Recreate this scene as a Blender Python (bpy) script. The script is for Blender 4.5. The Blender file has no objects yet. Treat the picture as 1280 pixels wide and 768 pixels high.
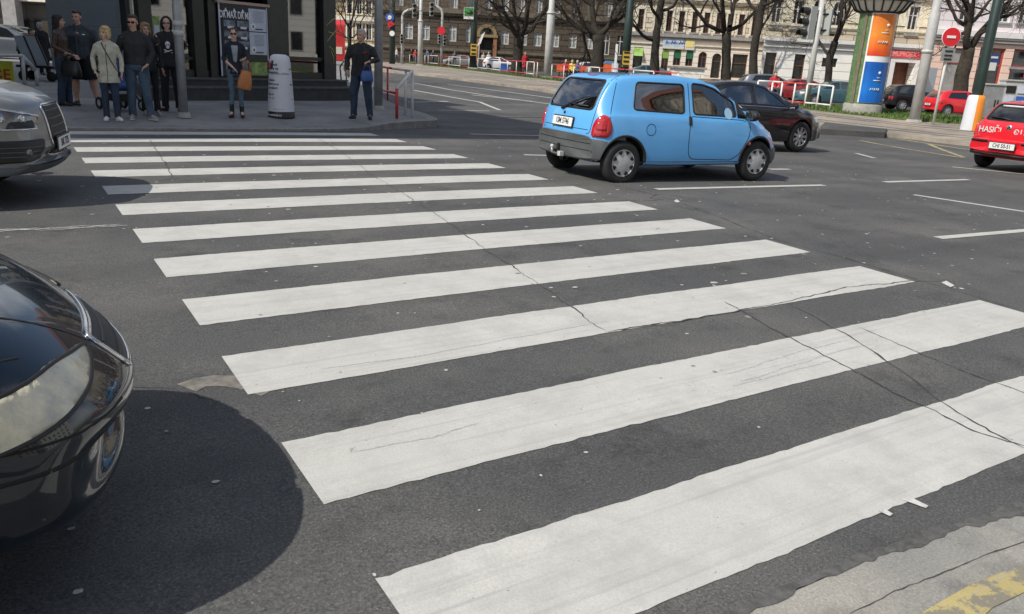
import bpy, bmesh, math, random
from mathutils import Vector, Matrix, noise
from mathutils.bvhtree import BVHTree
from math import sin, cos, pi, radians, hypot, atan2, tan, sqrt

scene = bpy.context.scene
COL = scene.collection

# ---------------------------------------------------------------- camera
CAM_F = 996.25            # focal length in pixels of a 1280 px wide picture
YAW, PITCH, ROLL, CAM_H = radians(32.9327), radians(17.298), radians(3.1507), 1.6584
fw = Vector((sin(YAW)*cos(PITCH), cos(YAW)*cos(PITCH), -sin(PITCH)))
rt0 = Vector((cos(YAW), -sin(YAW), 0)); up0 = rt0.cross(fw)
rt = rt0*cos(ROLL) + up0*sin(ROLL); up = -rt0*sin(ROLL) + up0*cos(ROLL)
cd = bpy.data.cameras.new('camera'); cam = bpy.data.objects.new('camera', cd); COL.objects.link(cam)
m = Matrix((rt, up, -fw)).transposed().to_4x4(); m.translation = (0, 0, CAM_H)
cam.matrix_world = m
cd.sensor_width = 36; cd.lens = CAM_F*36/1280; cd.clip_end = 1500; cd.clip_start = .05
scene.camera = cam

# ---------------------------------------------------------------- world and sun
SUN_EL, SUN_AZ = radians(46.5), radians(5)         # light travels along +x, turned by SUN_AZ
w = bpy.data.worlds.new('World'); scene.world = w; w.use_nodes = True
nt = w.node_tree; nt.nodes.clear()
out = nt.nodes.new('ShaderNodeOutputWorld'); bg = nt.nodes.new('ShaderNodeBackground')
sky = nt.nodes.new('ShaderNodeTexSky'); sky.sky_type = 'NISHITA'; sky.sun_disc = False
sky.sun_elevation = SUN_EL
S = Vector((-cos(SUN_AZ)*cos(SUN_EL), -sin(SUN_AZ)*cos(SUN_EL), sin(SUN_EL)))   # towards the sun
sky.sun_rotation = atan2(S.x, S.y)
sky.air_density = 1.0; sky.dust_density = 1.6; sky.altitude = 200
bg.inputs['Strength'].default_value = 0.125
tc = nt.nodes.new('ShaderNodeTexCoord'); mp = nt.nodes.new('ShaderNodeMapping'); mp.inputs['Scale'].default_value = (1, 1, 2.6)
nz = nt.nodes.new('ShaderNodeTexNoise'); nz.inputs['Scale'].default_value = 2.3; nz.inputs['Detail'].default_value = 7; nz.inputs['Roughness'].default_value = .55
cr = nt.nodes.new('ShaderNodeValToRGB'); cr.color_ramp.elements[0].position = .48; cr.color_ramp.elements[1].position = .68
mx = nt.nodes.new('ShaderNodeMixRGB'); mx.inputs['Color2'].default_value = (9, 9.1, 9.3, 1)
nt.links.new(tc.outputs['Generated'], mp.inputs['Vector']); nt.links.new(mp.outputs[0], nz.inputs['Vector'])
nt.links.new(nz.outputs['Fac'], cr.inputs[0]); nt.links.new(cr.outputs[0], mx.inputs['Fac'])
nt.links.new(sky.outputs[0], mx.inputs['Color1']); nt.links.new(mx.outputs[0], bg.inputs['Color'])
nt.links.new(bg.outputs[0], out.inputs[0])
sl = bpy.data.lights.new('sun', 'SUN'); sl.energy = 4.5; sl.angle = radians(.53); sl.color = (1, .95, .865)
so = bpy.data.objects.new('sun', sl); COL.objects.link(so); so.rotation_euler = S.to_track_quat('Z', 'Y').to_euler()
scene.view_settings.view_transform = 'Standard'; scene.view_settings.look = 'None'
scene.view_settings.exposure = 0.0; scene.view_settings.gamma = 1
scene.render.resolution_x = 1024; scene.render.resolution_y = 614

# ---------------------------------------------------------------- lie of the land
def sm(a, b, x):
    t = min(1, max(0, (x-a)/(b-a))); return t*t*(3-2*t)
def gz(x, y):
    r = hypot(x, y)+1e-9; k = 1/(1+(r/21)**6)**(1/6); X = x*k; Y = y*k
    wgt = sm(24, 40, r)
    v = .00799*X+.02268*Y-.00082*X*X-.00076*X*Y-.00087*Y*Y
    z = v*(1-wgt)+.35*wgt
    if wgt > 0: z -= .55*math.exp(-((x-48)**2+(y-26)**2)/13.0**2)*wgt*.9
    return z
CAMP = Vector((0, 0, CAM_H))
def ray(px, py): return rt*(px-640) - up*(py-384) + fw*CAM_F
def G(px, py, dz=0):
    "point of the ground (raised by dz) seen at a pixel of the 1280 x 768 photograph"
    d = ray(px, py).normalized(); lo = .5; t = .5
    while t < 900:
        p = CAMP+d*t
        if p.z-gz(p.x, p.y)-dz < 0: break
        lo = t; t += .4 if t < 60 else 4
    hi = t
    for _ in range(30):
        mid = (lo+hi)/2; p = CAMP+d*mid
        if p.z-gz(p.x, p.y)-dz < 0: hi = mid
        else: lo = mid
    return CAMP+d*hi
FH = Vector((sin(YAW), cos(YAW), 0)); RH = rt0.copy()
def F(px, py, D):
    "X along the frontal direction and height of a pixel on the upright plane D metres ahead"
    d = ray(px, py); t = D/d.dot(FH); p = CAMP+d*t
    return p.dot(RH), p.z

# ---------------------------------------------------------------- materials
MATS = {}
def mat(name, col, rough=.6, metal=0, spec=.5, var=0, vscale=3.0, bump=0, bscale=60, coat=0, col2=None, emit=None, trans=0, alpha=1):
    if name in MATS: return MATS[name]
    mt = bpy.data.materials.new(name); mt.use_nodes = True; n = mt.node_tree; b = n.nodes['Principled BSDF']
    c = (*col, 1) if len(col) == 3 else col
    b.inputs['Base Color'].default_value = c; b.inputs['Roughness'].default_value = rough
    b.inputs['Metallic'].default_value = metal; b.inputs['Specular IOR Level'].default_value = spec
    b.inputs['Coat Weight'].default_value = coat; b.inputs['Coat Roughness'].default_value = .04
    if trans: b.inputs['Transmission Weight'].default_value = trans
    if alpha < 1: b.inputs['Alpha'].default_value = alpha
    if emit: b.inputs['Emission Color'].default_value = (*emit[0], 1); b.inputs['Emission Strength'].default_value = emit[1]
    if var or col2:
        t = n.nodes.new('ShaderNodeTexCoord'); q = n.nodes.new('ShaderNodeTexNoise'); q.inputs['Scale'].default_value = vscale
        q.inputs['Detail'].default_value = 6; q.inputs['Roughness'].default_value = .65
        r = n.nodes.new('ShaderNodeValToRGB'); r.color_ramp.elements[0].position = .32; r.color_ramp.elements[1].position = .68
        c2 = col2 or tuple(min(1, v*(1+var)) for v in col[:3]); c1 = col if col2 else tuple(v*(1-var) for v in col[:3])
        r.color_ramp.elements[0].color = (*c1[:3], 1); r.color_ramp.elements[1].color = (*c2, 1)
        n.links.new(t.outputs['Object'], q.inputs['Vector']); n.links.new(q.outputs['Fac'], r.inputs[0]); n.links.new(r.outputs[0], b.inputs['Base Color'])
    if bump:
        t = n.nodes.new('ShaderNodeTexCoord'); q = n.nodes.new('ShaderNodeTexNoise'); q.inputs['Scale'].default_value = bscale; q.inputs['Detail'].default_value = 4
        bp = n.nodes.new('ShaderNodeBump'); bp.inputs['Strength'].default_value = bump; bp.inputs['Distance'].default_value = .02
        n.links.new(t.outputs['Object'], q.inputs['Vector']); n.links.new(q.outputs['Fac'], bp.inputs['Height']); n.links.new(bp.outputs[0], b.inputs['Normal'])
    MATS[name] = mt; return mt

def glass_mat(name, tint=(.35, .4, .4), refl=1.0, ior=1.9):
    "thin window glass: fresnel reflection over a tinted see-through layer"
    if name in MATS: return MATS[name]
    mt = bpy.data.materials.new(name); mt.use_nodes = True; n = mt.node_tree; n.nodes.clear()
    o = n.nodes.new('ShaderNodeOutputMaterial'); g = n.nodes.new('ShaderNodeBsdfGlossy'); g.inputs['Roughness'].default_value = .02
    g.inputs['Color'].default_value = (refl, refl, refl, 1)
    t = n.nodes.new('ShaderNodeBsdfTransparent'); t.inputs['Color'].default_value = (*tint, 1)
    lw = n.nodes.new('ShaderNodeFresnel'); lw.inputs['IOR'].default_value = ior
    mxs = n.nodes.new('ShaderNodeMixShader')
    n.links.new(lw.outputs[0], mxs.inputs[0]); n.links.new(t.outputs[0], mxs.inputs[1]); n.links.new(g.outputs[0], mxs.inputs[2]); n.links.new(mxs.outputs[0], o.inputs[0])
    MATS[name] = mt; return mt

def N(n, kind, **kw):
    x = n.nodes.new(kind)
    for k, v in kw.items():
        if k in ('operation', 'blend_type', 'feature', 'distance', 'noise_dimensions', 'voronoi_dimensions', 'wave_type', 'bands_direction'): setattr(x, k, v)
        else: x.inputs[k.replace('_', ' ')].default_value = v
    return x
def ramp(n, src, stops):
    r = n.nodes.new('ShaderNodeValToRGB'); e = r.color_ramp.elements
    while len(e) < len(stops): e.new(.5)
    for i, (p, c) in enumerate(stops):
        e[i].position = p; e[i].color = (c, c, c, 1) if isinstance(c, (int, float)) else (*c, 1)
    n.links.new(src, r.inputs[0]); return r.outputs[0]
def mixc(n, fac, a, b, mode='MIX'):
    x = n.nodes.new('ShaderNodeMixRGB'); x.blend_type = mode
    for s, v in ((0, fac), (1, a), (2, b)):
        if hasattr(v, 'is_output') or isinstance(v, bpy.types.NodeSocket): n.links.new(v, x.inputs[s])
        elif isinstance(v, (int, float)): x.inputs[s].default_value = v if s == 0 else (v, v, v, 1)
        else: x.inputs[s].default_value = (*v, 1)
    return x.outputs[0]

def asphalt(name, base, warm=(0, 0, 0), spots=True, rough_mix=0):
    mt = bpy.data.materials.new(name); mt.use_nodes = True; n = mt.node_tree; b = n.nodes['Principled BSDF']; MATS[name] = mt
    t = n.nodes.new('ShaderNodeTexCoord').outputs['Object']
    def tex(kind, **k):
        x = N(n, kind, **k); n.links.new(t, x.inputs['Vector']); return x
    fine = tex('ShaderNodeTexNoise', Scale=95.0, Detail=6.0, Roughness=.8)
    mid = tex('ShaderNodeTexNoise', Scale=28.0, Detail=4.0, Roughness=.7)
    big = tex('ShaderNodeTexNoise', Scale=.55, Detail=5.0, Roughness=.6)
    # long streaks of rubber along the traffic direction
    mpn = n.nodes.new('ShaderNodeMapping'); mpn.inputs['Scale'].default_value = (.12, 1.3, 1); n.links.new(t, mpn.inputs[0])
    st = N(n, 'ShaderNodeTexNoise', Scale=1.0, Detail=5.0); n.links.new(mpn.outputs[0], st.inputs['Vector'])
    agg = tex('ShaderNodeTexVoronoi', Scale=62.0, Randomness=1.0)
    c0 = ramp(n, fine.outputs['Fac'], [(.38, tuple(v*.42 for v in base)), (.48, tuple(v*.92 for v in base)), (.54, tuple(v*1.06 for v in base)), (.64, tuple(v*1.9 for v in base))])
    if rough_mix: c0 = mixc(n, rough_mix, c0, base)
    c = mixc(n, ramp(n, mid.outputs['Fac'], [(.35, 0.0), (.7, .2)]), c0, tuple(v*1.35 for v in base))
    c = mixc(n, ramp(n, big.outputs['Fac'], [(.42, 0.0), (.62, 1.0)]), c, (1.42, 1.38, 1.32), 'MULTIPLY')
    c = mixc(n, ramp(n, st.outputs['Fac'], [(.45, 0.0), (.7, .8)]), c, (.72, .72, .73), 'MULTIPLY')
    stone = ramp(n, agg.outputs['Distance'], [(.0, .75), (.22, 0.0)])
    selx = N(n, 'ShaderNodeSeparateColor'); n.links.new(agg.outputs['Color'], selx.inputs[0])
    pick = ramp(n, selx.outputs[0], [(.58, 0.0), (.85, .95)])
    mm = N(n, 'ShaderNodeMath', operation='MULTIPLY'); n.links.new(stone, mm.inputs[0]); n.links.new(pick, mm.inputs[1])
    c = mixc(n, mm.outputs[0], c, (.34, .34, .32))
    oil = tex('ShaderNodeTexNoise', Scale=2.3, Detail=6.0, Roughness=.7)
    c = mixc(n, ramp(n, oil.outputs['Fac'], [(.54, 0.0), (.70, 1.0)]), c, (.66, .66, .67), 'MULTIPLY')
    pal = tex('ShaderNodeTexNoise', Scale=1.4, Detail=8.0, Roughness=.8)
    c = mixc(n, ramp(n, pal.outputs['Fac'], [(.56, 0.0), (.70, 1.0)]), c, (1.28, 1.26, 1.2), 'MULTIPLY')
    if spots:   # chewing gum spots
        g = tex('ShaderNodeTexVoronoi', Scale=1.15, Randomness=1.0)
        nn = tex('ShaderNodeTexNoise', Scale=22.0, Detail=2.0)
        ad = N(n, 'ShaderNodeMath', operation='MULTIPLY_ADD'); n.links.new(nn.outputs['Fac'], ad.inputs[0]); ad.inputs[1].default_value = .03; n.links.new(g.outputs['Distance'], ad.inputs[2])
        gs = N(n, 'ShaderNodeSeparateColor'); n.links.new(g.outputs['Color'], gs.inputs[0])
        thr = N(n, 'ShaderNodeMath', operation='MULTIPLY_ADD'); n.links.new(gs.outputs[1], thr.inputs[0]); thr.inputs[1].default_value = .035; thr.inputs[2].default_value = .012
        lt = N(n, 'ShaderNodeMath', operation='LESS_THAN'); n.links.new(ad.outputs[0], lt.inputs[0]); n.links.new(thr.outputs[0], lt.inputs[1])
        lf = N(n, 'ShaderNodeMath', operation='MULTIPLY'); n.links.new(lt.outputs[0], lf.inputs[0]); lf.inputs[1].default_value = .45
        c = mixc(n, lf.outputs[0], c, (.42, .41, .39))
    n.links.new(c, b.inputs['Base Color']); b.inputs['Roughness'].default_value = .82; b.inputs['Specular IOR Level'].default_value = .35
    bp = N(n, 'ShaderNodeBump', Strength=.6, Distance=.006); n.links.new(fine.outputs['Fac'], bp.inputs['Height']); n.links.new(bp.outputs[0], b.inputs['Normal'])
    return mt

asphalt('asphalt', (.078, .0785, .0775))
asphalt('asphalt_fresh', (.070, .071, .070))
asphalt('pave_asphalt', (.20, .20, .20))
asphalt('concrete_strip', (.25, .245, .225), spots=False, rough_mix=.55)
asphalt('tram_bed', (.25, .22, .185), spots=False)

def paint_mat(name, col, wear):   # worn paint: tyre-grey bands, chips, dirt
    mt = bpy.data.materials.new(name); mt.use_nodes = True; n = mt.node_tree; b = n.nodes['Principled BSDF']; MATS[name] = mt
    t = n.nodes.new('ShaderNodeTexCoord').outputs['Object']
    a = N(n, 'ShaderNodeTexNoise', Scale=.9, Detail=6.0, Roughness=.7); n.links.new(t, a.inputs['Vector'])
    f = N(n, 'ShaderNodeTexNoise', Scale=110.0, Detail=3.0, Roughness=.7); n.links.new(t, f.inputs['Vector'])
    mpn = n.nodes.new('ShaderNodeMapping'); mpn.inputs['Scale'].default_value = (.35, 9, 1); n.links.new(t, mpn.inputs[0])
    s = N(n, 'ShaderNodeTexNoise', Scale=1.6, Detail=6.0, Roughness=.62); n.links.new(mpn.outputs[0], s.inputs['Vector'])
    c = mixc(n, ramp(n, a.outputs['Fac'], [(.35, 0.0), (.7, .8)]), col, tuple(v*.86 for v in col))
    c = mixc(n, ramp(n, f.outputs['Fac'], [(.3, .5), (.6, 0.0)]), c, tuple(v*.62 for v in col))
    c = mixc(n, ramp(n, s.outputs['Fac'], [(.50, 0.0), (.72, .5)]), c, (.38, .38, .37))
    dk = N(n, 'ShaderNodeTexNoise', Scale=3.2, Detail=8.0, Roughness=.75); n.links.new(t, dk.inputs['Vector'])
    c = mixc(n, ramp(n, dk.outputs['Fac'], [(.44, 0.0), (.70, .55)]), c, tuple(v*.6 for v in col))
    mp2 = n.nodes.new('ShaderNodeMapping'); mp2.inputs['Scale'].default_value = (.5, 26, 1); mp2.inputs['Rotation'].default_value = (0, 0, .10); n.links.new(t, mp2.inputs[0])
    s2 = N(n, 'ShaderNodeTexNoise', Scale=1.0, Detail=4.0, Roughness=.6); n.links.new(mp2.outputs[0], s2.inputs['Vector'])
    c = mixc(n, ramp(n, s2.outputs['Fac'], [(.55, 0.0), (.72, .5)]), c, (.30, .30, .29))
    # worn through to the asphalt in small flakes
    w1 = N(n, 'ShaderNodeTexNoise', Scale=5.0, Detail=8.0, Roughness=.78); n.links.new(t, w1.inputs['Vector'])
    c = mixc(n, ramp(n, w1.outputs['Fac'], [(.645-wear, 0.0), (.68-wear, .75)]), c, (.15, .15, .15))
    pd = N(n, 'ShaderNodeTexNoise', Scale=38.0, Detail=2.0, Roughness=.5); n.links.new(t, pd.inputs['Vector'])
    c = mixc(n, ramp(n, pd.outputs['Fac'], [(.73, 0.0), (.76, .8)]), c, (.2, .2, .2))
    n.links.new(c, b.inputs['Base Color']); b.inputs['Roughness'].default_value = .7; b.inputs['Specular IOR Level'].default_value = .3
    bp = N(n, 'ShaderNodeBump', Strength=.3, Distance=.004); n.links.new(f.outputs['Fac'], bp.inputs['Height']); n.links.new(bp.outputs[0], b.inputs['Normal'])
paint_mat('road_paint', (.54, .53, .495), 0)
paint_mat('yellow_paint', (.50, .41, .17), .16)

# ---------------------------------------------------------------- mesh helper
class MB:
    def __init__(s): s.v = []; s.f = []; s.m = []; s.s = []; s.mats = []
    def mi(s, name):
        mt = MATS[name] if isinstance(name, str) else name
        if mt not in s.mats: s.mats.append(mt)
        return s.mats.index(mt)
    def add(s, vs, fs, m, smooth=False):
        o = len(s.v); s.v += [tuple(v) for v in vs]; k = s.mi(m)
        for f in fs: s.f.append([i+o for i in f]); s.m.append(k); s.s.append(smooth)
        return s
    def box(s, c, d, m, rz=0, taper=1):
        x, y, z = d[0]/2, d[1]/2, d[2]/2; vs = []
        for k in (-1, 1):
            q = taper if k == 1 else 1
            for a, b in ((-1, -1), (1, -1), (1, 1), (-1, 1)):
                X, Y = a*x*q, b*y*q; vs.append((c[0]+X*cos(rz)-Y*sin(rz), c[1]+X*sin(rz)+Y*cos(rz), c[2]+k*z))
        return s.add(vs, [(3, 2, 1, 0), (4, 5, 6, 7), (0, 1, 5, 4), (1, 2, 6, 5), (2, 3, 7, 6), (3, 0, 4, 7)], m)
    def tube(s, path, r, m, n=10, smooth=True, cap=True, ry=None, upv=None):
        P = [Vector(p) for p in path]; R = r if isinstance(r, (list, tuple)) else [r]*len(P); vs = []; fs = []
        ref = None
        for i, p in enumerate(P):
            d = (P[min(i+1, len(P)-1)]-P[max(i-1, 0)])
            if d.length < 1e-9: d = Vector((0, 0, 1))
            d.normalize()
            if ref is None:
                ref = Vector(upv) if upv else (Vector((0, 1, 0)) if abs(d.y) < .9 else Vector((1, 0, 0)))
            a = (ref - d*ref.dot(d)); a = a.normalized() if a.length > 1e-6 else d.orthogonal().normalized(); ref = a; b = d.cross(a)
            k = ry[i] if ry else R[i]
            for j in range(n):
                t = 2*pi*j/n; vs.append(p+b*(R[i]*cos(t))+a*(k*sin(t)))
        for i in range(len(P)-1):
            for j in range(n): fs.append((i*n+j, i*n+(j+1) % n, (i+1)*n+(j+1) % n, (i+1)*n+j))
        if cap: fs.append(tuple(range(n))[::-1]); fs.append(tuple((len(P)-1)*n+j for j in range(n)))
        return s.add(vs, fs, m, smooth)
    def lathe(s, prof, m, n=24, o=(0, 0, 0), axis='z', smooth=True):
        vs = []; fs = []
        for r, z in prof:
            for j in range(n):
                t = 2*pi*j/n; c, e = r*cos(t), r*sin(t)
                vs.append((o[0]+c, o[1]+e, o[2]+z) if axis == 'z' else (o[0]+c, o[1]+z, o[2]+e))
        for i in range(len(prof)-1):
            for j in range(n):
                q = (i*n+j, i*n+(j+1) % n, (i+1)*n+(j+1) % n, (i+1)*n+j); fs.append(q if axis == 'z' else q[::-1])
        return s.add(vs, fs, m, smooth)
    def prism(s, poly, a, b, m, plane='xz', smooth=False):
        "polygon in a plane, extruded along the third axis from a to b"
        def P(u, v, w_): return {'xz': (u, w_, v), 'xy': (u, v, w_), 'yz': (w_, u, v)}[plane]
        n = len(poly); vs = [P(u, v, a) for u, v in poly]+[P(u, v, b) for u, v in poly]
        fs = [tuple(range(n))[::-1], tuple(range(n, 2*n))]+[(i, (i+1) % n, n+(i+1) % n, n+i) for i in range(n)]
        return s.add(vs, fs, m, smooth)
    def ell(s, c, r, m, nu=14, nv=9, rz=0):
        vs = []; fs = []
        for i in range(nv+1):
            ph = pi*i/nv
            for j in range(nu):
                t = 2*pi*j/nu; x, y, z = r[0]*sin(ph)*cos(t), r[1]*sin(ph)*sin(t), -r[2]*cos(ph)
                vs.append((c[0]+x*cos(rz)-y*sin(rz), c[1]+x*sin(rz)+y*cos(rz), c[2]+z))
        for i in range(nv):
            for j in range(nu): fs.append((i*nu+j, i*nu+(j+1) % nu, (i+1)*nu+(j+1) % nu, (i+1)*nu+j))
        return s.add(vs, fs, m, True)
    def mesh(s, name):
        me = bpy.data.meshes.new(name); me.from_pydata(s.v, [], s.f)
        for mt in s.mats: me.materials.append(mt)
        me.polygons.foreach_set('material_index', s.m); me.polygons.foreach_set('use_smooth', s.s); me.update()
        return me
    def build(s, name, parent=None, fix=True, merge=False):
        me = s.mesh(name)
        if fix or merge:
            bm = bmesh.new(); bm.from_mesh(me)
            if merge: bmesh.ops.remove_doubles(bm, verts=bm.verts, dist=1e-5)
            bmesh.ops.recalc_face_normals(bm, faces=bm.faces); bm.to_mesh(me); bm.free()
        o = bpy.data.objects.new(name, me); COL.objects.link(o)
        if parent: o.parent = parent
        return o

def tag(o, label=None, cat=None, group=None, kind=None):
    if label: o['label'] = label
    if cat: o['category'] = cat
    if group: o['group'] = group
    if kind: o['kind'] = kind
    return o
def empty(name, loc, rz=0, label=None, cat=None, group=None, sc=1):
    o = bpy.data.objects.new(name, None); COL.objects.link(o); o.location = loc; o.rotation_euler = (0, 0, rz)
    o.scale = (sc, sc, sc); o.empty_display_size = .2
    return tag(o, label, cat, group)
def copy_tree(o, parent=None):
    c = o.copy(); COL.objects.link(c)
    if parent: c.parent = parent
    for ch in [x for x in bpy.data.objects if x.parent == o]: copy_tree(ch, c)
    return c
def font_mesh(txt, size, m, name, parent, loc, rot, depth=.002, align='CENTER', sx=1, bold=.016):
    cu = bpy.data.curves.new('text', 'FONT'); cu.body = txt; cu.size = size; cu.extrude = depth; cu.offset = size*bold; cu.align_x = align; cu.align_y = 'CENTER'
    t = bpy.data.objects.new('text', cu); me = evaluate(t); bpy.data.objects.remove(t)
    me.materials.clear(); me.materials.append(MATS[m]); me.name = name
    o = bpy.data.objects.new(name, me); COL.objects.link(o); o.parent = parent; o.location = loc; o.rotation_euler = rot; o.scale = (sx, 1, 1)
    return o

def sheet(name, poly, dz, res, m, kind='structure', wall=False, uvm=None):
    "flat region following the lie of the land, dz above it (number or function of x, y)"
    f = dz if callable(dz) else (lambda x, y: dz)
    bm = bmesh.new(); bm.faces.new([bm.verts.new((p[0], p[1], 0)) for p in poly])
    for ax in (0, 1):
        lo = min(p[ax] for p in poly); hi = max(p[ax] for p in poly); k = math.floor(lo/res)+1
        while k*res < hi:
            co = [0, 0, 0]; no = [0, 0, 0]; co[ax] = k*res; no[ax] = 1
            bmesh.ops.bisect_plane(bm, geom=bm.verts[:]+bm.edges[:]+bm.faces[:], plane_co=co, plane_no=no); k += 1
    for v in bm.verts: v.co.z = gz(v.co.x, v.co.y)+f(v.co.x, v.co.y)
    bmesh.ops.recalc_face_normals(bm, faces=bm.faces)
    if sum(q.normal.z for q in bm.faces) < 0: bmesh.ops.reverse_faces(bm, faces=bm.faces)
    if wall:
        be = [e for e in bm.edges if e.is_boundary]
        r = bmesh.ops.extrude_edge_only(bm, edges=be)
        for v in r['geom']:
            if isinstance(v, bmesh.types.BMVert): v.co.z = gz(v.co.x, v.co.y)-.03
    me = bpy.data.meshes.new(name); bm.to_mesh(me); bm.free(); me.materials.append(MATS[m])
    o = bpy.data.objects.new(name, me); COL.objects.link(o); o['kind'] = kind
    return o
def offset_line(pts, wid):
    P = [Vector((p[0], p[1], 0)) for p in pts]; L = []; R_ = []
    for i, p in enumerate(P):
        d = (P[min(i+1, len(P)-1)]-P[max(i-1, 0)]).normalized(); q = Vector((-d.y, d.x, 0))*wid/2; L.append(p+q); R_.append(p-q)
    return [(v.x, v.y) for v in L]+[(v.x, v.y) for v in reversed(R_)]

# a side scene with nothing else in it, for evaluating modifiers quickly
SIDE_SCENE = bpy.data.scenes.new('workbench')
def evaluate(o, extra=()):
    for x in (o, *extra):
        if x.name not in SIDE_SCENE.collection.objects: SIDE_SCENE.collection.objects.link(x)
    vl = SIDE_SCENE.view_layers[0]; vl.update(); dg = vl.depsgraph; me = bpy.data.meshes.new_from_object(o.evaluated_get(dg))
    for x in (o, *extra): SIDE_SCENE.collection.objects.unlink(x)
    return me
def bvh_of(o): return BVHTree.FromPolygons([v.co.copy() for v in o.data.vertices], [tuple(p.vertices) for p in o.data.polygons])
# ================================================================ ground, roads, pavements
def axis_coords(lo, hi):
    xs = []; x = lo
    while x < hi:
        xs.append(x); d = max(0, abs(x-8)-25); x += .5+d*.09
    xs.append(hi); return xs
b_ = MB(); xs = axis_coords(-300, 420); ys = axis_coords(-200, 420)
vs = [(x, y, gz(x, y)) for y in ys for x in xs]; nx = len(xs)
fs = [(j*nx+i, j*nx+i+1, (j+1)*nx+i+1, (j+1)*nx+i) for j in range(len(ys)-1) for i in range(nx-1)]
b_.add(vs, fs, 'asphalt', True); tag(b_.build('road'), kind='structure')

# zebra crossing: stripe corners in world metres (stripe pitch 1.09, worn and slightly uneven)
OX, OY, PIT, WID, LEN = .852, 1.366, 1.0918, .5254, 5.4135
OFF = [.1256, .0545, .0186, -.0198, -.0509, -.0967, -.0740, -.0860, -.0558, -.0169, .0189, .0804, .1021]
random.seed(4)
for i in range(13):
    y0 = OY+PIT*(i+OFF[i]); y1 = y0+WID; x0, x1 = OX, OX+LEN
    if i == 12: x0 = .9; x1 = 6.2; y1 = y0+.5
    N_ = 110; bot = []; top = []
    for k in range(N_+1):
        x = x0+(x1-x0)*k/N_
        bot.append((x, y0+.012*noise.noise(Vector((x*2.1, i*3.3, 0)))+.010*noise.noise(Vector((x*14, i, 5)))))
        top.append((x, y1+.012*noise.noise(Vector((x*2.3, i*3.3+9, 0)))+.010*noise.noise(Vector((x*15, i, 8)))))
    poly = bot+top[::-1]
    sheet('zebra_stripe', poly, .003, .35, 'road_paint')
# fresher asphalt between the stripes of the crossing and darker lanes
def patch(name, pix, dz, m, res=.5): return sheet(name, [G(*p)[:2] for p in pix], dz, res, m)
# lane lines
def line(pix, wid=.12, m='road_paint', dz=.005, name='lane_line'):
    pts = [G(*p) for p in pix]; return sheet(name, offset_line(pts, wid), dz, .6, m)
for pr in ([(820, 237), (1030, 232)], [(1105, 228), (1210, 225)], [(1142, 244), (1280, 265)], [(1172, 298), (1290, 288)],
           [(962, 212), (987, 212)], [(588, 168), (676, 170)], [(655, 194), (690, 195)], [(1190, 209), (1290, 219)], [(1070, 192), (1093, 198)],
           [(548, 138), (612, 139)]):
    line(pr)
for pr in ([(516, 104), (560, 112), (625, 122), (700, 132)], [(516, 113), (560, 121), (600, 128), (625, 138)], [(560, 106), (640, 116), (690, 123)], [(590, 119), (665, 127)], [(510, 128), (560, 127)]):
    line(pr, .14)
for pr in ([(1075, 176), (1130, 186), (1205, 198)], [(1160, 180), (1205, 197)], [(1110, 172), (1200, 186), (1240, 190)]):
    line(pr, .13, 'yellow_paint')
# yellow kerb paint on the near strip
sheet('concrete_gutter', [(-20, 1.5), G(880, 790)[:2], G(985, 744)[:2], G(1075, 704)[:2], G(1150, 672)[:2], G(1330, 612)[:2], (30, .2), (30, -.6), (3.0, .35), (-20, .35)], .003, .8, 'concrete_strip')
sheet('near_pavement', [(-40, .34), (3.0, .34), (40, -.95), (40, -60), (-40, -60)], .12, 2, 'pave_asphalt', wall=True)
sheet('kerb_line_paint', [G(1140, 775)[:2], G(1215, 732)[:2], G(1300, 700)[:2], G(1310, 728)[:2], G(1240, 762)[:2], G(1215, 785)[:2]], .0075, .3, 'yellow_paint')

# cracks and sealed joints: thin dark ribbons lying on the road
mat('tar', (.058, .058, .058), .75, var=.3, vscale=30)
mat('tar_grey', (.085, .084, .080), .85, var=.4, vscale=30)
def crack(pix, wid=.02, m='tar', jit=.02, dz=.0055, seed=0):
    if m == 'tar': wid *= .42
    P = [G(*p) for p in pix]; pts = []
    for a, b in zip(P[:-1], P[1:]):
        n = max(2, int((b-a).length/.035))
        for k in range(n): pts.append(a.lerp(b, k/n))
    pts.append(P[-1]); L = []; R_ = []
    for i, p in enumerate(pts):
        d = (pts[min(i+1, len(pts)-1)]-pts[max(i-1, 0)]); d.z = 0; d.normalize(); q = Vector((-d.y, d.x, 0))
        off = q*(jit*noise.noise(Vector((p.x*4, p.y*4, seed)))+jit*.5*noise.noise(Vector((p.x*17, p.y*17, seed)))+jit*.35*noise.noise(Vector((p.x*41, p.y*41, seed))))
        ww = wid*max(.45, .8+1.2*noise.noise(Vector((p.x*6, p.y*6, seed+3)))+.9*noise.noise(Vector((p.x*23, p.y*23, seed+3))))
        ww *= min(1, (i+.4)/3, (len(pts)-i-.6)/3)
        L.append(p+off+q*ww/2); R_.append(p+off-q*ww/2)
    mb = MB(); vs = [(v.x, v.y, gz(v.x, v.y)+dz) for v in L]+[(v.x, v.y, gz(v.x, v.y)+dz) for v in R_]; n = len(L)
    mb.add(vs, [(i, i+1, n+i+1, n+i) for i in range(n-1)], m); return tag(mb.build('road_crack'), kind='structure')
crack([(188, 176), (200, 195), (210, 210), (216, 222)], .03, jit=.03)
crack([(395, 172), (430, 192), (462, 218), (500, 240), (560, 278), (610, 315), (650, 340), (700, 375), (755, 415)], .022, jit=.03, seed=2)
crack([(755, 416), (850, 402), (960, 382), (1060, 360), (1140, 352), (1185, 352)], .028, jit=.03, seed=3)
crack([(690, 206), (760, 230), (840, 250), (900, 272), (970, 300), (1080, 330), (1175, 358), (1290, 392)], .022, jit=.02, seed=4)
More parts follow.
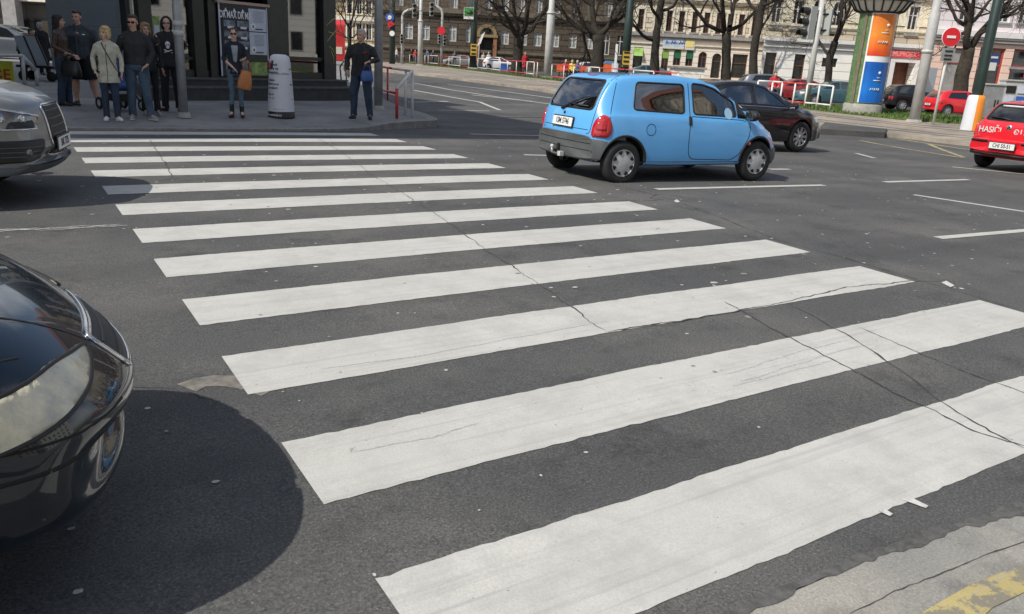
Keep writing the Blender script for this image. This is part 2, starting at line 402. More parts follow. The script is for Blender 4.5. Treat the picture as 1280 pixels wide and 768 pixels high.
crack([(985, 380), (1060, 420), (1120, 460), (1200, 520), (1290, 566)], .026, jit=.02, seed=5)
crack([(905, 378), (990, 425), (1070, 465), (1150, 508), (1215, 540), (1290, 562)], .03, jit=.025, seed=6)
crack([(1072, 410), (1150, 442), (1240, 478), (1300, 500)], .02, jit=.02, seed=7)
crack([(560, 258), (640, 256), (740, 252), (835, 250)], .018, jit=.03, seed=8)
crack([(835, 250), (813, 248), (820, 243), (850, 246), (880, 252)], .025, jit=.02, seed=9)
crack([(862, 795), (930, 765), (985, 740), (1040, 718), (1075, 700), (1130, 683), (1160, 668), (1215, 655), (1300, 628)], .05, 'tar_grey', jit=.02, seed=10, dz=.006)
mat('chip', (.50, .49, .47), .8, var=.3, vscale=40)
for q_ in range(3): crack([(-30, 289+q_*.8), (60, 286+q_*.8), (160, 281+q_*.8)], .012, 'chip', jit=.05, dz=.005, seed=60+q_)
crack([(232, 486), (255, 495), (268, 499)], .03, jit=.03, seed=11); crack([(272, 500), (264, 508), (256, 513)], .02, seed=12)
crack([(0, 492), (60, 486), (160, 484), (232, 486)], .012, seed=14)
crack([(1060, 772), (1120, 742), (1190, 712), (1300, 672)], .01, jit=.01, seed=13)
mat('worn_patch', (.155, .145, .125), .85, var=.45, vscale=14)
pp_ = offset_line([G(231, 486), G(248, 479), G(270, 476), G(292, 477), G(315, 482), G(338, 490)], .13); random.seed(6)
sheet('concrete_patch', [(a_+random.uniform(-.012, .012), c_+random.uniform(-.012, .012)) for a_, c_ in pp_], .0022, .3, 'worn_patch')
# rubber marks and scuffs dragged over the paint
mat('scuff', (.40, .40, .39), .8, var=.3, vscale=60); mat('chip', (.50, .49, .47), .8, var=.3, vscale=40); mat('gum', (.24, .24, .235), .8, var=.35, vscale=30)
for k, pr in enumerate(([(905, 470), (1000, 440), (1060, 426)], [(925, 478), (1010, 452), (1075, 432)], [(915, 484), (985, 466), (1040, 452)],
           [(400, 462), (520, 446), (640, 424), (760, 402)], [(440, 566), (540, 548), (600, 530)])):
    crack(pr, .012, 'scuff', jit=.012, dz=.0042, seed=20+k)
mat('skid', (.045, .045, .047), .8, var=.5, vscale=20); mat('stain', (.060, .060, .060), .7, var=.4, vscale=9)
gm = MB()
for k in range(620):
    random.seed(k*7+1); x = random.uniform(-.6, 13); y = 2.0+12.5*random.random()
    n = random.randint(6, 9); r = random.uniform(.006, .015)*(1+y*.05) if k % 11 else random.uniform(.018, .026); e = random.uniform(.6, 1.5)
    p = [(x+r*e*cos(2*pi*i/n)*random.uniform(.7, 1.1), y+r*sin(2*pi*i/n)*random.uniform(.7, 1.1)) for i in range(n)]
    gm.add([(a, b_2, gz(a, b_2)+.0046) for a, b_2 in p], [tuple(range(n))], ('gum', 'chip', 'scuff')[k % 3])
tag(gm.build('gum_spots', fix=False), kind='structure')
for pix in ([(1127, 626), (1136, 622), (1160, 634), (1157, 637)], [(1097, 640), (1104, 637), (1116, 644), (1112, 647)], [(1176, 354), (1183, 352), (1193, 358), (1188, 360)], [(842, 252), (846, 250), (850, 253), (846, 254)]):
    patch('paint_chip', pix, .006, 'chip', 1)

# ---- pavement on the far left with its dropped kerb
def pave_dz(x, y): return .035+.115*sm(0, 1, max((x-6.1)/1.3, (y-15.7)/1.8))
paveL = [(-40, 15.1), (1.0, 15.22), (3.0, 15.25), (5.0, 15.4), (6.34, 15.72), (7.62, 16.25), (8.5, 16.75), (8.85, 17.4), (9.3, 19), (9.9, 22), (10.9, 26), (12.8, 31), (15, 38), (20, 52), (28, 75), (38, 105), (38, 130), (-40, 130)]
sheet('pavement', paveL, pave_dz, 1.0, 'pave_asphalt', wall=True)
mat('kerb_stone', (.24, .23, .21), .85, var=.3, vscale=6, bump=.4, bscale=80)
def PV(px, py, up_=.002):
    "point of the left pavement seen at a pixel"
    d = ray(px, py).normalized(); lo, hi = 5.0, 60.0
    for _ in range(40):
        mid = (lo+hi)/2; p = CAMP+d*mid
        if p.z-gz(p.x, p.y)-pave_dz(p.x, p.y)-up_ < 0: hi = mid
        else: lo = mid
    return CAMP+d*hi
mb = MB(); kl = paveL[:13]
inn = []
for i, p in enumerate(kl):
    a = Vector(kl[max(i-1, 0)]); c = Vector(kl[min(i+1, len(kl)-1)]); d = (c-a).normalized(); q = Vector((-d.y, d.x)); inn.append(Vector(p)+q*.24)
def seg(a, b, n): return [a+(b-a)*k/n for k in range(n)]
A = []; B = []
for i in range(len(kl)-1):
    n = max(1, int((Vector(kl[i+1])-Vector(kl[i])).length/.5))
    A += seg(Vector(kl[i]), Vector(kl[i+1]), n); B += seg(inn[i], inn[i+1], n)
vs = []
for a, c in zip(A, B):
    z = gz(a.x, a.y)+pave_dz(a.x, a.y); o = (a-c).normalized()*.012; vs += [(a.x+o.x, a.y+o.y, gz(a.x, a.y)-.02), (a.x+o.x, a.y+o.y, z+.006), (c.x, c.y, gz(c.x, c.y)+pave_dz(c.x, c.y)+.006)]
n = len(A); fs = []
for i in range(n-1): fs += [(3*i, 3*i+3, 3*i+4, 3*i+1), (3*i+1, 3*i+4, 3*i+5, 3*i+2)]
mb.add(vs, fs, 'kerb_stone'); tag(mb.build('kerb'), kind='structure')

# ---- far side: tram track bed, kerb, verge of grass, path
C1 = [G(505, 93), G(545, 97), G(620, 107), G(700, 119), G(800, 132), G(900, 146), G(1020, 162), G(1100, 170), G(1200, 182), G(1330, 196)]
def ext(P, d): a = P[0]+(P[0]-P[1]).normalized()*d; b = P[-1]+(P[-1]-P[-2]).normalized()*d; return [a]+P+[b]
C1 = ext(C1, 60)
V1 = [G(505, 80.5), G(560, 86.5), G(640, 97), G(720, 107), G(800, 116), G(900, 128), G(960, 135), G(1040, 145), G(1120, 154), G(1200, 160), G(1330, 172)]
V1 = ext(V1, 60)
V2 = [v+Vector((.42, .91, 0))*(6.5 if v.length < 60 else 6) for v in V1]
sheet('tram_bed', [tuple(p[:2]) for p in C1]+[tuple(p[:2]) for p in reversed(V1)], .12, 3, 'tram_bed', wall=True)
mat('grass_soil', (.075, .095, .030), .95, var=.5, vscale=1.2, bump=.6, bscale=30)
sheet('grass_verge', [tuple(p[:2]) for p in V1]+[tuple(p[:2]) for p in reversed(V2)], .15, 3, 'grass_soil', wall=True)
sheet('tram_platform', [G(1020, 168)[:2], G(1105, 173)[:2], G(1108, 168)[:2], G(1030, 160)[:2]], .17, 1, 'asphalt_fresh', wall=True)
mat('rail_steel', (.16, .13, .11), .4, metal=.8)
for off in (.22, .34, .62, .74):
    pts = [a.lerp(b, off) for a, b in zip(C1, [V1[min(i, len(V1)-1)] for i in range(len(C1))])]
    sheet('tram_rail', offset_line(pts, .09), .128, 6, 'rail_steel')
# grass blades and tufts
mat('blade', (.10, .16, .035), .8, col2=(.06, .11, .02), var=.3, vscale=.7)
random.seed(11); mb = MB()
def on_verge(k, t):
    i = min(int(k), len(V1)-2); u = k-i; return V1[i].lerp(V1[i+1], u).lerp(V2[i].lerp(V2[i+1], u), t)
for _ in range(16000):
    p = on_verge(1+random.random()*(len(V1)-3), random.random()**1.2); h = random.uniform(.05, .14); a = random.uniform(0, 2*pi); wd = random.uniform(.02, .05)
    z = gz(p.x, p.y)+.148; dx, dy = cos(a)*wd, sin(a)*wd; lx, ly = random.uniform(-.05, .05), random.uniform(-.05, .05)
    mb.add([(p.x-dx, p.y-dy, z), (p.x+dx, p.y+dy, z), (p.x+lx, p.y+ly, z+h)], [(0, 1, 2)], 'blade')
tag(mb.build('grass', fix=False), 'short green grass on the verge along the tram track', 'grass', kind='stuff')
# ================================================================ buildings
def block_wall(name, c1, c2, groove, bw=1.2, bh=.42, gs=.035, rough=.85, off=.5, stain=.25):
    "plaster or stone wall laid in courses, grooves between them"
    mt = bpy.data.materials.new(name); mt.use_nodes = True; n = mt.node_tree; b = n.nodes['Principled BSDF']; MATS[name] = mt
    t = n.nodes.new('ShaderNodeTexCoord').outputs['Object']
    sp = N(n, 'ShaderNodeSeparateXYZ'); n.links.new(t, sp.inputs[0])
    ad = N(n, 'ShaderNodeMath', operation='ADD'); n.links.new(sp.outputs[0], ad.inputs[0]); n.links.new(sp.outputs[1], ad.inputs[1])
    cb = N(n, 'ShaderNodeCombineXYZ'); n.links.new(ad.outputs[0], cb.inputs[0]); n.links.new(sp.outputs[2], cb.inputs[1])
    br = N(n, 'ShaderNodeTexBrick', Scale=1.0, Mortar_Size=gs, Brick_Width=bw, Row_Height=bh, Mortar_Smooth=.2, Bias=0.0)
    br.offset = off; br.inputs['Color1'].default_value = (*c1, 1); br.inputs['Color2'].default_value = (*c2, 1); br.inputs['Mortar'].default_value = (*groove, 1)
    n.links.new(cb.outputs[0], br.inputs['Vector'])
    nn = N(n, 'ShaderNodeTexNoise', Scale=.7, Detail=7.0, Roughness=.7); n.links.new(t, nn.inputs['Vector'])
    c = mixc(n, ramp(n, nn.outputs['Fac'], [(.4, 0.0), (.75, stain)]), br.outputs['Color'], tuple(v*.45 for v in c1))
    n.links.new(c, b.inputs['Base Color']); b.inputs['Roughness'].default_value = rough
    bp = N(n, 'ShaderNodeBump', Strength=.8, Distance=.05); bp.invert = True; n.links.new(br.outputs['Fac'], bp.inputs['Height']); n.links.new(bp.outputs[0], b.inputs['Normal'])
    return mt
block_wall('brown_stone', (.060, .046, .032), (.085, .064, .044), (.018, .015, .012), 2.2, .62, .05)
block_wall('brown_upper', (.095, .073, .050), (.115, .088, .060), (.055, .045, .034), 1.0, .40, .03)
block_wall('ochre_ornate', (.50, .40, .25), (.30, .23, .14), (.12, .10, .07), .9, .65, .10)
block_wall('cream_upper', (.60, .53, .41), (.78, .72, .58), (.20, .17, .13), .85, .42, .035)
block_wall('cream_ground', (.82, .75, .66), (.84, .77, .68), (.33, .28, .24), 30, .52, .022)
block_wall('beige_upper', (.42, .35, .26), (.56, .49, .36), (.20, .16, .12), 1.3, .40, .03)
block_wall('white_plaster', (.88, .86, .80), (.89, .87, .81), (.40, .38, .34), 30, .60, .02, stain=.12)
block_wall('pink_plaster', (.80, .57, .46), (.82, .59, .48), (.42, .28, .23), 30, .50, .022, stain=.1)
block_wall('white_pinkish', (.76, .69, .69), (.78, .71, .71), (.42, .38, .38), 2.4, .62, .025, stain=.1)
block_wall('grey_wall', (.26, .29, .29), (.265, .295, .295), (.20, .225, .225), 2.5, 1.6, .012)
block_wall('dark_office', (.11, .10, .085), (.12, .11, .095), (.05, .05, .045), 3, 1.2, .03)
mat('stone_trim', (.70, .65, .55), .8, var=.15, vscale=4); mat('quoin', (.74, .68, .52), .85, var=.2, vscale=6)
mat('trim_brown', (.12, .10, .075), .85, var=.3, vscale=3); mat('trim_white', (.70, .69, .66), .7, var=.06, vscale=3)
mat('trim_pink', (.62, .56, .56), .8, var=.1, vscale=3); mat('ledge_grey', (.30, .29, .28), .8, var=.2)
mat('frame_white', (.62, .62, .60), .5); mat('frame_brown', (.12, .055, .035), .5); mat('frame_red', (.33, .055, .045), .5); mat('frame_wood', (.45, .20, .07), .5)
mat('frame_dark', (.03, .03, .032), .5)
mat('pane', (.020, .024, .028), .04, spec=.8, var=.5, vscale=.5); mat('pane_curtain', (.30, .31, .31), .25, spec=.7, var=.35, vscale=2.5)
mat('awning_green', (.30, .50, .12), .7, var=.15); mat('awning_dark_green', (.03, .16, .09), .7)
mat('roof_tile', (.20, .075, .05), .8, var=.3, vscale=2); mat('door_wood', (.15, .045, .02), .5, var=.4, vscale=5)
mat('terracotta', (.26, .115, .055), .8, var=.2); mat('arch_ochre', (.22, .16, .075), .8, var=.2)

def build_facade(name, label, D, pxl, pxr, base_z, levels, openings, h=17, depth=12, trims=(), door=None, cat='building', wall_top=None):
    """levels: [(z, material)], the material that starts at this height.
    openings: dict(x=centre, z0, z1, w, kind, frame, arch, curtain)"""
    X0, X1 = F(pxl, 60, D)[0], F(pxr, 60, D)[0]
    org = FH*D+RH*X0; root = empty(name, (org.x, org.y, base_z), -YAW, label, cat)
    Wd = X1-X0; ops = [dict(o, x=o['x']-X0, z0=o['z0']-base_z, z1=o['z1']-base_z) for o in openings]
    ops = [o for o in ops if o['x']-o['w']/2 > .15 and o['x']+o['w']/2 < Wd-.15]
    zs = sorted(set([0, h]+[round(o['z0'], 3) for o in ops]+[round(o['z1'], 3) for o in ops]+[z-base_z for z, _ in levels[1:]]))
    xs = sorted(set([0, round(Wd, 3)]+[round(o['x']-o['w']/2, 3) for o in ops]+[round(o['x']+o['w']/2, 3) for o in ops]))
    def lv(z):
        r = levels[0][1]
        for zz, mm in levels:
            if z >= zz-base_z-1e-4: r = mm
        return r
    wall = MB(); DP = .28
    for i in range(len(xs)-1):
        for j in range(len(zs)-1):
            cx, cz = (xs[i]+xs[i+1])/2, (zs[j]+zs[j+1])/2
            if any(abs(cx-o['x']) < o['w']/2 and o['z0'] < cz < o['z1'] for o in ops): continue
            wall.add([(xs[i], 0, zs[j]), (xs[i+1], 0, zs[j]), (xs[i+1], 0, zs[j+1]), (xs[i], 0, zs[j+1])], [(0, 1, 2, 3)], lv(cz))
    for o in ops:     # reveals, arches
        a, c, z0, z1 = o['x']-o['w']/2, o['x']+o['w']/2, o['z0'], o['z1']; mm = lv((z0+z1)/2); dp = o.get('deep', DP)
        wall.add([(a, 0, z0), (a, dp, z0), (a, dp, z1), (a, 0, z1)], [(0, 1, 2, 3)], mm); wall.add([(c, 0, z0), (c, dp, z0), (c, dp, z1), (c, 0, z1)], [(3, 2, 1, 0)], mm)
        wall.add([(a, 0, z1), (a, dp, z1), (c, dp, z1), (c, 0, z1)], [(0, 1, 2, 3)], mm); wall.add([(a, 0, z0), (a, dp, z0), (c, dp, z0), (c, 0, z0)], [(3, 2, 1, 0)], mm)
        if o.get('arch'):
            r = o['w']/2
            for s in (-1, 1):
                pl = [(o['x']+s*r, z1)]+[(o['x']+s*r*cos(t), z1-r+r*sin(t)) for t in [k*pi/20 for k in range(11)]]
                wall.prism(pl, .004, dp, mm)
    sk = max(0, (X0+1)/D*1.1)*depth
    wall.add([(0, 0, 0), (sk, depth, 0), (sk, depth, h), (0, 0, h)], [(0, 1, 2, 3)], levels[-1][1]); wall.add([(Wd, 0, 0), (Wd, depth, 0), (Wd, depth, h), (Wd, 0, h)], [(3, 2, 1, 0)], levels[-1][1])
    wall.add([(sk, depth, 0), (Wd, depth, 0), (Wd, depth, h), (sk, depth, h)], [(3, 2, 1, 0)], levels[-1][1])
    wall.build('wall', root, fix=False)
    rf = MB(); rf.prism([(-.4, h), (depth+.4, h), (depth/2, h+3.5)], sk*1.05, Wd, 'roof_tile', plane='yz'); rf.build('roof', root)
    for k, o in enumerate(ops):
        a, c, z0, z1 = o['x']-o['w']/2, o['x']+o['w']/2, o['z0'], o['z1']; dp = o.get('deep', DP)-.06; fr = o.get('frame', 'frame_white')
        f = MB(); t = o.get('t', .08); y = dp-.03; kind = o.get('kind', 'win')
        f.box(((a+c)/2, y, z0+t/2), (c-a, .07, t), fr); f.box(((a+c)/2, y, z1-t/2), (c-a, .07, t), fr)
        f.box((a+t/2, y, (z0+z1)/2), (t, .066, z1-z0-2*t), fr); f.box((c-t/2, y, (z0+z1)/2), (t, .066, z1-z0-2*t), fr)
        if kind in ('win', 'arch'): f.box((o['x'], y, (z0+z1)/2), (t*.9, .06, z1-z0-2*t), fr)
        tz = z0+(z1-z0)*(.68 if kind != 'shop' else .62); f.box((o['x'], y-.006, tz), (c-a-2*t, .06, t*.9), fr)
        wo = f.build('door_frame' if kind == 'door' else 'window', root)
        g = MB(); pm = 'pane_curtain' if o.get('curtain') else 'pane'
        if kind == 'door': g.box((o['x'], dp+.01, (z0+z1)/2), (c-a, .04, z1-z0), o.get('fill', 'door_wood')); g.build('door_leaf', wo)
        else: g.box((o['x'], dp+.01, (z0+z1)/2), (c-a, .02, z1-z0), pm); g.build('pane', wo)
        if o.get('sill'):
            s_ = MB(); s_.box((o['x'], -.06, z0-.06), (c-a+.3, .14, .12), o['sill']); s_.build('sill', wo)
        if o.get('surround'):
            s_ = MB(); sw = .16
            for sx in (-1, 1): s_.box((o['x']+sx*((c-a)/2+sw/2), -.025, (z0+z1)/2), (sw, .06, z1-z0), o['surround'])
            s_.box((o['x'], -.03, z1+.1), (c-a+2*sw+.1, .08, .2), o['surround']); s_.build('surround', wo)
        if o.get('awning'):
            s_ = MB(); s_.prism([(-.004, z1-.05), (.16, z1-.05), (.16, z1-.65), (-.35 if kind == 'shop' else .10, z1-.75)], a+.02, c-.02, o['awning'], plane='yz'); s_.build('awning', wo)
    for (z, hh, pr, mm) in trims:
        c_ = MB(); c_.box((Wd/2, -pr/2-.003, z-base_z), (Wd+.02, pr, hh), mm); c_.box((Wd/2, -pr*.3, z-base_z-hh*.75), (Wd, pr*.5, hh*.5), mm); c_.build('cornice', root)
    root['x0'] = X0
    return root
def row(D, ref, cxs, w, y=None, **k):
    "ref = (px, y_top, y_bottom) of one window in the photograph, cxs = centres of all windows of the row, w = width in px"
    z1 = F(ref[0], ref[1], D)[1]; z0 = F(ref[0], ref[2], D)[1]
    return [dict(x=F(c, (ref[1]+ref[2])/2, D)[0], z0=z0, z1=z1, w=w*D/CAM_F, **k) for c in cxs]
random.seed(3)
# brown stone institute
D = 98; oo = []
oo += row(D, (511, 28, 49), [511, 532, 565.5, 587.5], 9.5, kind='arch', arch=True, curtain=True)
oo += row(D, (672, 41, 58), [631, 654, 672, 694, 716, 737], 9, kind='win', curtain=True)
oo += row(D, (777, 44, 70), [757, 775], 9, kind='win')
oo += row(D, (611.5, -8, 13), [500, 519, 544, 568, 590, 611.5, 632, 652, 674, 697, 719, 741, 762], 7.5, kind='win', curtain=True, surround='trim_brown', sill='trim_brown')
oo += row(D, (611.5, -42, -20), [500, 519, 544, 568, 590, 611.5, 632, 652, 674, 697, 719, 741, 762], 7.5, kind='win', curtain=True, surround='trim_brown', sill='trim_brown')
oo += row(D, (608.5, 48, 76), [608.5], 13, kind='door', frame='frame_dark', fill='frame_dark', deep=.8)
oo += row(D, (628, 72, 80), [628, 658, 684, 722, 745, 770], 7, kind='shop', frame='frame_dark')
zc = F(560, 14, D)[1]; zc2 = F(560, 62, D)[1]
brown = build_facade('stone_institute', 'dark brown stone institute with arched windows and rusticated courses behind the bare trees', D, 478, 845, -1, [(-1, 'brown_stone'), (zc, 'brown_upper')], oo, h=24,
    trims=[(zc, .5, .45, 'trim_brown'), (zc2, .3, .2, 'trim_brown'), (F(560, -15, D)[1], .3, .3, 'trim_brown')])
X0 = brown['x0']; xd, z1 = F(608.5, 47, D); xd -= X0; z1 += 1; rr = 1.15
a_ = MB(); n = 20      # semicircular portal arch with ochre voussoirs, pillars
ring = [(xd+rr*1.02*cos(pi*k/n), z1+.3+rr*sin(pi*k/n)) for k in range(n+1)]+[(xd+rr*.68*cos(pi*k/n), z1+.3+rr*.66*sin(pi*k/n)) for k in range(n, -1, -1)]
a_.prism(ring, -.35, -.004, 'arch_ochre'); a_.box((xd, -.22, z1+.15), (2.6, .42, .3), 'arch_ochre'); a_.build('portal_arch', brown)
a_ = MB(); a_.prism([(xd+rr*.66*cos(pi*k/n), z1+.31+rr*.64*sin(pi*k/n)) for k in range(n+1)], -.05, -.006, 'pane'); a_.build('fanlight', brown)
for s in (-1, 1):
    a_ = MB(); a_.box((xd+s*1.0, -.16, z1/2), (.42, .30, z1-.02), 'terracotta'); a_.build('portal_pillar', brown)
# ornate ochre building further left
D = 122; oo = []
oo += row(D, (455, 30, 50), [437, 449, 461, 473], 6, kind='win', surround='stone_trim', arch=True)
oo += row(D, (455, 0, 18), [437, 449, 461, 473], 6, kind='win', surround='stone_trim', sill='stone_trim')
oo += row(D, (455, -30, -12), [437, 449, 461, 473], 6, kind='win', surround='stone_trim', sill='stone_trim')
oo += row(D, (484, 64, 74), [451, 466, 484], 8, kind='shop')
zz = F(455, 24, D)[1]
och = build_facade('ochre_building', 'ornate ochre corner building seen in the gap right of the kiosk', D, 420, 489, -1, [(-1, 'ochre_ornate')], oo, h=26, trims=[(zz, .6, .5, 'stone_trim'), (F(455, 57, D)[1], .4, .3, 'stone_trim'), (F(455, -4, D)[1], .4, .4, 'stone_trim')])
# cream building
D = 75; oo = []
oo += row(D, (850, 14, 40), [801, 822, 836.5, 852, 868.5, 883.5, 899, 913, 927, 944], 6.8, kind='win', frame='frame_brown', surround='stone_trim', sill='ledge_grey')
oo += row(D, (850, -30, -6), [801, 822, 836.5, 852, 868.5, 883.5, 899, 913, 927, 944], 6.8, kind='win', frame='frame_brown', surround='stone_trim', sill='ledge_grey')
oo += row(D, (831, 62, 92), [817, 831], 8.5, kind='arch', arch=True, awning='awning_green', frame='frame_brown')
oo += row(D, (846, 62, 82), [846.5, 862], 9, kind='arch', arch=True, awning='awning_dark_green', frame='frame_brown')
oo += row(D, (878, 65, 86), [878], 10, kind='arch', arch=True, frame='frame_brown')
oo += row(D, (895, 67, 98), [895], 11, kind='door', arch=True, frame='frame_brown', fill='pane')
oo += row(D, (797, 59, 88), [797], 11, kind='shop', awning='awning_green', frame='frame_dark')
oo += row(D, (924, 68, 98), [924], 18, kind='shop', frame='frame_brown')
zc = F(870, 46, D)[1]
cream = build_facade('cream_building', 'cream building with a row of small arched shop windows and green awnings', D, 783, 957, -1, [(-1, 'cream_ground'), (zc, 'cream_upper')], oo, h=20, trims=[(zc, .30, .30, 'ledge_grey'), (zc-.75, .12, .12, 'stone_trim'), (F(870, -2, D)[1], .4, .35, 'stone_trim')])
xa, za = F(829, 49, D); xb, zb = F(868, 61, D); X0 = cream['x0']
mat('sign_blue', (.30, .45, .70), .5, col2=(.65, .72, .80), var=.3, vscale=1.5); mat('sign_yellow', (.80, .66, .22), .5); mat('letter_navy', (.03, .05, .20), .5); mat('sign_base', (.70, .62, .40), .5)
s_ = MB(); sw = xb-xa; zm = (za+zb)/2+1; hh = .95
s_.box((xa-X0+sw*.33, -.09, zm), (sw*.66, .10, hh), 'sign_blue'); s_.box((xa-X0+sw*.84, -.085, zm), (sw*.30, .09, hh*1.0), 'frame_white'); s_.box((xa-X0+sw*.84, -.14, zm+.05), (sw*.24, .02, hh*.6), 'sign_yellow'); s_.box((xa-X0+sw*.33, -.146, zm-hh*.4), (sw*.66, .012, .14), 'sign_base')
sb = s_.build('shop_sign', cream)
mb_ = MB()     # dark blue lettering, unreadable at this distance: wavy strokes
for k in range(7):
    x = xa-X0+.25+k*sw*.085; mb_.tube([(x, -.15, zm-.05), (x+.08, -.152, zm+.25), (x+.14, -.15, zm+.0), (x+.22, -.152, zm+.12)], .028, 'letter_navy' if k % 3 != 1 else 'frame_white', 5)
mb_.build('lettering', sb)
k_ = MB(); xa, za = F(842, 85, 70); xb, _ = F(875, 92, 70)
kio = empty('street_stall', tuple(FH*70+RH*((xa+xb)/2)+Vector((0, 0, .0))), -YAW, 'long white closed street stall in front of the cream building', 'stall')
k_.box((0, 0, za/2), (xb-xa+.3, 2, za), 'white_plaster'); k_.build('cabin', kio); k_ = MB(); k_.box((0, 0, za+.08), (xb-xa+.6, 2.3, .14), 'ledge_grey'); k_.build('roof', kio)
# beige and white building
D = 62; oo = []
oo += row(D, (1138, 8, 43), [924, 937.5, 970, 996.5, 1021, 1046, 1090, 1112, 1141.5], 11.5, kind='win', surround='stone_trim', sill='ledge_grey', frame='frame_white')
oo = [o for o in oo if o['x'] > F(958, 30, D)[0]]
oo += row(D, (1138, -60, -28), [970, 996.5, 1021, 1046, 1090, 1112, 1141.5], 11.5, kind='win', surround='stone_trim', sill='ledge_grey', frame='frame_white')
oo += row(D, (1000, 68, 106), [961.5, 998], 13, kind='shop', frame='frame_brown')
oo += row(D, (1039, 73, 84), [1037], 18, kind='shop', frame='frame_dark')
oo += row(D, (1127, 78, 116), [1128], 23, kind='door', arch=False, frame='door_wood', fill='door_wood', deep=1.1)
oo += row(D, (1083, 70, 104), [1083], 13, kind='shop', frame='frame_brown')
zc = F(1050, 53, D)[1]
beige = build_facade('beige_building', 'beige building with pale stone blocks above a white plaster ground floor', D, 954, 1161, -1, [(-1, 'white_plaster'), (zc, 'beige_upper')], oo, h=19, trims=[(zc, .28, .35, 'trim_white'), (zc-.5, .12, .15, 'trim_white'), (zc+1.05, .2, .12, 'quoin'), (F(1050, -8, D)[1], .3, .3, 'stone_trim')])
X0 = beige['x0']; random.seed(8)
for cx in (983, 1009, 1034, 1068, 1101, 1126, 1155):          # stacked pale quoin blocks between the windows
    x = F(cx, 25, D)[0]-X0; q_ = MB(); pl = []
    for j in range(13): z_ = zc+2.35+j*.72; ww = .31 if j % 2 else .475; pl += [(x+ww, z_), (x+ww, z_+.36)]
    pr = [(2*x-a, b) for a, b in reversed(pl)]; q_.prism(pl+pr, -.06, -.004, 'quoin'); q_.build('quoin_strip', beige)
xa, za = F(1104, 64, D); xb, zb = F(1152, 72, D)
mat('sign_red', (.75, .045, .06), .5); mat('letter_pale', (.75, .35, .33), .5)
s_ = MB(); s_.box(((xa+xb)/2-X0, -.12, (za+zb)/2+1), (xb-xa, .14, .48), 'sign_red'); sg = s_.build('shop_sign', beige)
font_mesh('ZEMUPROJEKT', .50, 'letter_pale', 'lettering', sg, ((xa+xb)/2-X0, -.195, (za+zb)/2+1), (pi/2, 0, 0), sx=.72)
s_ = MB(); s_.box(((xa+xb)/2-X0, -.02, (za+zb)/2+.55), ((xb-xa)*.9, .03, .14), 'frame_white'); s_.build('sign_strip', beige)
s_ = MB(); xd = F(1127, 100, D)[0]-X0; zt = F(1127, 78, D)[1]+1
for s in (-1, 1): s_.box((xd+s*1.0, -.06, zt/2), (.5, .11, zt), 'trim_white')
s_.box((xd, -.06, zt+.2), (2.5, .11, .42), 'trim_white'); s_.build('portal', beige)
# pink building
D = 60; oo = []
oo += row(D, (1211, 4, 26), [1190, 1208, 1257, 1283, 1310], 14, kind='win', surround='trim_pink', sill='ledge_grey', frame='frame_white')
oo += row(D, (1211, -50, -22), [1190, 1208, 1257, 1283, 1310], 14, kind='win', surround='trim_pink', sill='ledge_grey', frame='frame_white')
oo = [o for o in oo if abs(o['x']-F(1190, 15, D)[0]) > .1]
oo += row(D, (1192, 60, 118), [1190], 24, kind='door', frame='frame_red', fill='ledge_grey')
oo += row(D, (1236, 60, 116), [1236], 30, kind='shop', frame='frame_red', t=.14)
oo += row(D, (1277, 62, 118), [1279], 32, kind='shop', frame='frame_red', t=.14)
zc = F(1230, 44, D)[1]
pink = build_facade('pink_building', 'pink plastered building with red framed shop fronts at the right edge', D, 1163, 1330, -1, [(-1, 'pink_plaster'), (zc, 'white_pinkish')], oo, h=20, trims=[(zc, .30, .35, 'trim_white'), (zc-.45, .10, .2, 'ledge_grey')])
X0 = pink['x0']; s_ = MB(); x, z = F(1236, 78, D)
s_.box((x-X0, .17, z+1), (1.5, .02, 1.1), 'letter_navy')
for dx in (-.42, .42): s_.box((x-X0+dx, .15, z+.72), (.48, .02, .55), 'frame_white'); s_.box((x-X0+dx, .15, z+1.35), (.5, .02, .14), 'frame_white')
s_.build('window_posters', pink)
s_ = MB(); x, z = F(1279, 84, D); s_.box((x-X0, -.05, z+.9), (2.0, .08, .16), 'ledge_grey'); s_.box((x-X0+.5, -.06, z+.45), (.7, .05, .3), 'sign_red'); s_.build('sign_strip', pink)
# off to the left: tall apartment house whose shadow lies over the pavement, and dark office behind
apt = empty('apartment_house', (-16.5, 13.15, 0), 0, 'tall grey apartment house beside the pavement, casting its shade over the kiosk', 'building')
b_ = MB(); b_.box((0, 12, 7.5), (22, 24, 21), 'dark_office'); b_.build('wall', apt)
b_ = MB(); b_.box((0, 12, 18.3), (23, 25, .6), 'ledge_grey'); b_.build('roof', apt)
for j in range(5):
    for i in range(6):
        wn = MB(); wn.box((-9+i*3.6, -.012, 1.8+j*3.1), (1.4, .06, 1.8), 'frame_white'); wo = wn.build('window', apt)
        g = MB(); g.box((-9+i*3.6, -.05, 1.8+j*3.1), (1.2, .03, 1.6), 'pane'); g.build('pane', wo)
        if i < 4:
            wn = MB(); wn.box((11.012, 4+i*5.0, 1.8+j*3.1), (.06, 1.4, 1.8), 'frame_white'); wo = wn.build('window', apt)
            g = MB(); g.box((11.05, 4+i*5.0, 1.8+j*3.1), (.03, 1.2, 1.6), 'pane'); g.build('pane', wo)
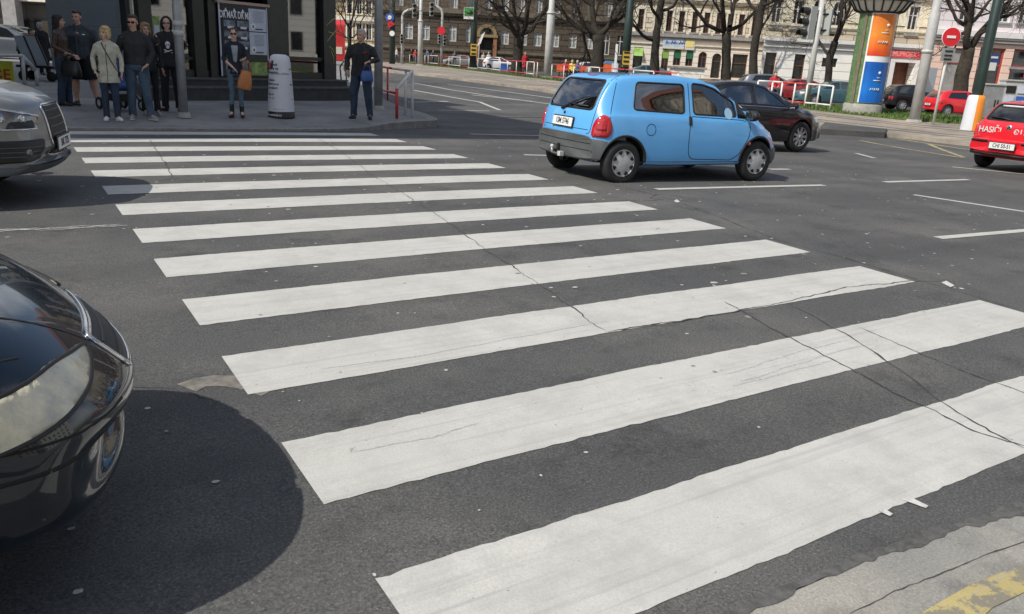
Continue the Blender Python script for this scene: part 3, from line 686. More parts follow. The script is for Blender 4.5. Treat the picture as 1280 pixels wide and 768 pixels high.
# dark office block with pale columns, upper left corner of the picture
D = 62; X0, _ = F(-40, 30, D); X1, _ = F(90, 30, D)
org = FH*D+RH*X0; off_ = empty('office_block', (org.x, org.y, 0), -YAW, 'dark office block with tall pale columns in the upper left corner', 'building')
Wd = X1-X0; b_ = MB(); b_.box((Wd/2, 4, 8), (Wd, 7.9, 18), 'dark_office'); b_.build('wall', off_)
x, _ = F(25, 20, D)
for k in (-1, 0, 1):
    c_ = MB(); c_.box((x-X0+k*5.2+.2, -1.2, 5), (1.0, .8, 12), 'ledge_grey'); c_.build('column', off_)
for z in (3.9, 6.9):
    c_ = MB(); c_.box((Wd/2, -.6, z), (Wd, 1.0, .28), 'stone_trim'); c_.build('ledge', off_)
for k in range(6):
    for z in (1.6, 5.3, 8.4):
        wn = MB(); wn.box((.8+k*1.6, -.02, z), (1.25, .08, 2.0), 'frame_dark'); wo = wn.build('window', off_); g = MB(); g.box((.8+k*1.6, -.07, z), (1.1, .03, 1.8), 'pane'); g.build('pane', wo)

# ================================================================ kiosk
mat('kiosk_black', (.014, .016, .015), .35, var=.4, vscale=6, bump=.1, bscale=40); mat('kiosk_step', (.035, .037, .037), .7, var=.3, vscale=5); mat('kiosk_step_top', (.085, .09, .09), .75, var=.3, vscale=5)
glass_mat('kiosk_glass', (.55, .60, .60), ior=2.3); mat('board_tan', (.42, .32, .26), .6); mat('paper_white', (.55, .58, .66), .7, var=.08, vscale=20); mat('poster_black', (.02, .02, .024), .5)
mat('letter_white', (.78, .78, .80), .6); mat('poster_grey', (.16, .19, .22), .5, var=.7, vscale=9); mat('poster_green', (.24, .32, .10), .6, var=.5, vscale=12); mat('graffiti', (.50, .48, .15), .6)
PL = G(170, 126, .15); PR = G(441, 126, .15)
dk = (PR-PL); dk.z = 0; KW = dk.length; ka = atan2(dk.y, dk.x)
kz = gz(PL.lerp(PR, .6).x, PL.lerp(PR, .6).y)+.10
kiosk = empty('kiosk', (PR.x, PR.y, kz), ka, 'black glazed kiosk on two dark steps behind the waiting people', 'kiosk')
def kp(px, py, dy=0):
    "local x, z on the kiosk plane y = dy"
    inv = Matrix.Rotation(-ka, 3, 'Z'); o = inv @ (CAMP-Vector((PR.x, PR.y, kz))); d = inv @ ray(px, py); t = (dy-o.y)/d.y; q = o+d*t; return q.x, q.z
y1, y2 = .42, .78      # set backs of the second step and the wall
zs1 = kp(350, 111)[1]; SW = -kp(180, 118)[0]; b_ = MB(); tr4 = lambda x, e: [(-x-e, -e), (e, -e), (e, 4+e), (-x+2.0-e, 4+e)]; b_.prism(tr4(SW, 0), 0, zs1, 'kiosk_step', plane='xy'); b_.prism(tr4(SW, .03), zs1, zs1+.04, 'kiosk_step_top', plane='xy'); b_.build('lower_step', kiosk)
zs2 = kp(350, 101, y1)[1]; xr2 = kp(434, 101, y1)[0]; SV = SW+xr2-.3; b_ = MB(); tr5 = lambda e: [(xr2-SV-e, y1-e), (xr2+e, y1-e), (xr2+e, y1+3.2+e), (xr2-SV+1.7-e, y1+3.2+e)]; b_.prism(tr5(0), zs1+.04, zs2, 'kiosk_step', plane='xy'); b_.prism(tr5(.03), zs2, zs2+.04, 'kiosk_step_top', plane='xy'); b_.build('upper_step', kiosk)
ZB = zs2+.04; ZT = ZB+3.3; D2 = 2.3
xs_ = {k: kp(p, 50, y2)[0] for k, p in dict(a=176, b=192, c=243, d=257, e=262, f=272, g=336, h=361, i=405, j=420).items()}
def post(x0, x1, y, name='post', dep=.2):
    p_ = MB(); p_.box(((x0+x1)/2, y+dep/2, (ZB+ZT)/2), (x1-x0, dep, ZT-ZB), 'kiosk_black'); return p_.build(name, kiosk)
for a_, c_ in (('a', 'b'), ('c', 'd'), ('e', 'f'), ('g', 'h'), ('i', 'j')): post(xs_[a_], xs_[c_], y2)
XR = xs_['j']; XL = xs_['a']
for x in (XR-.24, XL+1.75): post(x, x+.24, y2+D2)
post(XR-.2, XR, y2+D2/2)
b_ = MB(); b_.prism([(XL-.2, y2-.3), (XR+.25, y2-.3), (XR+.25, y2+D2+.4), (XL+1.7, y2+D2+.4)], ZT, ZT+.7, 'kiosk_black', plane='xy'); b_.build('roof', kiosk)
b_ = MB(); b_.box(((XL+XR)/2, y2+.12, ZB+.09), (XR-XL-.02, .12, .18), 'kiosk_black'); zr = kp(385, 74, y2)[1]
b_.box(((xs_['h']+xs_['i'])/2, y2+.1, zr), (xs_['i']-xs_['h'], .08, .10), 'kiosk_black'); b_.box(((xs_['b']+xs_['c'])/2, y2+.1, zr-.1), (xs_['c']-xs_['b'], .06, .06), 'kiosk_black'); b_.build('glazing_bar', kiosk)
for a_, c_ in (('b', 'c'), ('d', 'e'), ('h', 'i')):
    g = MB(); g.box(((xs_[a_]+xs_[c_])/2, y2+.16, (ZB+ZT)/2), (xs_[c_]-xs_[a_], .012, ZT-ZB), 'kiosk_glass'); g.build('glass', kiosk)
for (yy0, yy1) in ((y2+.2, y2+D2/2), (y2+D2/2+.2, y2+D2)):
    g = MB(); g.box((XR-.1, (yy0+yy1)/2, (ZB+ZT)/2), (.012, yy1-yy0, ZT-ZB), 'kiosk_glass'); g.build('glass', kiosk)
XLB = XL+1.75; g = MB(); g.prism([(XL+.02, y2+.21), (XL+.12, y2+.21), (XLB+.1, y2+D2), (XLB, y2+D2)], ZB, ZT, 'kiosk_black', plane='xy'); g.build('side_panel', kiosk)
g = MB(); g.box(((XR+XLB)/2, y2+D2+.1, (ZB+ZT)/2), (XR-XLB-.5, .012, ZT-ZB), 'kiosk_glass'); g.build('glass', kiosk)
# display board with posters between the posts e..h
xa, z1 = kp(272, 3, y2-.06); xb, z0 = kp(337, 96, y2-.06); bw = xb-xa
b_ = MB(); b_.box(((xa+xb)/2, y2-.03, (z0+z1)/2), (bw, .06, z1-z0), 'kiosk_black'); board = b_.build('poster_board', kiosk)
b_ = MB(); b_.box(((xa+xb)/2, y2-.05, z1+.03), (bw+.1, .12, .07), 'board_tan'); b_.box((xa+.02, y2-.066, (z0+z1)/2), (.04, .012, z1-z0), 'paper_white'); b_.box((xb-.03, y2-.066, (z0+z1)/2+.2), (.03, .012, (z1-z0)*.75), 'paper_white'); b_.build('board_frame', board)
H_ = z1-z0; yq = y2-.068
b_ = MB(); b_.box((xa+bw*.32, yq, z1-H_*.36), (bw*.52, .01, H_*.68), 'poster_black'); pb = b_.build('concert_poster', board)
font_mesh('DR MAX DR MA', .25, 'letter_white', 'lettering', pb, (xa+bw*.33, yq-.008, z1-H_*.155), (pi/2, 0, 0), sx=.55, bold=.018)
b_ = MB(); random.seed(5)
for k in range(3):
    x = xa+bw*(.14+.17*k); b_.prism([(x-.05, z1-H_*.11), (x+.05, z1-H_*.11), (x, z1-H_*.06)], yq-.012, yq-.006, 'letter_white')
for r_ in range(3):
    for c_ in range(2): b_.box((xa+bw*(.20+.27*c_), yq-.009, z1-H_*(.27+.14*r_)), (bw*.22, .008, H_*.085), 'poster_grey'); b_.box((xa+bw*(.22+.26*c_), yq-.011, z1-H_*(.322+.14*r_)), (bw*.12, .012, H_*.03), 'letter_white')
b_.ell((xa+bw*.52, yq-.006, z1-H_*.43), (.10, .01, .13), 'poster_grey'); tag(b_.build('poster_print', pb), 'printed pattern of the concert poster')
b_ = MB()
for k in range(2):
    z = z1-H_*(.20+.33*k); b_.box((xa+bw*.78, yq, z), (bw*.36, .01, H_*.315), 'paper_white')
    for q in range(9): b_.box((xa+bw*.80, yq-.008, z+H_*(.12-.018*q)), (bw*.24*(.7+.3*random.random()), .004, .008), 'poster_grey')
    b_.ell((xa+bw*.68, yq-.006, z-H_*.09), (.085, .008, .085), 'letter_white'); b_.box((xa+bw*.68, yq-.013, z-H_*.09), (.05, .008, .07), 'poster_grey'); b_.box((xa+bw*.80, yq-.009, z-H_*.125), (bw*.16, .006, .03), 'poster_black')
b_.build('printed_notice', board)
b_ = MB(); b_.box((xa+bw*.32, yq, z0+H_*.13), (bw*.45, .01, H_*.22), 'poster_grey'); b_.box((xa+bw*.78, yq, z0+H_*.11), (bw*.34, .01, H_*.19), 'poster_green'); b_.box((xa+bw*.72, yq-.008, z0+H_*.12), (.10, .008, .26), 'awning_green'); b_.build('small_poster', board)
b_ = MB()   # graffiti on the corner post, yellow green strokes
x0_ = xs_['j']-.12
for k, (a_, c_) in enumerate(((kp(408, 32, y2), kp(420, 22, y2)), (kp(410, 40, y2), kp(419, 47, y2)), (kp(409, 52, y2), kp(420, 38, y2)), (kp(411, 58, y2), kp(419, 70, y2)), (kp(414, 64, y2), kp(417, 80, y2)))):
    b_.tube([(a_[0], y2-.004, a_[1]), ((a_[0]+c_[0])/2+.03, y2-.006, (a_[1]+c_[1])/2+.04), (c_[0], y2-.004, c_[1])], .012, 'graffiti', 5)
b_.build('graffiti', kiosk)
b_ = MB(); cx_, cz_ = kp(196, 35, y2+.1); b_.box((cx_, y2+.14, cz_), (.22, .01, .55), 'poster_green'); b_.box((cx_+.01, y2+.13, cz_-.05), (.14, .008, .22), 'paper_white'); b_.build('window_notice', kiosk)
# plain grey wall left of the kiosk
DW = G(105, 90, .15).dot(FH)
wa = F(62, 50, DW)[0]; wb = F(152, 50, DW)[0]; org = FH*DW+RH*wa
gw = empty('advert_wall', (org.x, org.y, gz(org.x, org.y)+.1), -YAW, 'plain grey rendered wall behind the waiting group, left of the kiosk', 'wall')
b_ = MB(); b_.box(((wb-wa)/2, .4, 2.7), (wb-wa, .8, 5.6), 'grey_wall'); b_.build('wall', gw)
b_ = MB(); b_.box(((wb-wa)+.12, .35, 2.7), (.2, .6, 5.6), 'frame_dark'); b_.box(((wb-wa)+.32, .3, 2.7), (.10, .1, 5.6), 'quoin'); b_.build('edge_strip', gw)

# ================================================================ the street behind the photographer (seen in windows and paint)
for k, (y, xx, wd, hh, m_, rz_, lab) in enumerate(((-28, -12, 26, 17, 'cream_ground', .15, 'tall cream house on the near side of the junction, behind the photographer'), (-27, 27, 30, 20, 'cream_upper', .56, 'broad sand coloured house on the near side of the junction, behind the photographer'), (-13, 55, 34, 16, 'white_plaster', .97, 'long white house on the near side of the junction, right of the photographer'))):
    t = empty('near_side_house', (xx, y, 0), rz_, lab, 'building', 'houses behind the photographer'); b_ = MB(); b_.box((0, -6, hh/2), (wd, 12, hh), m_); b_.build('wall', t)
    b_ = MB(); b_.prism([(-12.4, hh), (.4, hh), (-6, hh+4)], -wd/2, wd/2, 'roof_tile', plane='yz'); b_.build('roof', t)
    for j in range(int(hh/3.4)):
        for i in range(int(wd/3.2)):
            x = -wd/2+1.8+i*3.2; wn = MB(); wn.box((x, .0, 2.2+j*3.3), (1.3, .1, 1.9), 'frame_white'); wo = wn.build('window', t); g = MB(); g.box((x, .06, 2.2+j*3.3), (1.1, .03, 1.7), 'pane'); g.build('pane', wo)
# ================================================================ trees
mat('bark', (.045, .036, .026), .95, var=.45, vscale=7, bump=.9, bscale=14); mat('bark_dark', (.030, .025, .019), .95, var=.4, vscale=7, bump=.8, bscale=14); mat('twig', (.060, .046, .032), .9)
def limb(mb, p, d, L, r, depth, rnd, tw, mt, spread=.75, minr=.009, droop=0):
    n = 5; pts = [p]; rr = [r]; q = p.copy(); dd = d.normalized()
    for i in range(n):
        dd = (dd+Vector((rnd.gauss(0, .17), rnd.gauss(0, .17), rnd.gauss(.03-droop, .13)))).normalized(); q = q+dd*(L/n); pts.append(q.copy()); rr.append(max(minr*.6, r*(1-.55*(i+1)/n)))
    mb.tube(pts, rr, mt if depth > 1 else 'twig', 9 if r > .08 else (5 if r > .03 else 3), cap=False)
    if depth <= 0: return
    k = rnd.choice((2, 3, 3)) if depth > 1 else 5
    for j in range(k):
        i = rnd.randint(2, n); base = pts[i]; a = rnd.uniform(0, 2*pi); o = dd.orthogonal().normalized(); o2 = dd.cross(o)
        nd = (dd*(1-spread*.45)+(o*cos(a)+o2*sin(a))*spread*rnd.uniform(.6, 1.2)).normalized()
        limb(mb, base, nd, L*rnd.uniform(.55, .82), max(minr, rr[i]*rnd.uniform(.5, .75)), depth-1, rnd, tw, mt, spread, minr, droop)
def tree(name, label, base, D_, trunk, limbs, seed, mt='bark', depth=4, group='bare trees along the verge', spread=.75):
    """trunk: [(px, py, radius)] centre line in the photograph at distance D_, limbs: [(px, py, px2, py2, radius)]"""
    rnd = random.Random(seed)
    def at(px, py, dd=0): X, z = F(px, py, D_+dd); v = RH*X+FH*(D_+dd); return Vector((v.x, v.y, z))
    b0 = at(*base); g = gz(b0.x, b0.y); t = empty(name, (b0.x, b0.y, g), 0, label, 'tree', group)
    loc = Vector((b0.x, b0.y, g)); P = [at(px, py)-loc for px, py, r in trunk]; P = [Vector((P[0].x, P[0].y, -.1))]+P; R_ = [trunk[0][2]*1.35]+[r for _, _, r in trunk]
    # flared, slightly crooked trunk
    mb = MB(); pp = []; qq = []
    for i in range(len(P)-1):
        for k in range(4):
            u = k/4; v = P[i].lerp(P[i+1], u); v += Vector((noise.noise(v+Vector((seed, 0, 0))), noise.noise(v+Vector((0, seed, 0))), 0))*.10*(1 if i else 0); pp.append(v); qq.append((R_[i]*(1-u)+R_[i+1]*u)*(1+.12*noise.noise(v*1.7)))
    pp.append(P[-1]); qq.append(R_[-1]); mb.tube(pp, qq, mt, 14); tr = mb.build('trunk', t)
    cr_ = MB()
    for k, (x, y, x2, y2, r) in enumerate(limbs):
        a = at(x, y)-loc; c = at(x2, y2, rnd.uniform(-1.8, 1.8))-loc; mid = a.lerp(c, .5)+Vector((rnd.uniform(-.2, .2), rnd.uniform(-.2, .2), -.12*(c-a).length))
        path = [a, a.lerp(mid, .5)+Vector((0, 0, -.05)), mid, mid.lerp(c, .5), c]; rr = [r, r*.92, r*.8, r*.7, r*.6]
        cr_.tube(path, rr, mt, 9, cap=False)
        for q in range(3): limb(cr_, path[2+min(q, 2)], ((c-a).normalized()+Vector((rnd.gauss(0, .4), rnd.gauss(0, .4), rnd.gauss(.1, .4)))), rnd.uniform(1.6, 2.6), rr[3]*.7, depth-1, rnd, None, mt, spread)
        limb(cr_, c, c-mid, rnd.uniform(1.8, 2.8), rr[4], depth, rnd, None, mt, spread)
    c = cr_.build('crown', t, fix=False); return t
def dist(px, py): return G(px, py, .15).dot(FH)
tree('bare_tree', 'dark forked bare tree before the stone institute, right of its door', (646, 92), dist(646, 90), [(646, 88, .55), (647, 66, .45), (650, 44, .42)],
     [(649, 47, 632, 18, .28), (650, 45, 660, 8, .30), (652, 42, 675, 22, .22), (640, 30, 618, 8, .16), (655, 30, 690, 2, .2), (650, 42, 640, -10, .22)], 1, 'bark_dark', 5, spread=.9)
tree('bare_tree', 'dark bare tree with the widest tangle of twigs', (748, 98), dist(748, 98), [(748, 96, .60), (747, 70, .5), (748, 44, .45)],
     [(748, 50, 722, 30, .26), (748, 46, 740, 8, .3), (749, 44, 772, 18, .26), (735, 40, 700, 12, .2), (760, 32, 790, 2, .16), (748, 46, 715, -4, .22), (728, 36, 735, 66, .14)], 2, 'bark_dark', 5, spread=1.0)
tree('bare_tree', 'dark bare tree with a bent low limb left of the blue shop sign', (818, 106), dist(818, 106), [(818, 100, .33), (819, 62, .27), (822, 36, .25), (825, 10, .22), (828, -12, .2)],
     [(816, 50, 790, 29, .14), (826, 14, 850, -6, .12), (824, 22, 808, -10, .12), (827, 0, 842, -30, .15)], 3, 'bark_dark', 5)
tree('bare_tree', 'dark bare tree with a long curved left limb over the arched shop windows', (907, 112), dist(907, 112), [(907, 108, .36), (908, 70, .30), (908, 42, .30)],
     [(906, 40, 866, 8, .16), (905, 38, 902, -8, .2), (911, 38, 948, 10, .15), (912, 34, 920, -10, .17)], 4, 'bark_dark', 5)
tree('bare_tree', 'dark straight bare tree where the cream building meets the beige one', (942, 118), dist(942, 118), [(940, 112, .30), (942, 70, .25), (947, 36, .23), (953, 6, .2), (958, -14, .18)],
     [(950, 14, 930, -6, .12), (953, 6, 972, -10, .13), (946, 40, 962, 18, .08)], 5, 'bark_dark', 5)
tree('bare_tree', 'slim dark bare tree behind the traffic light pole, left of the advertising column', (1034, 130), dist(1034, 128), [(1034, 122, .24), (1035, 96, .20), (1038, 68, .20), (1044, 52, .2)],
     [(1038, 70, 1022, 48, .10), (1044, 52, 1052, 20, .15), (1046, 48, 1062, 10, .12), (1042, 44, 1018, 26, .07), (1052, 20, 1058, -20, .1)], 6, 'bark_dark', 5)
tree('bare_tree', 'thick rough barked bare tree forking in two behind the no entry sign', (1196, 142), dist(1196, 140), [(1196, 138, .48), (1200, 108, .40), (1206, 82, .38), (1211, 60, .34)],
     [(1210, 62, 1213, 28, .24), (1214, 58, 1246, 18, .22), (1212, 34, 1188, 6, .12), (1212, 30, 1206, -12, .15), (1214, 28, 1236, 2, .13), (1242, 20, 1272, 11, .12), (1246, 18, 1262, -20, .16)], 7, 'bark', 5)
tree('bare_shrub_tree', 'small bare tree showing between the kiosk corner and the man with the blue bag', (434, 88), 38, [(434, 86, .10), (436, 60, .09), (437, 44, .08)],
     [(437, 46, 426, 18, .05), (437, 44, 444, 12, .06), (436, 52, 424, 40, .04), (437, 48, 450, 30, .04)], 8, 'bark_dark', 4, group=None)

for k, (x_, y_, sd) in enumerate(((-9, -17, 31), (1, -18, 32), (12, -17, 33), (24, -18, 34))):
    rnd = random.Random(sd); t = empty('bare_tree', (x_, y_, gz(x_, y_)), 0, 'bare tree on the near side of the street, %s from the left behind the photographer' % ('first', 'second', 'third', 'fourth')[k], 'tree', 'bare trees behind the photographer')
    mb = MB(); mb.tube([(0, 0, -.1), (.1, 0, 1.5), (0, .1, 3.2)], [.34, .26, .24], 'bark_dark', 12); mb.build('trunk', t); mb = MB()
    for q in range(6): a = q*1.05+rnd.random(); limb(mb, Vector((0, .1, 3.0)), Vector((cos(a)*.8, sin(a)*.8, .9)), 3.2, .13, 4, rnd, None, 'bark_dark')
    mb.build('crown', t, fix=False)

# ================================================================ street furniture
mat('galv', (.33, .34, .34), .45, metal=.35, var=.2, vscale=3); mat('galv_light', (.46, .46, .44), .5, var=.15, vscale=3); mat('post_green', (.018, .035, .030), .45, var=.2, vscale=4)
mat('white_metal', (.66, .65, .62), .45, var=.12, vscale=5); mat('red_metal', (.52, .035, .035), .45, var=.2, vscale=6); mat('signal_grey', (.36, .38, .36), .5); mat('signal_black', (.02, .02, .02), .4)
mat('lens_red', (.12, .01, .01), .2); mat('lens_amber', (.14, .06, .01), .2); mat('lens_green', (.01, .08, .03), .2); mat('rust', (.16, .08, .04), .9, var=.4)
mat('orange_plastic', (.80, .27, .03), .5, var=.08); mat('white_plastic', (.62, .63, .66), .55, var=.06); mat('conc', (.30, .29, .26), .9, var=.25, vscale=4)
def up_at(px, py, dz=.12): return PV(px, py) if px < 480 and py > 100 else G(px, py, dz)
def vdir_top(p, px, py):
    "height on the upright line over ground point p that is seen at pixel row py"
    D = p.dot(FH); return F(px, py, D)[1]-p.z
def pole(name, label, base, rs, H, m='galv', dz=.12, collar=None, foot=True, group=None, tilt=(0, 0)):
    p = up_at(*base, dz=dz); t = empty(name, p, 0, label, 'pole', group); mb = MB(); tx, ty = tilt
    mb.tube([(0, 0, 0), (tx*.33, ty*.33, H*.33), (tx*.34, ty*.34, H*.34), (tx, ty, H)], [rs[0], rs[0]*.97, rs[1], rs[1]*.85], m, 16); mb.build('shaft', t)
    if collar:
        for c in collar: k = MB(); k.tube([(tx*c/H, ty*c/H, c-.05), (tx*c/H, ty*c/H, c+.05)], rs[0]*1.12, 'galv_light', 16); k.build('collar', t)
    if foot: k = MB(); k.lathe([(0, .10), (rs[0]*1.25, .10), (rs[0]*1.6, .02), (rs[0]*1.7, 0)], 'conc', 14); k.build('foot', t)
    return t, p
pole('lamp_post', 'grey steel lamp post that the hooded man leans on', (230, 147), (.085, .075), 6, 'galv', .15, collar=(1.55, 1.72), tilt=(0, 0))
pole('lamp_post', 'grey steel pole right behind the man with the blue bag', (473, 137), (.11, .105), 8, 'galv', .15)
pole('tram_mast', 'slim tall silver mast between the two far traffic lights', (525, 82), (.26, .17), 13, 'galv_light', .15, collar=(4.2,), group='tram wire masts')
pole('tram_mast', 'tall silver mast by the railing gap, left of the blue car', (684, 98), (.28, .20), 13, 'galv_light', .15, collar=(4.2,), group='tram wire masts')
pole('tram_mast', 'thick pale grey mast just right of the advertising column', (1142, 153), (.18, .14), 11, 'galv_light', .12, collar=(2.4,), group='tram wire masts')
pole('flagpole', 'very thin white pole in front of the beige building', (967, 80), (.07, .05), 11, 'white_metal', .15, foot=False)
# dark posts with signs
def plate(t, c, d, m, name='sign_panel', rz=0): b = MB(); b.box(c, d, m, rz); return b.build(name, t)
mat('sign_green', (.06, .30, .07), .5); mat('sign_ochre', (.55, .36, .04), .5); mat('sign_red_flat', (.62, .02, .03), .45); mat('sign_white', (.75, .75, .73), .5); mat('sign_bluef', (.04, .12, .45), .5)
FR = -YAW
t, p = pole('sign_post', 'dark green post with a green sign and a yellow sign by the institute door', (590.5, 86), (.34, .30), 14, 'post_green', .15)
def sg(t, p, px0, py0, px1, py1, m, name, yoff=-.42, th=.06):
    D = p.dot(FH)+yoff; x0, z1 = F(px0, py0, D); x1, z0 = F(px1, py1, D); c = RH*((x0+x1)/2)+FH*D; b = MB(); b.box((c.x-p.x, c.y-p.y, (z0+z1)/2-p.z), (x1-x0, th, z1-z0), m, FR); return b.build(name, t), (c-Vector((p.x, p.y, 0)), (z0+z1)/2-p.z, x1-x0, z1-z0)
o, q = sg(t, p, 580, 9, 592, 24.5, 'sign_white', 'green_sign'); sg(t, p, 580.5, 9.5, 591.5, 20.5, 'sign_green', 'sign_face', -.47, .02)[0].parent = o
k = MB(); c = q[0]; r3 = Matrix.Rotation(FR, 3, 'Z')
def wv(c, dx, dy, z): v = r3 @ Vector((dx, dy, 0)); return (c.x+v.x, c.y+v.y, z)
k.tube([wv(c, -.35, -.1, q[1]+.15), wv(c, 0, -.1, q[1]-.02), wv(c, .35, -.1, q[1]+.12)], .06, 'signal_black', 6); k.tube([wv(c, .1, -.1, q[1]+.3), wv(c, .38, -.1, q[1]+.1), wv(c, .1, -.1, q[1]-.05)], .05, 'signal_black', 6); k.build('arrow_mark', o)
o, q = sg(t, p, 588.5, 55, 595.5, 70, 'sign_ochre', 'yellow_sign')
k = MB(); c = q[0]
for i in (-1, 0, 1): k.box(wv(c, 0, -.05, q[1]+i*.36), (.42, .03, .16), 'signal_black', FR)
k.build('lettering', o)
t, p = pole('street_name_post', 'short white board on a slanting post by the institute door', (598, 84), (.06, .05), 3.2, 'galv', .15, foot=False)
k = MB(); k.prism([(-.25, 2.3), (.15, 2.6), (.62, 3.9), (.25, 3.6)], -.03, .03, 'sign_white'); kk = k.build('sign_panel', t); kk.rotation_euler = (0, 0, FR)
t, p = pole('sign_post', 'dark green post with a yellow board behind the roof of the blue car', (779, 106), (.26, .22), 12, 'post_green', .15)
o, q = sg(t, p, 779, 64, 786.5, 84, 'sign_ochre', 'yellow_sign'); c = q[0]; k = MB()
for i in (-1.5, -.5, .5, 1.5): k.box(wv(c, 0, -.05, q[1]+i*.26), (.34, .03, .10), 'signal_black', FR)
k.build('lettering', o)
k = MB(); k.box(wv(c, -.62, .2, q[1]-.1), (.14, .1, 1.9), 'sign_white', FR); k.build('white_strip', t)
t, p = pole('sign_post', 'dark post with stacked round and triangular signs left of the far traffic light', (490, 80), (.30, .28), 12, 'post_green', .15, foot=False)
D = p.dot(FH)-.4
def disc(t, p, px, py, r, m, D, th=.04, name='round_sign', n=24, rim=None):
    x, z = F(px, py, D); c = RH*x+FH*D; b = MB(); b.prism([(r*cos(2*pi*i/n), r*sin(2*pi*i/n)) for i in range(n)], 0, th, m); o = b.build(name, t); o.location = (c.x-p.x, c.y-p.y, z-p.z); o.rotation_euler = (0, 0, FR); return o
disc(t, p, 487, 22, .42, 'sign_bluef', D); k = disc(t, p, 488, 30, .5, 'sign_red_flat', D, n=3, name='triangular_sign'); k.rotation_euler = (0, -pi/6+pi, FR) if False else (0, 0, FR)
o, q = sg(t, p, 486.5, 38, 493.5, 46, 'signal_black', 'square_sign'); disc(o, p, 490, 42, .26, 'sign_white', D-.08, name='round_mark')
o = tag(disc(t, p, 487, 22, .2, 'sign_white', D-.06, name='round_mark'))
t, p = pole('bus_stop_post', 'white board on thin post left of the arched windows', (497, 78), (.06, .05), 5, 'galv', .15, foot=False)
sg(t, p, 493, 23, 501, 34.5, 'sign_white', 'sign_panel')
def signal_head(name, parent, loc, rz, s=1.0, light='lens_red', n=3):
    h = MB(); H = .32*n*s; h.box((0, 0, 0), (.30*s, .22*s, H), 'signal_grey'); hd = h.build(name, parent); hd.location = loc; hd.rotation_euler = (0, 0, rz)
    for i in range(n):
        z = H/2-.16*s-.32*s*i; l = MB(); l.lathe([(0, -.115*s), (.105*s, -.115*s), (.105*s, -.10*s)], ('lens_red', 'lens_amber', 'lens_green')[i] if n == 3 else 'lens_red', 16, axis='y'); l.build('lens', hd).location = (0, 0, z)
        v = MB(); arc = [(.13*s*cos(a), .13*s*sin(a)) for a in [radians(-20+22*k) for k in range(11)]]; arc2 = [(.115*s*cos(a), .115*s*sin(a)) for a in reversed([radians(-20+22*k) for k in range(11)])]
        v.prism(arc+arc2, -.36*s, -.10*s, 'signal_black'); v.build('visor', hd).location = (0, 0, z)
    return hd
# traffic light on the right (photo 1010..1030)
p = up_at(1011, 118, .12)
D = dist(1012, 133)
q = FH*D+RH*F(1008, 128, D)[0]; p = Vector((q.x, q.y, gz(q.x, q.y)+.12))
tl = empty('traffic_light', p, 0, 'grey traffic light with a big side-on head, left of the advertising column', 'traffic light')
zt = F(1035, -12, D)[1]-p.z; mb = MB(); mb.tube([(0, 0, 0), (0, 0, zt)], [.13, .10], 'galv_light', 16); mb.build('pole', tl)
k = D/CAM_F
hx = FR-pi/2+.35
x, z = F(1012, 29, D); c = RH*x+FH*D; signal_head('signal_head', tl, (c.x-p.x, c.y-p.y, z-p.z), hx, 1.32)
x, z = F(1035, 28, D); c = RH*x+FH*(D+.1); signal_head('signal_head', tl, (c.x-p.x, c.y-p.y, z-p.z), FR+pi*.82, 1.05)
mb = MB()
for py in (18, 38):
    a = F(1012, py, D); b = F(1036, py, D); A_ = RH*a[0]+FH*D-Vector((p.x, p.y, 0)); B_ = RH*b[0]+FH*D-Vector((p.x, p.y, 0)); mb.tube([(A_.x, A_.y, a[1]-p.z), (B_.x, B_.y, b[1]-p.z)], .035, 'signal_black', 6)
mb.build('bracket', tl)
# two far traffic lights with curved arms
def arm_light(label, base, pts, heads, extra=None, extram=None):
    p = up_at(*base, dz=.15); D = p.dot(FH); t = empty('traffic_light', p, 0, label, 'traffic light', 'far traffic lights with curved arms')
    P = []
    for px, py in pts: x, z = F(px, py, D); c = RH*x+FH*D; P.append((c.x-p.x, c.y-p.y, z-p.z))
    mb = MB(); mb.tube([(0, 0, 0)]+P, [.16]+[.14]*(len(P)-1)+[.09], 'galv_light', 10); mb.build('curved_arm', t)
    for px, py, s in heads: x, z = F(px, py, D-.3); c = RH*x+FH*(D-.3); signal_head('signal_head', t, (c.x-p.x, c.y-p.y, z-p.z), FR+.2, s)
    return t, p, D
arm_light('far traffic light whose arm curves to the right, left of the slim mast', (502.5, 80), [(503, 40), (503.2, 20), (505, 16), (510, 13), (517, 11)], [(518, 14, 1.45), (502, 49, 1.0)])
t, p, D = arm_light('far traffic light whose arm curves left, red disc on its pole', (552, 82), [(552.5, 40), (553, 16), (551.5, 12), (547, 9), (541, 7)], [(539.5, 12, 1.45), (549, 49, 1.0), (555.5, 51, 1.1)])
disc(t, p, 551.5, 38.5, 1.0 if False else .42, 'sign_red_flat', D-.4, name='round_sign')
# no entry sign
p = up_at(1166, 156, .12); D = p.dot(FH); ne = empty('no_entry_sign', p, 0, 'red round no entry sign with a white bar on a thin pole', 'road sign')
mb = MB(); zt = F(1188, 34, D)[1]-p.z; mb.tube([(0, 0, 0), (0, 0, zt)], .045, 'white_metal', 10); mb.build('pole', ne)
o = disc(ne, p, 1189.5, 46.5, .315, 'sign_white', D-.08, name='sign_disc'); disc(ne, p, 1189.5, 46.5, .298, 'sign_red_flat', D-.095, .02, 'red_face').parent = ne
b = sg(ne, p, 1184.3, 44.5, 1194.5, 48.3, 'sign_white', 'white_bar', -.11, .015)[0]
b = sg(ne, p, 1178.5, 60, 1191, 77.5, 'galv', 'side_plate', -.08, .05)
c = b[1][0]; k = MB(); zz = b[1][1]
for i in (.12, -.02, -.14): k.box(wv(c, 0, -.04, zz+i), (.26, .01, .05), 'signal_black', FR)
k.build('lettering', b[0])
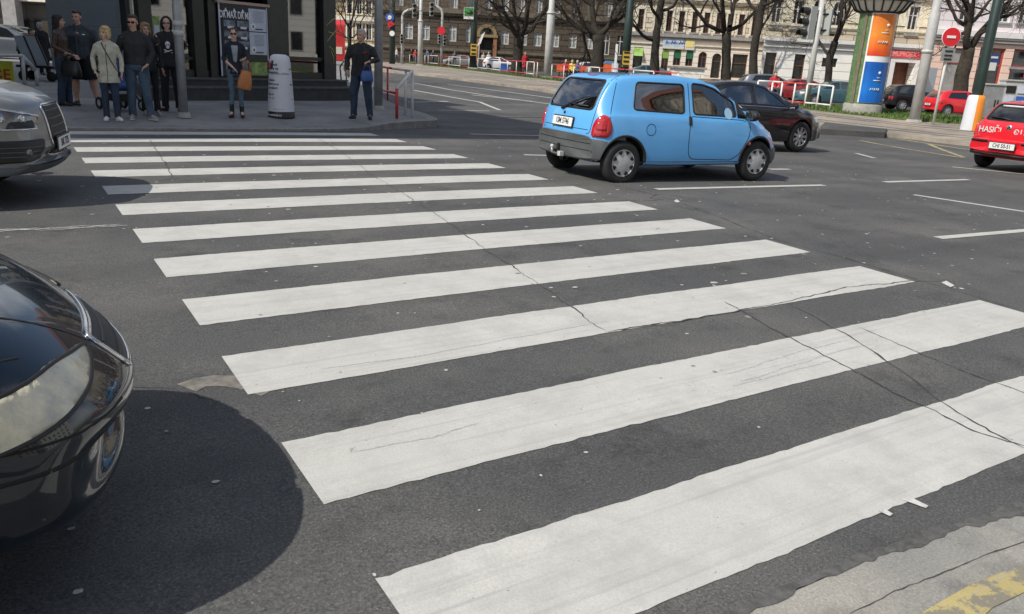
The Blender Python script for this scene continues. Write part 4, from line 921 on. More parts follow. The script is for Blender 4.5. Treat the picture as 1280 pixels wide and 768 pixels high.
# dark lamp post with orange and white base, right
p = up_at(1212, 163, .12); D = p.dot(FH); lp = empty('lamp_post', p, 0, 'dark green lamp post with an orange and white striped protective sleeve', 'lamp post')
mb = MB(); mb.tube([(0, 0, 0), (0, 0, 2), (0, 0, 10)], [.17, .16, .12], 'post_green', 16); mb.build('shaft', lp)
zt = F(1224, 120, D)[1]-p.z; n = 24
for (a0, a1, m_) in ((pi*.55, pi*1.40, 'white_plastic'), (pi*1.40, pi*2.2, 'orange_plastic'), (pi*.2, pi*.55, 'orange_plastic')):
    mb = MB(); vs = []; fs = []; K = 12; prof = [(.30, 0), (.285, zt*.5), (.27, zt*.9), (.235, zt), (.165, zt+.02)]
    aa = [FR+a0+(a1-a0)*i/K for i in range(K+1)]
    for r, z in prof: vs += [(r*cos(a), r*sin(a), z) for a in aa]
    for i in range(len(prof)-1): fs += [(i*(K+1)+j, i*(K+1)+j+1, (i+1)*(K+1)+j+1, (i+1)*(K+1)+j) for j in range(K)]
    mb.add(vs, fs, m_, True); mb.build('sleeve_panel', lp)
# white info panel on the mast, grey cabinets on the right
D = 34; x0, z1 = F(1149, 84, D); x1, z0 = F(1168, 116, D); c = RH*((x0+x1)/2)+FH*D
ip = empty('info_panel', (c.x, c.y, gz(c.x, c.y)+.1), FR+.5, 'narrow white box leaning in view between the thick mast and the no entry pole', 'box'); zb = gz(c.x, c.y)+.1
k = MB(); k.box((0, 0, (z0+z1)/2-zb), ((x1-x0)*.8, .32, z1-z0), 'white_plastic'); k.build('cabinet', ip); k = MB(); k.tube([(0, 0, 0), (0, 0, z0-zb)], .05, 'galv', 8); k.build('leg', ip)
D = 36
for (px0, px1, py, lab) in ((1233, 1257, 106, 'grey switch cabinet with two small slots beside the orange sleeve'), (1258, 1292, 101, 'light grey stand with newspapers behind the red hatchback')):
    x0, z1 = F(px0, py, D); x1, _ = F(px1, py, D); c = RH*((x0+x1)/2)+FH*D; g0 = gz(c.x, c.y)+.1
    t = empty('switch_cabinet' if px0 < 1240 else 'newspaper_stand', (c.x, c.y, g0), FR, lab, 'cabinet' if px0 < 1240 else 'newspaper stand')
    k = MB(); k.box((0, .25, (z1-g0)/2), (x1-x0, .5, z1-g0), 'galv' if px0 < 1240 else 'galv_light'); k.build('body', t); k = MB(); k.box((0, .25, z1-g0+.03), (x1-x0+.08, .6, .06), 'galv_light'); k.build('lid', t)
    if px0 < 1240:
        for s in (0, 1): k = MB(); k.box((.12+s*.12, -.01, .62), (.05, .02, .3), 'signal_black'); k.build('slot', t)
    else:
        random.seed(2)
        for i in range(3):
            for j in range(2): k = MB(); k.box((-.3+j*.5, -.02, z1-g0-.35-i*.42), (.40, .03, .30), ('signal_black', 'paper_white', 'sign_bluef')[(i+j) % 3]); k.build('newspaper', t)
# round advertising column
pb = up_at(1078, 144, .12); D = pb.dot(FH)+.6; x0 = F(1056.5, 130, D)[0]; x1 = F(1101, 130, D)[0]; Rr = (x1-x0)/2; c = RH*((x0+x1)/2)+FH*D
ac = empty('advertising_column', (c.x, c.y, gz(c.x, c.y)+.1), FR, 'round advertising column with an orange poster above a blue one under a domed canopy', 'advertising column'); zb = gz(c.x, c.y)+.1
def zc_(px, py): return F(px, py, D-Rr)[1]-zb
mat('column_green', (.10, .17, .07), .55, var=.45, vscale=9); mat('column_bronze', (.16, .13, .09), .5, var=.2); mat('canopy_glass', (.60, .60, .56), .35); mat('canopy_top', (.50, .50, .44), .5, var=.15)
z1_ = zc_(1072, 130); zt_ = zc_(1090, 14); mb = MB(); mb.lathe([(Rr*1.04, 0), (Rr*1.04, z1_-.04), (Rr*.99, z1_), (0, z1_)], 'conc', 40); mb.build('base', ac)
mb = MB(); mb.lathe([(Rr*.96, z1_), (Rr*.96, zt_)], 'column_green', 48); mb.build('drum', ac)
def arcpatch(a0, a1, z0, z1, r, m, name, par=ac, K=14):
    mb = MB(); aa = [a0+(a1-a0)*i/K for i in range(K+1)]; vs = [(r*cos(a), r*sin(a), z) for z in (z0, z1) for a in aa]+[((r-.02)*cos(a), (r-.02)*sin(a), z) for z in (z0, z1) for a in aa]; n = K+1
    fs = [(j, j+1, n+j+1, n+j) for j in range(K)]+[(3*n+j, 3*n+j+1, 2*n+j+1, 2*n+j) for j in range(K)]+[(0, n, 3*n, 2*n), (K, 2*n+K, 3*n+K, n+K)]
    mb.add(vs, fs, m, True); return mb.build(name, par)
for a in (-pi/2-1.02, -pi/2+1.12): arcpatch(a-.09, a+.09, z1_, zt_, Rr*1.02, 'column_bronze', 'frame_post')
a0, a1 = -pi/2-.72, -pi/2+.92
case = arcpatch(a0, a1, z1_+.05, zt_, Rr*1.0, 'sign_white', 'poster_case')
def pmat(name, stops, z0, z1):
    mt = bpy.data.materials.new(name); mt.use_nodes = True; n = mt.node_tree; b = n.nodes['Principled BSDF']; MATS[name] = mt
    t = n.nodes.new('ShaderNodeTexCoord').outputs['Object']; sp = N(n, 'ShaderNodeSeparateXYZ'); n.links.new(t, sp.inputs[0])
    nn = N(n, 'ShaderNodeTexNoise', Scale=3.0, Detail=5.0); n.links.new(t, nn.inputs['Vector'])
    m1 = N(n, 'ShaderNodeMapRange'); m1.inputs[1].default_value = z0; m1.inputs[2].default_value = z1; n.links.new(sp.outputs[2], m1.inputs[0])
    ad = N(n, 'ShaderNodeMath', operation='MULTIPLY_ADD'); n.links.new(nn.outputs['Fac'], ad.inputs[0]); ad.inputs[1].default_value = .35; n.links.new(m1.outputs[0], ad.inputs[2])
    n.links.new(ramp(n, ad.outputs[0], stops), b.inputs['Base Color']); b.inputs['Roughness'].default_value = .25
zo1, zo0 = zc_(1095, 17), zc_(1085, 69.5); zb1, zb0 = zc_(1083, 77), zc_(1073, 128)
pmat('poster_orange', [(.1, (.55, .03, .02)), (.35, (.80, .13, .02)), (.7, (.80, .28, .04)), (1.1 if False else 1.0, (.72, .20, .03))], zo0, zo1)
pmat('poster_blue', [(.1, (.005, .10, .45)), (.5, (.01, .17, .58)), (1.0, (.01, .10, .42))], zb0, zb1)
for (za, zb_, m_) in ((zo0, zo1, 'poster_orange'), (zb0, zb1, 'poster_blue')):
    po = arcpatch(a0+.08, a1-.10, za, zb_, Rr*1.008+.004, m_, m_)
    hh = zb_-za; am = (a0+a1)/2
    def on(a, z, r=Rr*1.02+.006): return (r*cos(a), r*sin(a), za+z*hh)
    k = MB(); 
    for (a, z, r) in ((am+.10, .74, .05),): k.ell(on(a, z), (r, .02, r), 'sign_white', 14, 8)
    for (a, b_2, z, w_) in ((am-.02, am+.18, .62, .010), (am-.18, am+.22, .55, .014)): k.tube([on(a, z), on((a+b_2)/2, z), on(b_2, z)], w_, 'sign_white', 6)
    for q in range(5): aq = am-.28+q*.11; k.tube([on(aq, .30+.02*(q % 2)), on(aq+.04, .36), on(aq+.07, .31)], .014, 'sign_white', 6)
    k.build('lettering', po)
# canopy: ring of glass panels between dark ribs, flaring out
zc0 = zt_; zc1 = zt_+.42; ro0, ro1 = Rr*1.0, Rr*1.62
mb = MB(); mb.lathe([(ro0, zc0), (ro0*1.25, zc0+.08), (ro1*.93, zc1-.08), (ro1, zc1)], 'canopy_glass', 48); mb.build('canopy_panels', ac)
mb = MB(); mb.lathe([(ro1*1.03, zc1-.03), (ro1*1.03, zc1+.08), (Rr*1.15, zc1+.42), (Rr*.75, zc1+1.0), (.1, zc1+1.5), (0, zc1+1.5)], 'canopy_top', 48); mb.build('dome', ac)
for i in range(20):
    a = 2*pi*i/20; mb = MB(); mb.tube([((r+.015)*cos(a), (r+.015)*sin(a), z) for r, z in ((ro0, zc0), (ro0*1.25, zc0+.06), (ro1*.93, zc1-.08), (ro1*1.02, zc1))], .03, 'signal_black', 6); mb.build('rib', ac)
for z, r in ((zc0+.0, ro0*1.03), (zc1-.02, ro1*1.03)):
    mb = MB(); mb.tube([(r*cos(2*pi*i/40), r*sin(2*pi*i/40), z) for i in range(41)], .04, 'signal_black', 6, cap=False); mb.build('rim', ac)

# ---- railings of the far pavement
def railing(label, pts, hgt, cols, low=True, dz=.15, r=.03, group='red and white railings along the verge', posts=None, pc=None):
    P = [G(a, b, dz) if not isinstance(a, Vector) else a for a, b in pts]; o = P[0]; t = empty('railing', o, 0, label, 'railing', group); n = len(P)
    for i, q in enumerate(P):
        mb = MB(); v = q-o; mb.tube([v-Vector((0, 0, .02)), v+Vector((0, 0, hgt))], r, (pc[i] if pc else 'white_metal'), 8); mb.build('post', t)
    for i in range(n-1):
        a = P[i]-o; b = P[i+1]-o
        for zz in ((hgt, hgt*.22) if low else (hgt,)):
            mb = MB(); m_ = cols[i % len(cols)]; mb.tube([a+Vector((0, 0, zz)), b+Vector((0, 0, zz))], r, m_, 8); mb.build('rail', t)
    return t
railing('short white railing left of the slim mast', [(512, 80.5), (519, 80.8)], 1.0, ['white_metal'])
railing('long red and white railing between the slim mast and the dark sign post', [(531, 81.2), (535, 81.4), (548, 82.6), (561, 84), (575, 85.6), (586, 87)], 1.0, ['red_metal', 'white_metal', 'red_metal', 'white_metal', 'red_metal'])
railing('red and white railing in front of the dark red coat', [(597, 88), (608, 89.2), (625, 91.5), (634, 92.7), (645, 94.2), (658, 95.8), (667, 97), (671, 97.5)], 1.0, ['white_metal', 'white_metal', 'red_metal', 'red_metal', 'red_metal', 'white_metal', 'red_metal'])
railing('red and white railing behind the roof of the blue car', [(689, 100), (704, 101.8), (716, 103.2), (735, 105.5), (748, 107), (765, 109), (790, 112), (815, 115), (845, 118)], .95, ['red_metal', 'red_metal', 'red_metal', 'white_metal', 'red_metal', 'red_metal', 'white_metal', 'red_metal'], dz=.15)
railing('white and red railing left of the advertising column', [(944, 130.5), (962, 131.5), (974, 132.5), (990, 134), (1005, 135.2), (1020, 136.5), (1037, 138.5)], .93, ['white_metal', 'white_metal', 'red_metal', 'red_metal', 'white_metal', 'white_metal'], dz=.15, r=.035)
# near railing at the end of the left pavement
A0, A1, A2 = G(434, 169, .12), G(497, 147.5, .15), G(479, 134, .15)
def rl(label, P, segs, name='railing'):
    o = P[0]; t = empty(name, o, 0, label, 'railing')
    for a, b, m_, r, nm in segs: mb = MB(); mb.tube([Vector(a)-o, Vector(b)-o], r, m_, 10); mb.build(nm, t)
    return t
Q0 = G(498, 169, .14); pR = G(516, 150.5, .14); pL2 = G(508, 145, .14); pB = G(484, 137, .15)
def atpx(px, py, like): # point at same forward distance as 'like'
    D = like.dot(FH); x, z = F(px, py, D); v = RH*x+FH*D; return Vector((v.x, v.y, z))
P0 = PV(496, 148.5); T0 = atpx(496, 111, P0); P1 = PV(515.5, 148); T1 = atpx(515.5, 89, P1); P2 = G(506.5, 144, .14); T2 = atpx(507.5, 88, P2); P3 = G(484.5, 126, .15); T3 = atpx(484.5, 85, P3); T4 = atpx(479, 84, P3); L3 = atpx(478, 113, P3); L0 = atpx(496, 117, P0)
rl('red and white tubular railing at the kerb corner beside the man with the blue bag', [P0], [(P0, T0, 'red_metal', .035, 'post'), (P1, T1, 'white_metal', .03, 'post'), (P2, T2, 'white_metal', .03, 'post'), (P3, T3, 'red_metal', .03, 'post'),
    (T0, T1, 'white_metal', .035, 'rail'), (T1, T2, 'white_metal', .03, 'rail'), (T2, T3+(T2-T3)*.35, 'white_metal', .032, 'rail'), (T3+(T2-T3)*.35, T4, 'red_metal', .032, 'rail'), (L0, L3, 'red_metal', .03, 'lower_rail')])
K0 = G(427, 106, .12); K1 = G(433, 110, .12); tK = atpx(430, 76, K0); tK1 = atpx(433, 75, K1); kk = atpx(425, 84, K0); K2 = G(446, 118, .12)
rl('dark bent tubular railing beside the kiosk corner', [K0], [(K0, kk, 'post_green', .03, 'post'), (kk, tK, 'post_green', .03, 'rail'), (tK, tK1, 'galv', .03, 'rail'), (K1, tK1, 'galv', .03, 'post'), (G(424, 104, .3), G(448, 112, .3), 'post_green', .02, 'lower_rail')])
# white rail with the yellow advertisement on the far left
R0 = G(47, 108, .14); R1 = G(31, 108, .14); R2 = G(-60, 108, .14)
h1 = atpx(45, 88, R0); h2 = atpx(28, 70, R1); h3 = atpx(-60, 69, R2); m1_ = atpx(27, 71, R1)
wr = rl('white tubular railing carrying a yellow banner above the silver car', [R0], [(R0, h1, 'white_metal', .045, 'post'), (h1, h2, 'white_metal', .045, 'rail'), (h2, h3, 'white_metal', .045, 'rail'), (R1, h2, 'white_metal', .045, 'post'), (R2, h3, 'white_metal', .045, 'post')])
mat('banner_yellow', (.60, .62, .05), .5, var=.12); mat('banner_letter', (.60, .07, .03), .5)
a = atpx(-40, 74, R1); b = atpx(20.5, 104, R1); z1 = a.z; z0 = b.z
bn = empty('yellow_banner', (0, 0, 0), 0, 'yellow banner with red lettering tied to the white railing', 'banner'); c0 = (Vector((a.x, a.y, 0))+Vector((b.x, b.y, 0)))/2; w_ = (Vector((b.x, b.y, 0))-Vector((a.x, a.y, 0))).length
bn.location = (c0.x, c0.y, z0); bn.rotation_euler = (0, 0, FR)
k = MB(); k.box((0, -.06, (z1-z0)/2), (w_, .03, z1-z0), 'banner_yellow'); k.build('cloth', bn)
font_mesh('ČE', .38, 'banner_letter', 'lettering', bn, (w_/2-.34, -.08, (z1-z0)*.36), (pi/2, 0, 0), align='CENTER', sx=1.15)
# white advertising bollard
p = PV(352, 146.5); bo = empty('advertising_bollard', p, FR, 'white tapered bollard printed with lines of text and a black foot', 'bollard')
D = p.dot(FH); zt = F(350, 68, D)[1]-p.z; r0 = (F(368, 140, D)[0]-F(336, 140, D)[0])/2; r1 = r0*.80
mb = MB(); mb.lathe([(r0, .10), (r0*.985, zt*.2), (r1*1.05, zt*.72), (r1*.98, zt*.88), (r1*.86, zt*.965), (r1*.55, zt*.995), (0, zt)], 'white_plastic', 36); body = mb.build('body', bo)
mb = MB(); mb.lathe([(r0*1.02, 0), (r0*1.02, .115), (r0*.98, .13)], 'signal_black', 36); foot = mb.build('foot', bo)
def curved_text(txt, size, m, z, a0, rad, parent, sx=1):
    o = font_mesh(txt, size, m, 'lettering', parent, (0, 0, 0), (0, 0, 0), .002, 'LEFT')
    for v in o.data.vertices:
        a = a0+v.co.x*sx/rad; q = rad+.004+max(0, v.co.z); v.co = Vector((q*cos(a), q*sin(a), z+v.co.y))
    return o
aL = -pi/2-1.0
rr_ = lambda z: r0+(r1*1.05-r0)*min(1, z/(zt*.72))
mat('ink', (.03, .03, .05), .6)
for i, (tx, zz, s) in enumerate((('reklamní', .62, .05), ('plochy na', .575, .05), ('sloupcích', .53, .05), ('volejte', .44, .05), ('informace', .395, .05), ('pronájem', .35, .05), ('604 4', .27, .055), ('721 51', .22, .055))):
    curved_text(tx, s*1.35, 'ink', zz*zt/.74, aL+.0, rr_(zz*zt/.74), body)
    if i in (1, 4, 7): curved_text('ww', s*1.2, 'ink', zz*zt/.74, -pi/2+1.15, rr_(zz*zt/.74), body)
curved_text('www.reklama.cz', .062, 'letter_white', .055, -pi/2-1.2, r0*1.02, foot)
curved_text('městská reklama', .055, 'galv', zt*.70, -pi/2-.55, rr_(zt*.7), body); curved_text('volná plocha', .05, 'galv', .17, -pi/2-.45, rr_(.17), body)
k = MB(); a = aL+.15; rq = rr_(zt*.83)*.98
k.tube([(rq*cos(a), rq*sin(a), zt*.78), (rq*cos(a+.15), rq*sin(a+.15), zt*.87), (rq*cos(a+.3), rq*sin(a+.3), zt*.78)], .018, 'sign_red_flat', 6); k.tube([(rq*cos(a+.35), rq*sin(a+.35), zt*.78), (rq*cos(a+.42), rq*sin(a+.42), zt*.90)], .02, 'signal_black', 6); k.build('emblem', body)
# litter bin and orange stall objects by the far fence
def bin_(name, lab, cat, px0, px1, py0, py1, D, mats):
    x0, z1 = F(px0, py0, D); x1, z0 = F(px1, py1, D); c = RH*((x0+x1)/2)+FH*D; z0 = gz(c.x, c.y)+.12
    t = empty(name, (c.x, c.y, z0), FR, lab, cat); k = MB(); k.box((0, .3, (z1-z0)*.42), (x1-x0, .8, (z1-z0)*.84), mats[0]); k.build('body', t); k = MB(); k.prism([(-(x1-x0)/2-.05, (z1-z0)*.84), ((x1-x0)/2+.05, (z1-z0)*.84), ((x1-x0)/2*.8, z1-z0), (-(x1-x0)/2*.8, z1-z0)], -.12, .72, mats[1]); k.build('lid', t); return t
mat('bin_orange', (.62, .14, .04), .5, var=.2); mat('bin_blue', (.12, .22, .35), .5)
t = bin_('recycling_bin', 'orange container with a blue lid behind the railing, above the blue car', 'container', 756, 771, 76, 95, 66, ('bin_orange', 'bin_blue')); k = MB(); k.box((.3, -.12, .9), (.5, .04, .7), 'paper_white'); k.build('sticker', t)
bin_('litter_bin', 'dark rounded litter bin beside the dark green post, above the blue car', 'litter bin', 775, 781, 84, 97, 58, ('post_green', 'post_green'))
bin_('blue_container', 'dark blue container behind the railing left of the dark red coat', 'container', 625, 635, 79, 91, 80, ('sign_bluef', 'bin_blue'))
bin_('yellow_bin', 'small yellow topped bin by the institute door', 'litter bin', 598, 602, 74, 84, 82, ('ledge_grey', 'sign_ochre'))
# ================================================================ vehicles
mat('tyre', (.018, .018, .019), .85, var=.2, vscale=8, bump=.2, bscale=60); mat('trim_black', (.015, .015, .016), .5); mat('wheel_silver', (.36, .37, .38), .35, metal=.35, var=.12, vscale=14)
mat('hubcap', (.50, .51, .51), .45, metal=.2, var=.15, vscale=10); mat('under', (.010, .010, .011), .9); mat('cabin', (.05, .05, .052), .85); mat('seat_cloth', (.045, .047, .055), .9)
mat('chrome', (.62, .63, .64), .12, metal=1); mat('lamp_red', (.42, .012, .018), .12, coat=1, var=.2, vscale=14); mat('lamp_amber', (.75, .22, .02), .15, coat=1); mat('lamp_white', (.62, .60, .52), .12, coat=1, var=.12, vscale=9)
mat('plate_white', (.70, .71, .70), .35); mat('plate_ink', (.02, .02, .025), .5); mat('seam', (.008, .008, .009), .8); mat('bumper_grey', (.085, .092, .095), .55, var=.12, vscale=5); mat('skin_orange', (.7, .1, .02), .6)
glass_mat('car_glass', (.76, .80, .77), ior=2.8); glass_mat('car_glass_dark', (.10, .11, .11)); glass_mat('lens_clear', (.93, .93, .91), ior=1.4)
mat('glass_opaque', (.012, .014, .015), .03, spec=.9, coat=1)
def paintm(name, col, metal=.0, rough=.32, coat=1): return mat(name, col, rough, metal, .5, var=.04, vscale=2, coat=coat)
paintm('paint_blue', (.115, .40, .78)); mat('paint_black', (.010, .011, .014), .3, 0, .2, coat=1); mat('paint_navy', (.008, .013, .020), .25, 0, .15, coat=1); paintm('paint_red', (.66, .012, .022)); paintm('paint_silver', (.215, .22, .21), .3, .4, .7)
paintm('paint_grey', (.16, .18, .21), .4, .35); paintm('paint_teal', (.035, .09, .11)); paintm('paint_darkred', (.30, .03, .03)); paintm('paint_white', (.6, .61, .62)); paintm('tram_red', (.55, .03, .03)); paintm('tram_cream', (.66, .60, .48))

def interp(tab, x):
    if x <= tab[0][0]: return tab[0][1]
    for (a, u), (b, v) in zip(tab[:-1], tab[1:]):
        if x <= b: t = (x-a)/(b-a) if b > a else 0; return u+(v-u)*t
    return tab[-1][1]
def smooth_tab(tab, n=6):
    "monotone-ish smoothing of a polyline table by dense Catmull-Rom"
    P = tab; out = []
    for i in range(len(P)-1):
        p0 = P[max(i-1, 0)]; p1 = P[i]; p2 = P[i+1]; p3 = P[min(i+2, len(P)-1)]
        m1 = (p2[1]-p0[1])/max(1e-6, p2[0]-p0[0]); m2 = (p3[1]-p1[1])/max(1e-6, p3[0]-p1[0]); h = p2[0]-p1[0]; s = (p2[1]-p1[1])/max(1e-6, h)
        m1 = max(min(m1, 3*s), min(0, 3*s)) if s*m1 > 0 else 0; m2 = max(min(m2, 3*s), min(0, 3*s)) if s*m2 > 0 else 0
        for k in range(n):
            t = k/n; t2 = t*t; t3 = t2*t
            out.append((p1[0]+h*t, (2*t3-3*t2+1)*p1[1]+(t3-2*t2+t)*h*m1+(-2*t3+3*t2)*p2[1]+(t3-t2)*h*m2))
    out.append(P[-1]); return out
class Car:
    def __init__(s, **k):
        s.__dict__.update(k); s.T = {n: smooth_tab(v) for n, v in k['tabs'].items()}
    def prof(s, x, inset=0, zlo=None, zhi=None):
        t = interp(s.T['top'], x)-inset; b = interp(s.T['bot'], x)+inset; w_ = interp(s.T['hw'], x)-inset; r = min(interp(s.T['rw'], x)-inset*1.1, w_*.97); be = interp(s.T['belt'], x)
        if zlo is not None: b = max(b, zlo)
        if zhi is not None: t = min(t, zhi)
        t = max(t, b+.02)
        drop = .05*min(1, max(.25, (t-be)*3)) if t > be else .03
        be = min(be, t-.045*(1 if t-b > .2 else .3)); h = be-b
        mid = b+h*.48
        flank = getattr(s, 'tuck', .965)
        P = [(0, b), (w_*.62, b), (w_*.93, b+min(.015, h*.1)), (w_*.985, b+h*.13), (w_, mid), (w_*.992, b+h*.75), (w_*flank, be-h*.03), (w_*(flank-.03), be+.008)]
        g = max(0, t-drop-be); 
        P += [(w_*(flank-.03)+(r-w_*(flank-.03))*.5, be+g*.52), (r+ (w_*(flank-.03)-r)*.10, be+g*.90), (r*.96, t-drop*.45), (r*.80, t-drop*.12), (r*.45, t-drop*.01), (0, t)]
        return P
    def loft(s, x0, x1, n, m, inset=0, zlo=None, zhi=None, shift=0, dense=True):
        xs = []
        for i in range(n+1):
            u = i/n
            if dense: u = .5-.5*cos(pi*u)*(.55+.45*abs(cos(pi*u)))
            xs.append(x0+(x1-x0)*min(1, max(0, u)))
        rings = []
        for x in xs:
            P = s.prof(x, inset, zlo, zhi)
            # subdivide the section
            Q = []
            for i in range(len(P)-1):
                p0 = P[max(i-1, 0)]; p1 = P[i]; p2 = P[i+1]; p3 = P[min(i+2, len(P)-1)]
                if i == 0: p0 = (-P[1][0], P[1][1])
                if i == len(P)-2: p3 = (-P[-2][0], P[-2][1])
                for k in range(3):
                    t = k/3; f = lambda a, b, c, d: .5*((2*b)+(-a+c)*t+(2*a-5*b+4*c-d)*t*t+(-a+3*b-3*c+d)*t**3)
                    Q.append((max(0, f(p0[0], p1[0], p2[0], p3[0])), f(p0[1], p1[1], p2[1], p3[1])))
            Q.append(P[-1]); ring = []
            for y, z in Q: ring.append((y, z))
            ring += [(-y, z) for y, z in reversed(Q[1:-1])]
            rings.append((x, ring))
        hwm = max(v for _, v in s.tabs['hw']); vs = []; L = s.L/2
        for x, ring in rings:
            fwt = sm(L-s.bow_len, L, x); rwt = sm(L-s.bow_len_r, L, -x)
            for y, z in ring:
                q = abs(y)/hwm; zz = s.nose_z(x, z)
                vs.append((x-s.bow_f*fwt*q**2.6+s.bow_r*rwt*q**3+zz+shift, y, z))
        k = len(rings[0][1]); mb = MB(); fs = [(i*k+j, i*k+(j+1) % k, (i+1)*k+(j+1) % k, (i+1)*k+j) for i in range(n) for j in range(k)]
        c0 = len(vs); zc = sum(v[2] for v in vs[:k])/k; vs.append((vs[0][0], 0, zc)); zc = sum(v[2] for v in vs[n*k:n*k+k])/k; vs.append((vs[n*k][0], 0, zc))
        fs += [(c0, (j+1) % k, j) for j in range(k)]+[(c0+1, n*k+j, n*k+(j+1) % k) for j in range(k)]
        mb.add(vs, fs, m, True); return mb
    def nose_z(s, x, z): return 0

def evaluate_pair(o, cutter):
    pa, pb = o.parent, cutter.parent; o.parent = None; cutter.parent = None; me = evaluate(o, (cutter,)); o.parent = pa; cutter.parent = pb; return me
def boolean(o, cutter):
    md = o.modifiers.new('b', 'BOOLEAN'); md.operation = 'DIFFERENCE'; md.solver = 'EXACT'; md.object = cutter
    try: md.material_mode = 'TRANSFER'
    except Exception: pass
    me = evaluate_pair(o, cutter); o.modifiers.clear(); old = o.data; nm = old.name; o.data = me; me.name = nm
    bpy.data.objects.remove(cutter)
def shade_auto(o, ang=32):
    me = o.data; bm = bmesh.new(); bm.from_mesh(me)
    for f in bm.faces: f.smooth = True
    for e in bm.edges:
        if len(e.link_faces) == 2 and e.calc_face_angle(0) > radians(ang): e.smooth = False
    bm.to_mesh(me); bm.free()
def project(bvh, poly, frame, off, m, name, parent, res=.05, line=False, rim=None, back=.25):
    """lay a flat outline on the body: frame = (origin, u axis, v axis, ray direction)"""
    o, u, v, d = [Vector(q) for q in frame]; d.normalize(); bm = bmesh.new(); fs = bm.faces.new([bm.verts.new((a, b, 0)) for a, b in poly])
    for ax in (0, 1):
        lo = min(p[ax] for p in poly); hi = max(p[ax] for p in poly); k = math.floor(lo/res)+1
        while k*res < hi:
            co = [0, 0, 0]; no = [0, 0, 0]; co[ax] = k*res; no[ax] = 1; bmesh.ops.bisect_plane(bm, geom=bm.verts[:]+bm.edges[:]+bm.faces[:], plane_co=co, plane_no=no); k += 1
    bad = []
    for vt in bm.verts:
        p = o+u*vt.co.x+v*vt.co.y-d*4; h, nr, i, dist_ = bvh.ray_cast(p, d)
        if h is None:
            h, nr, i, _ = bvh.find_nearest(o+u*vt.co.x+v*vt.co.y); 
        vt.co = h-d*off*.3+nr*off*.7 if nr.dot(d) < 0 else h-d*off
    # thickness so that the patch is a real shell
    bmesh.ops.recalc_face_normals(bm, faces=bm.faces)
    if sum(f.normal.dot(d)*f.calc_area() for f in bm.faces) > 0: bmesh.ops.reverse_faces(bm, faces=bm.faces)
    for f in bm.faces: f.smooth = True
    if rim:
        be = [e for e in bm.edges if e.is_boundary]; r = bmesh.ops.extrude_edge_only(bm, edges=be)
        for q in r['geom']:
            if isinstance(q, bmesh.types.BMVert): q.co += d*rim
    me = bpy.data.meshes.new(name); bm.to_mesh(me); bm.free(); me.materials.append(MATS[m]); ob = bpy.data.objects.new(name, me); COL.objects.link(ob); ob.parent = parent; return ob
def ribbon(bvh, pts, frame, wid, off, m, name, parent, closed=False, step=.05):
    o, u, v, d = [Vector(q) for q in frame]; d.normalize(); P = []
    pp = list(pts)+([pts[0]] if closed else [])
    for a, b in zip(pp[:-1], pp[1:]):
        n = max(1, int(hypot(b[0]-a[0], b[1]-a[1])/step))
        for k in range(n): P.append((a[0]+(b[0]-a[0])*k/n, a[1]+(b[1]-a[1])*k/n))
    P.append(pp[-1]); H = []
    for a, b in P:
        h, nr, i, _ = bvh.ray_cast(o+u*a+v*b-d*4, d)
        if h is None: h, nr, i, _ = bvh.find_nearest(o+u*a+v*b)
        H.append((h, nr))
    vs = []
    for i, (h, nr) in enumerate(H):
        t = (H[min(i+1, len(H)-1)][0]-H[max(i-1, 0)][0]); t = t.normalized() if t.length > 1e-6 else Vector((1, 0, 0)); q = t.cross(nr).normalized()*wid/2; vs += [h+nr*off+q, h+nr*off-q, h-nr*.002-q, h-nr*.002+q]
    mb = MB(); n = len(H); fs = []
    for i in range(n-1):
        for j in range(4): fs.append((4*i+j, 4*i+(j+1) % 4, 4*i+4+(j+1) % 4, 4*i+4+j))
    mb.add(vs, fs, m, True); return mb.build(name, parent, fix=True)
def rounded(poly, r=.04, n=4):
    out = []; N_ = len(poly)
    for i in range(N_):
        p0 = Vector(poly[i-1]); p1 = Vector(poly[i]); p2 = Vector(poly[(i+1) % N_]); a = (p0-p1); b = (p2-p1); ra = min(r, a.length*.45); rb = min(r, b.length*.45); A_ = p1+a.normalized()*ra; B_ = p1+b.normalized()*rb
        for k in range(n+1): t = k/n; q = A_*(1-t)**2+p1*2*t*(1-t)+B_*t*t; out.append((q.x, q.y))
    return out
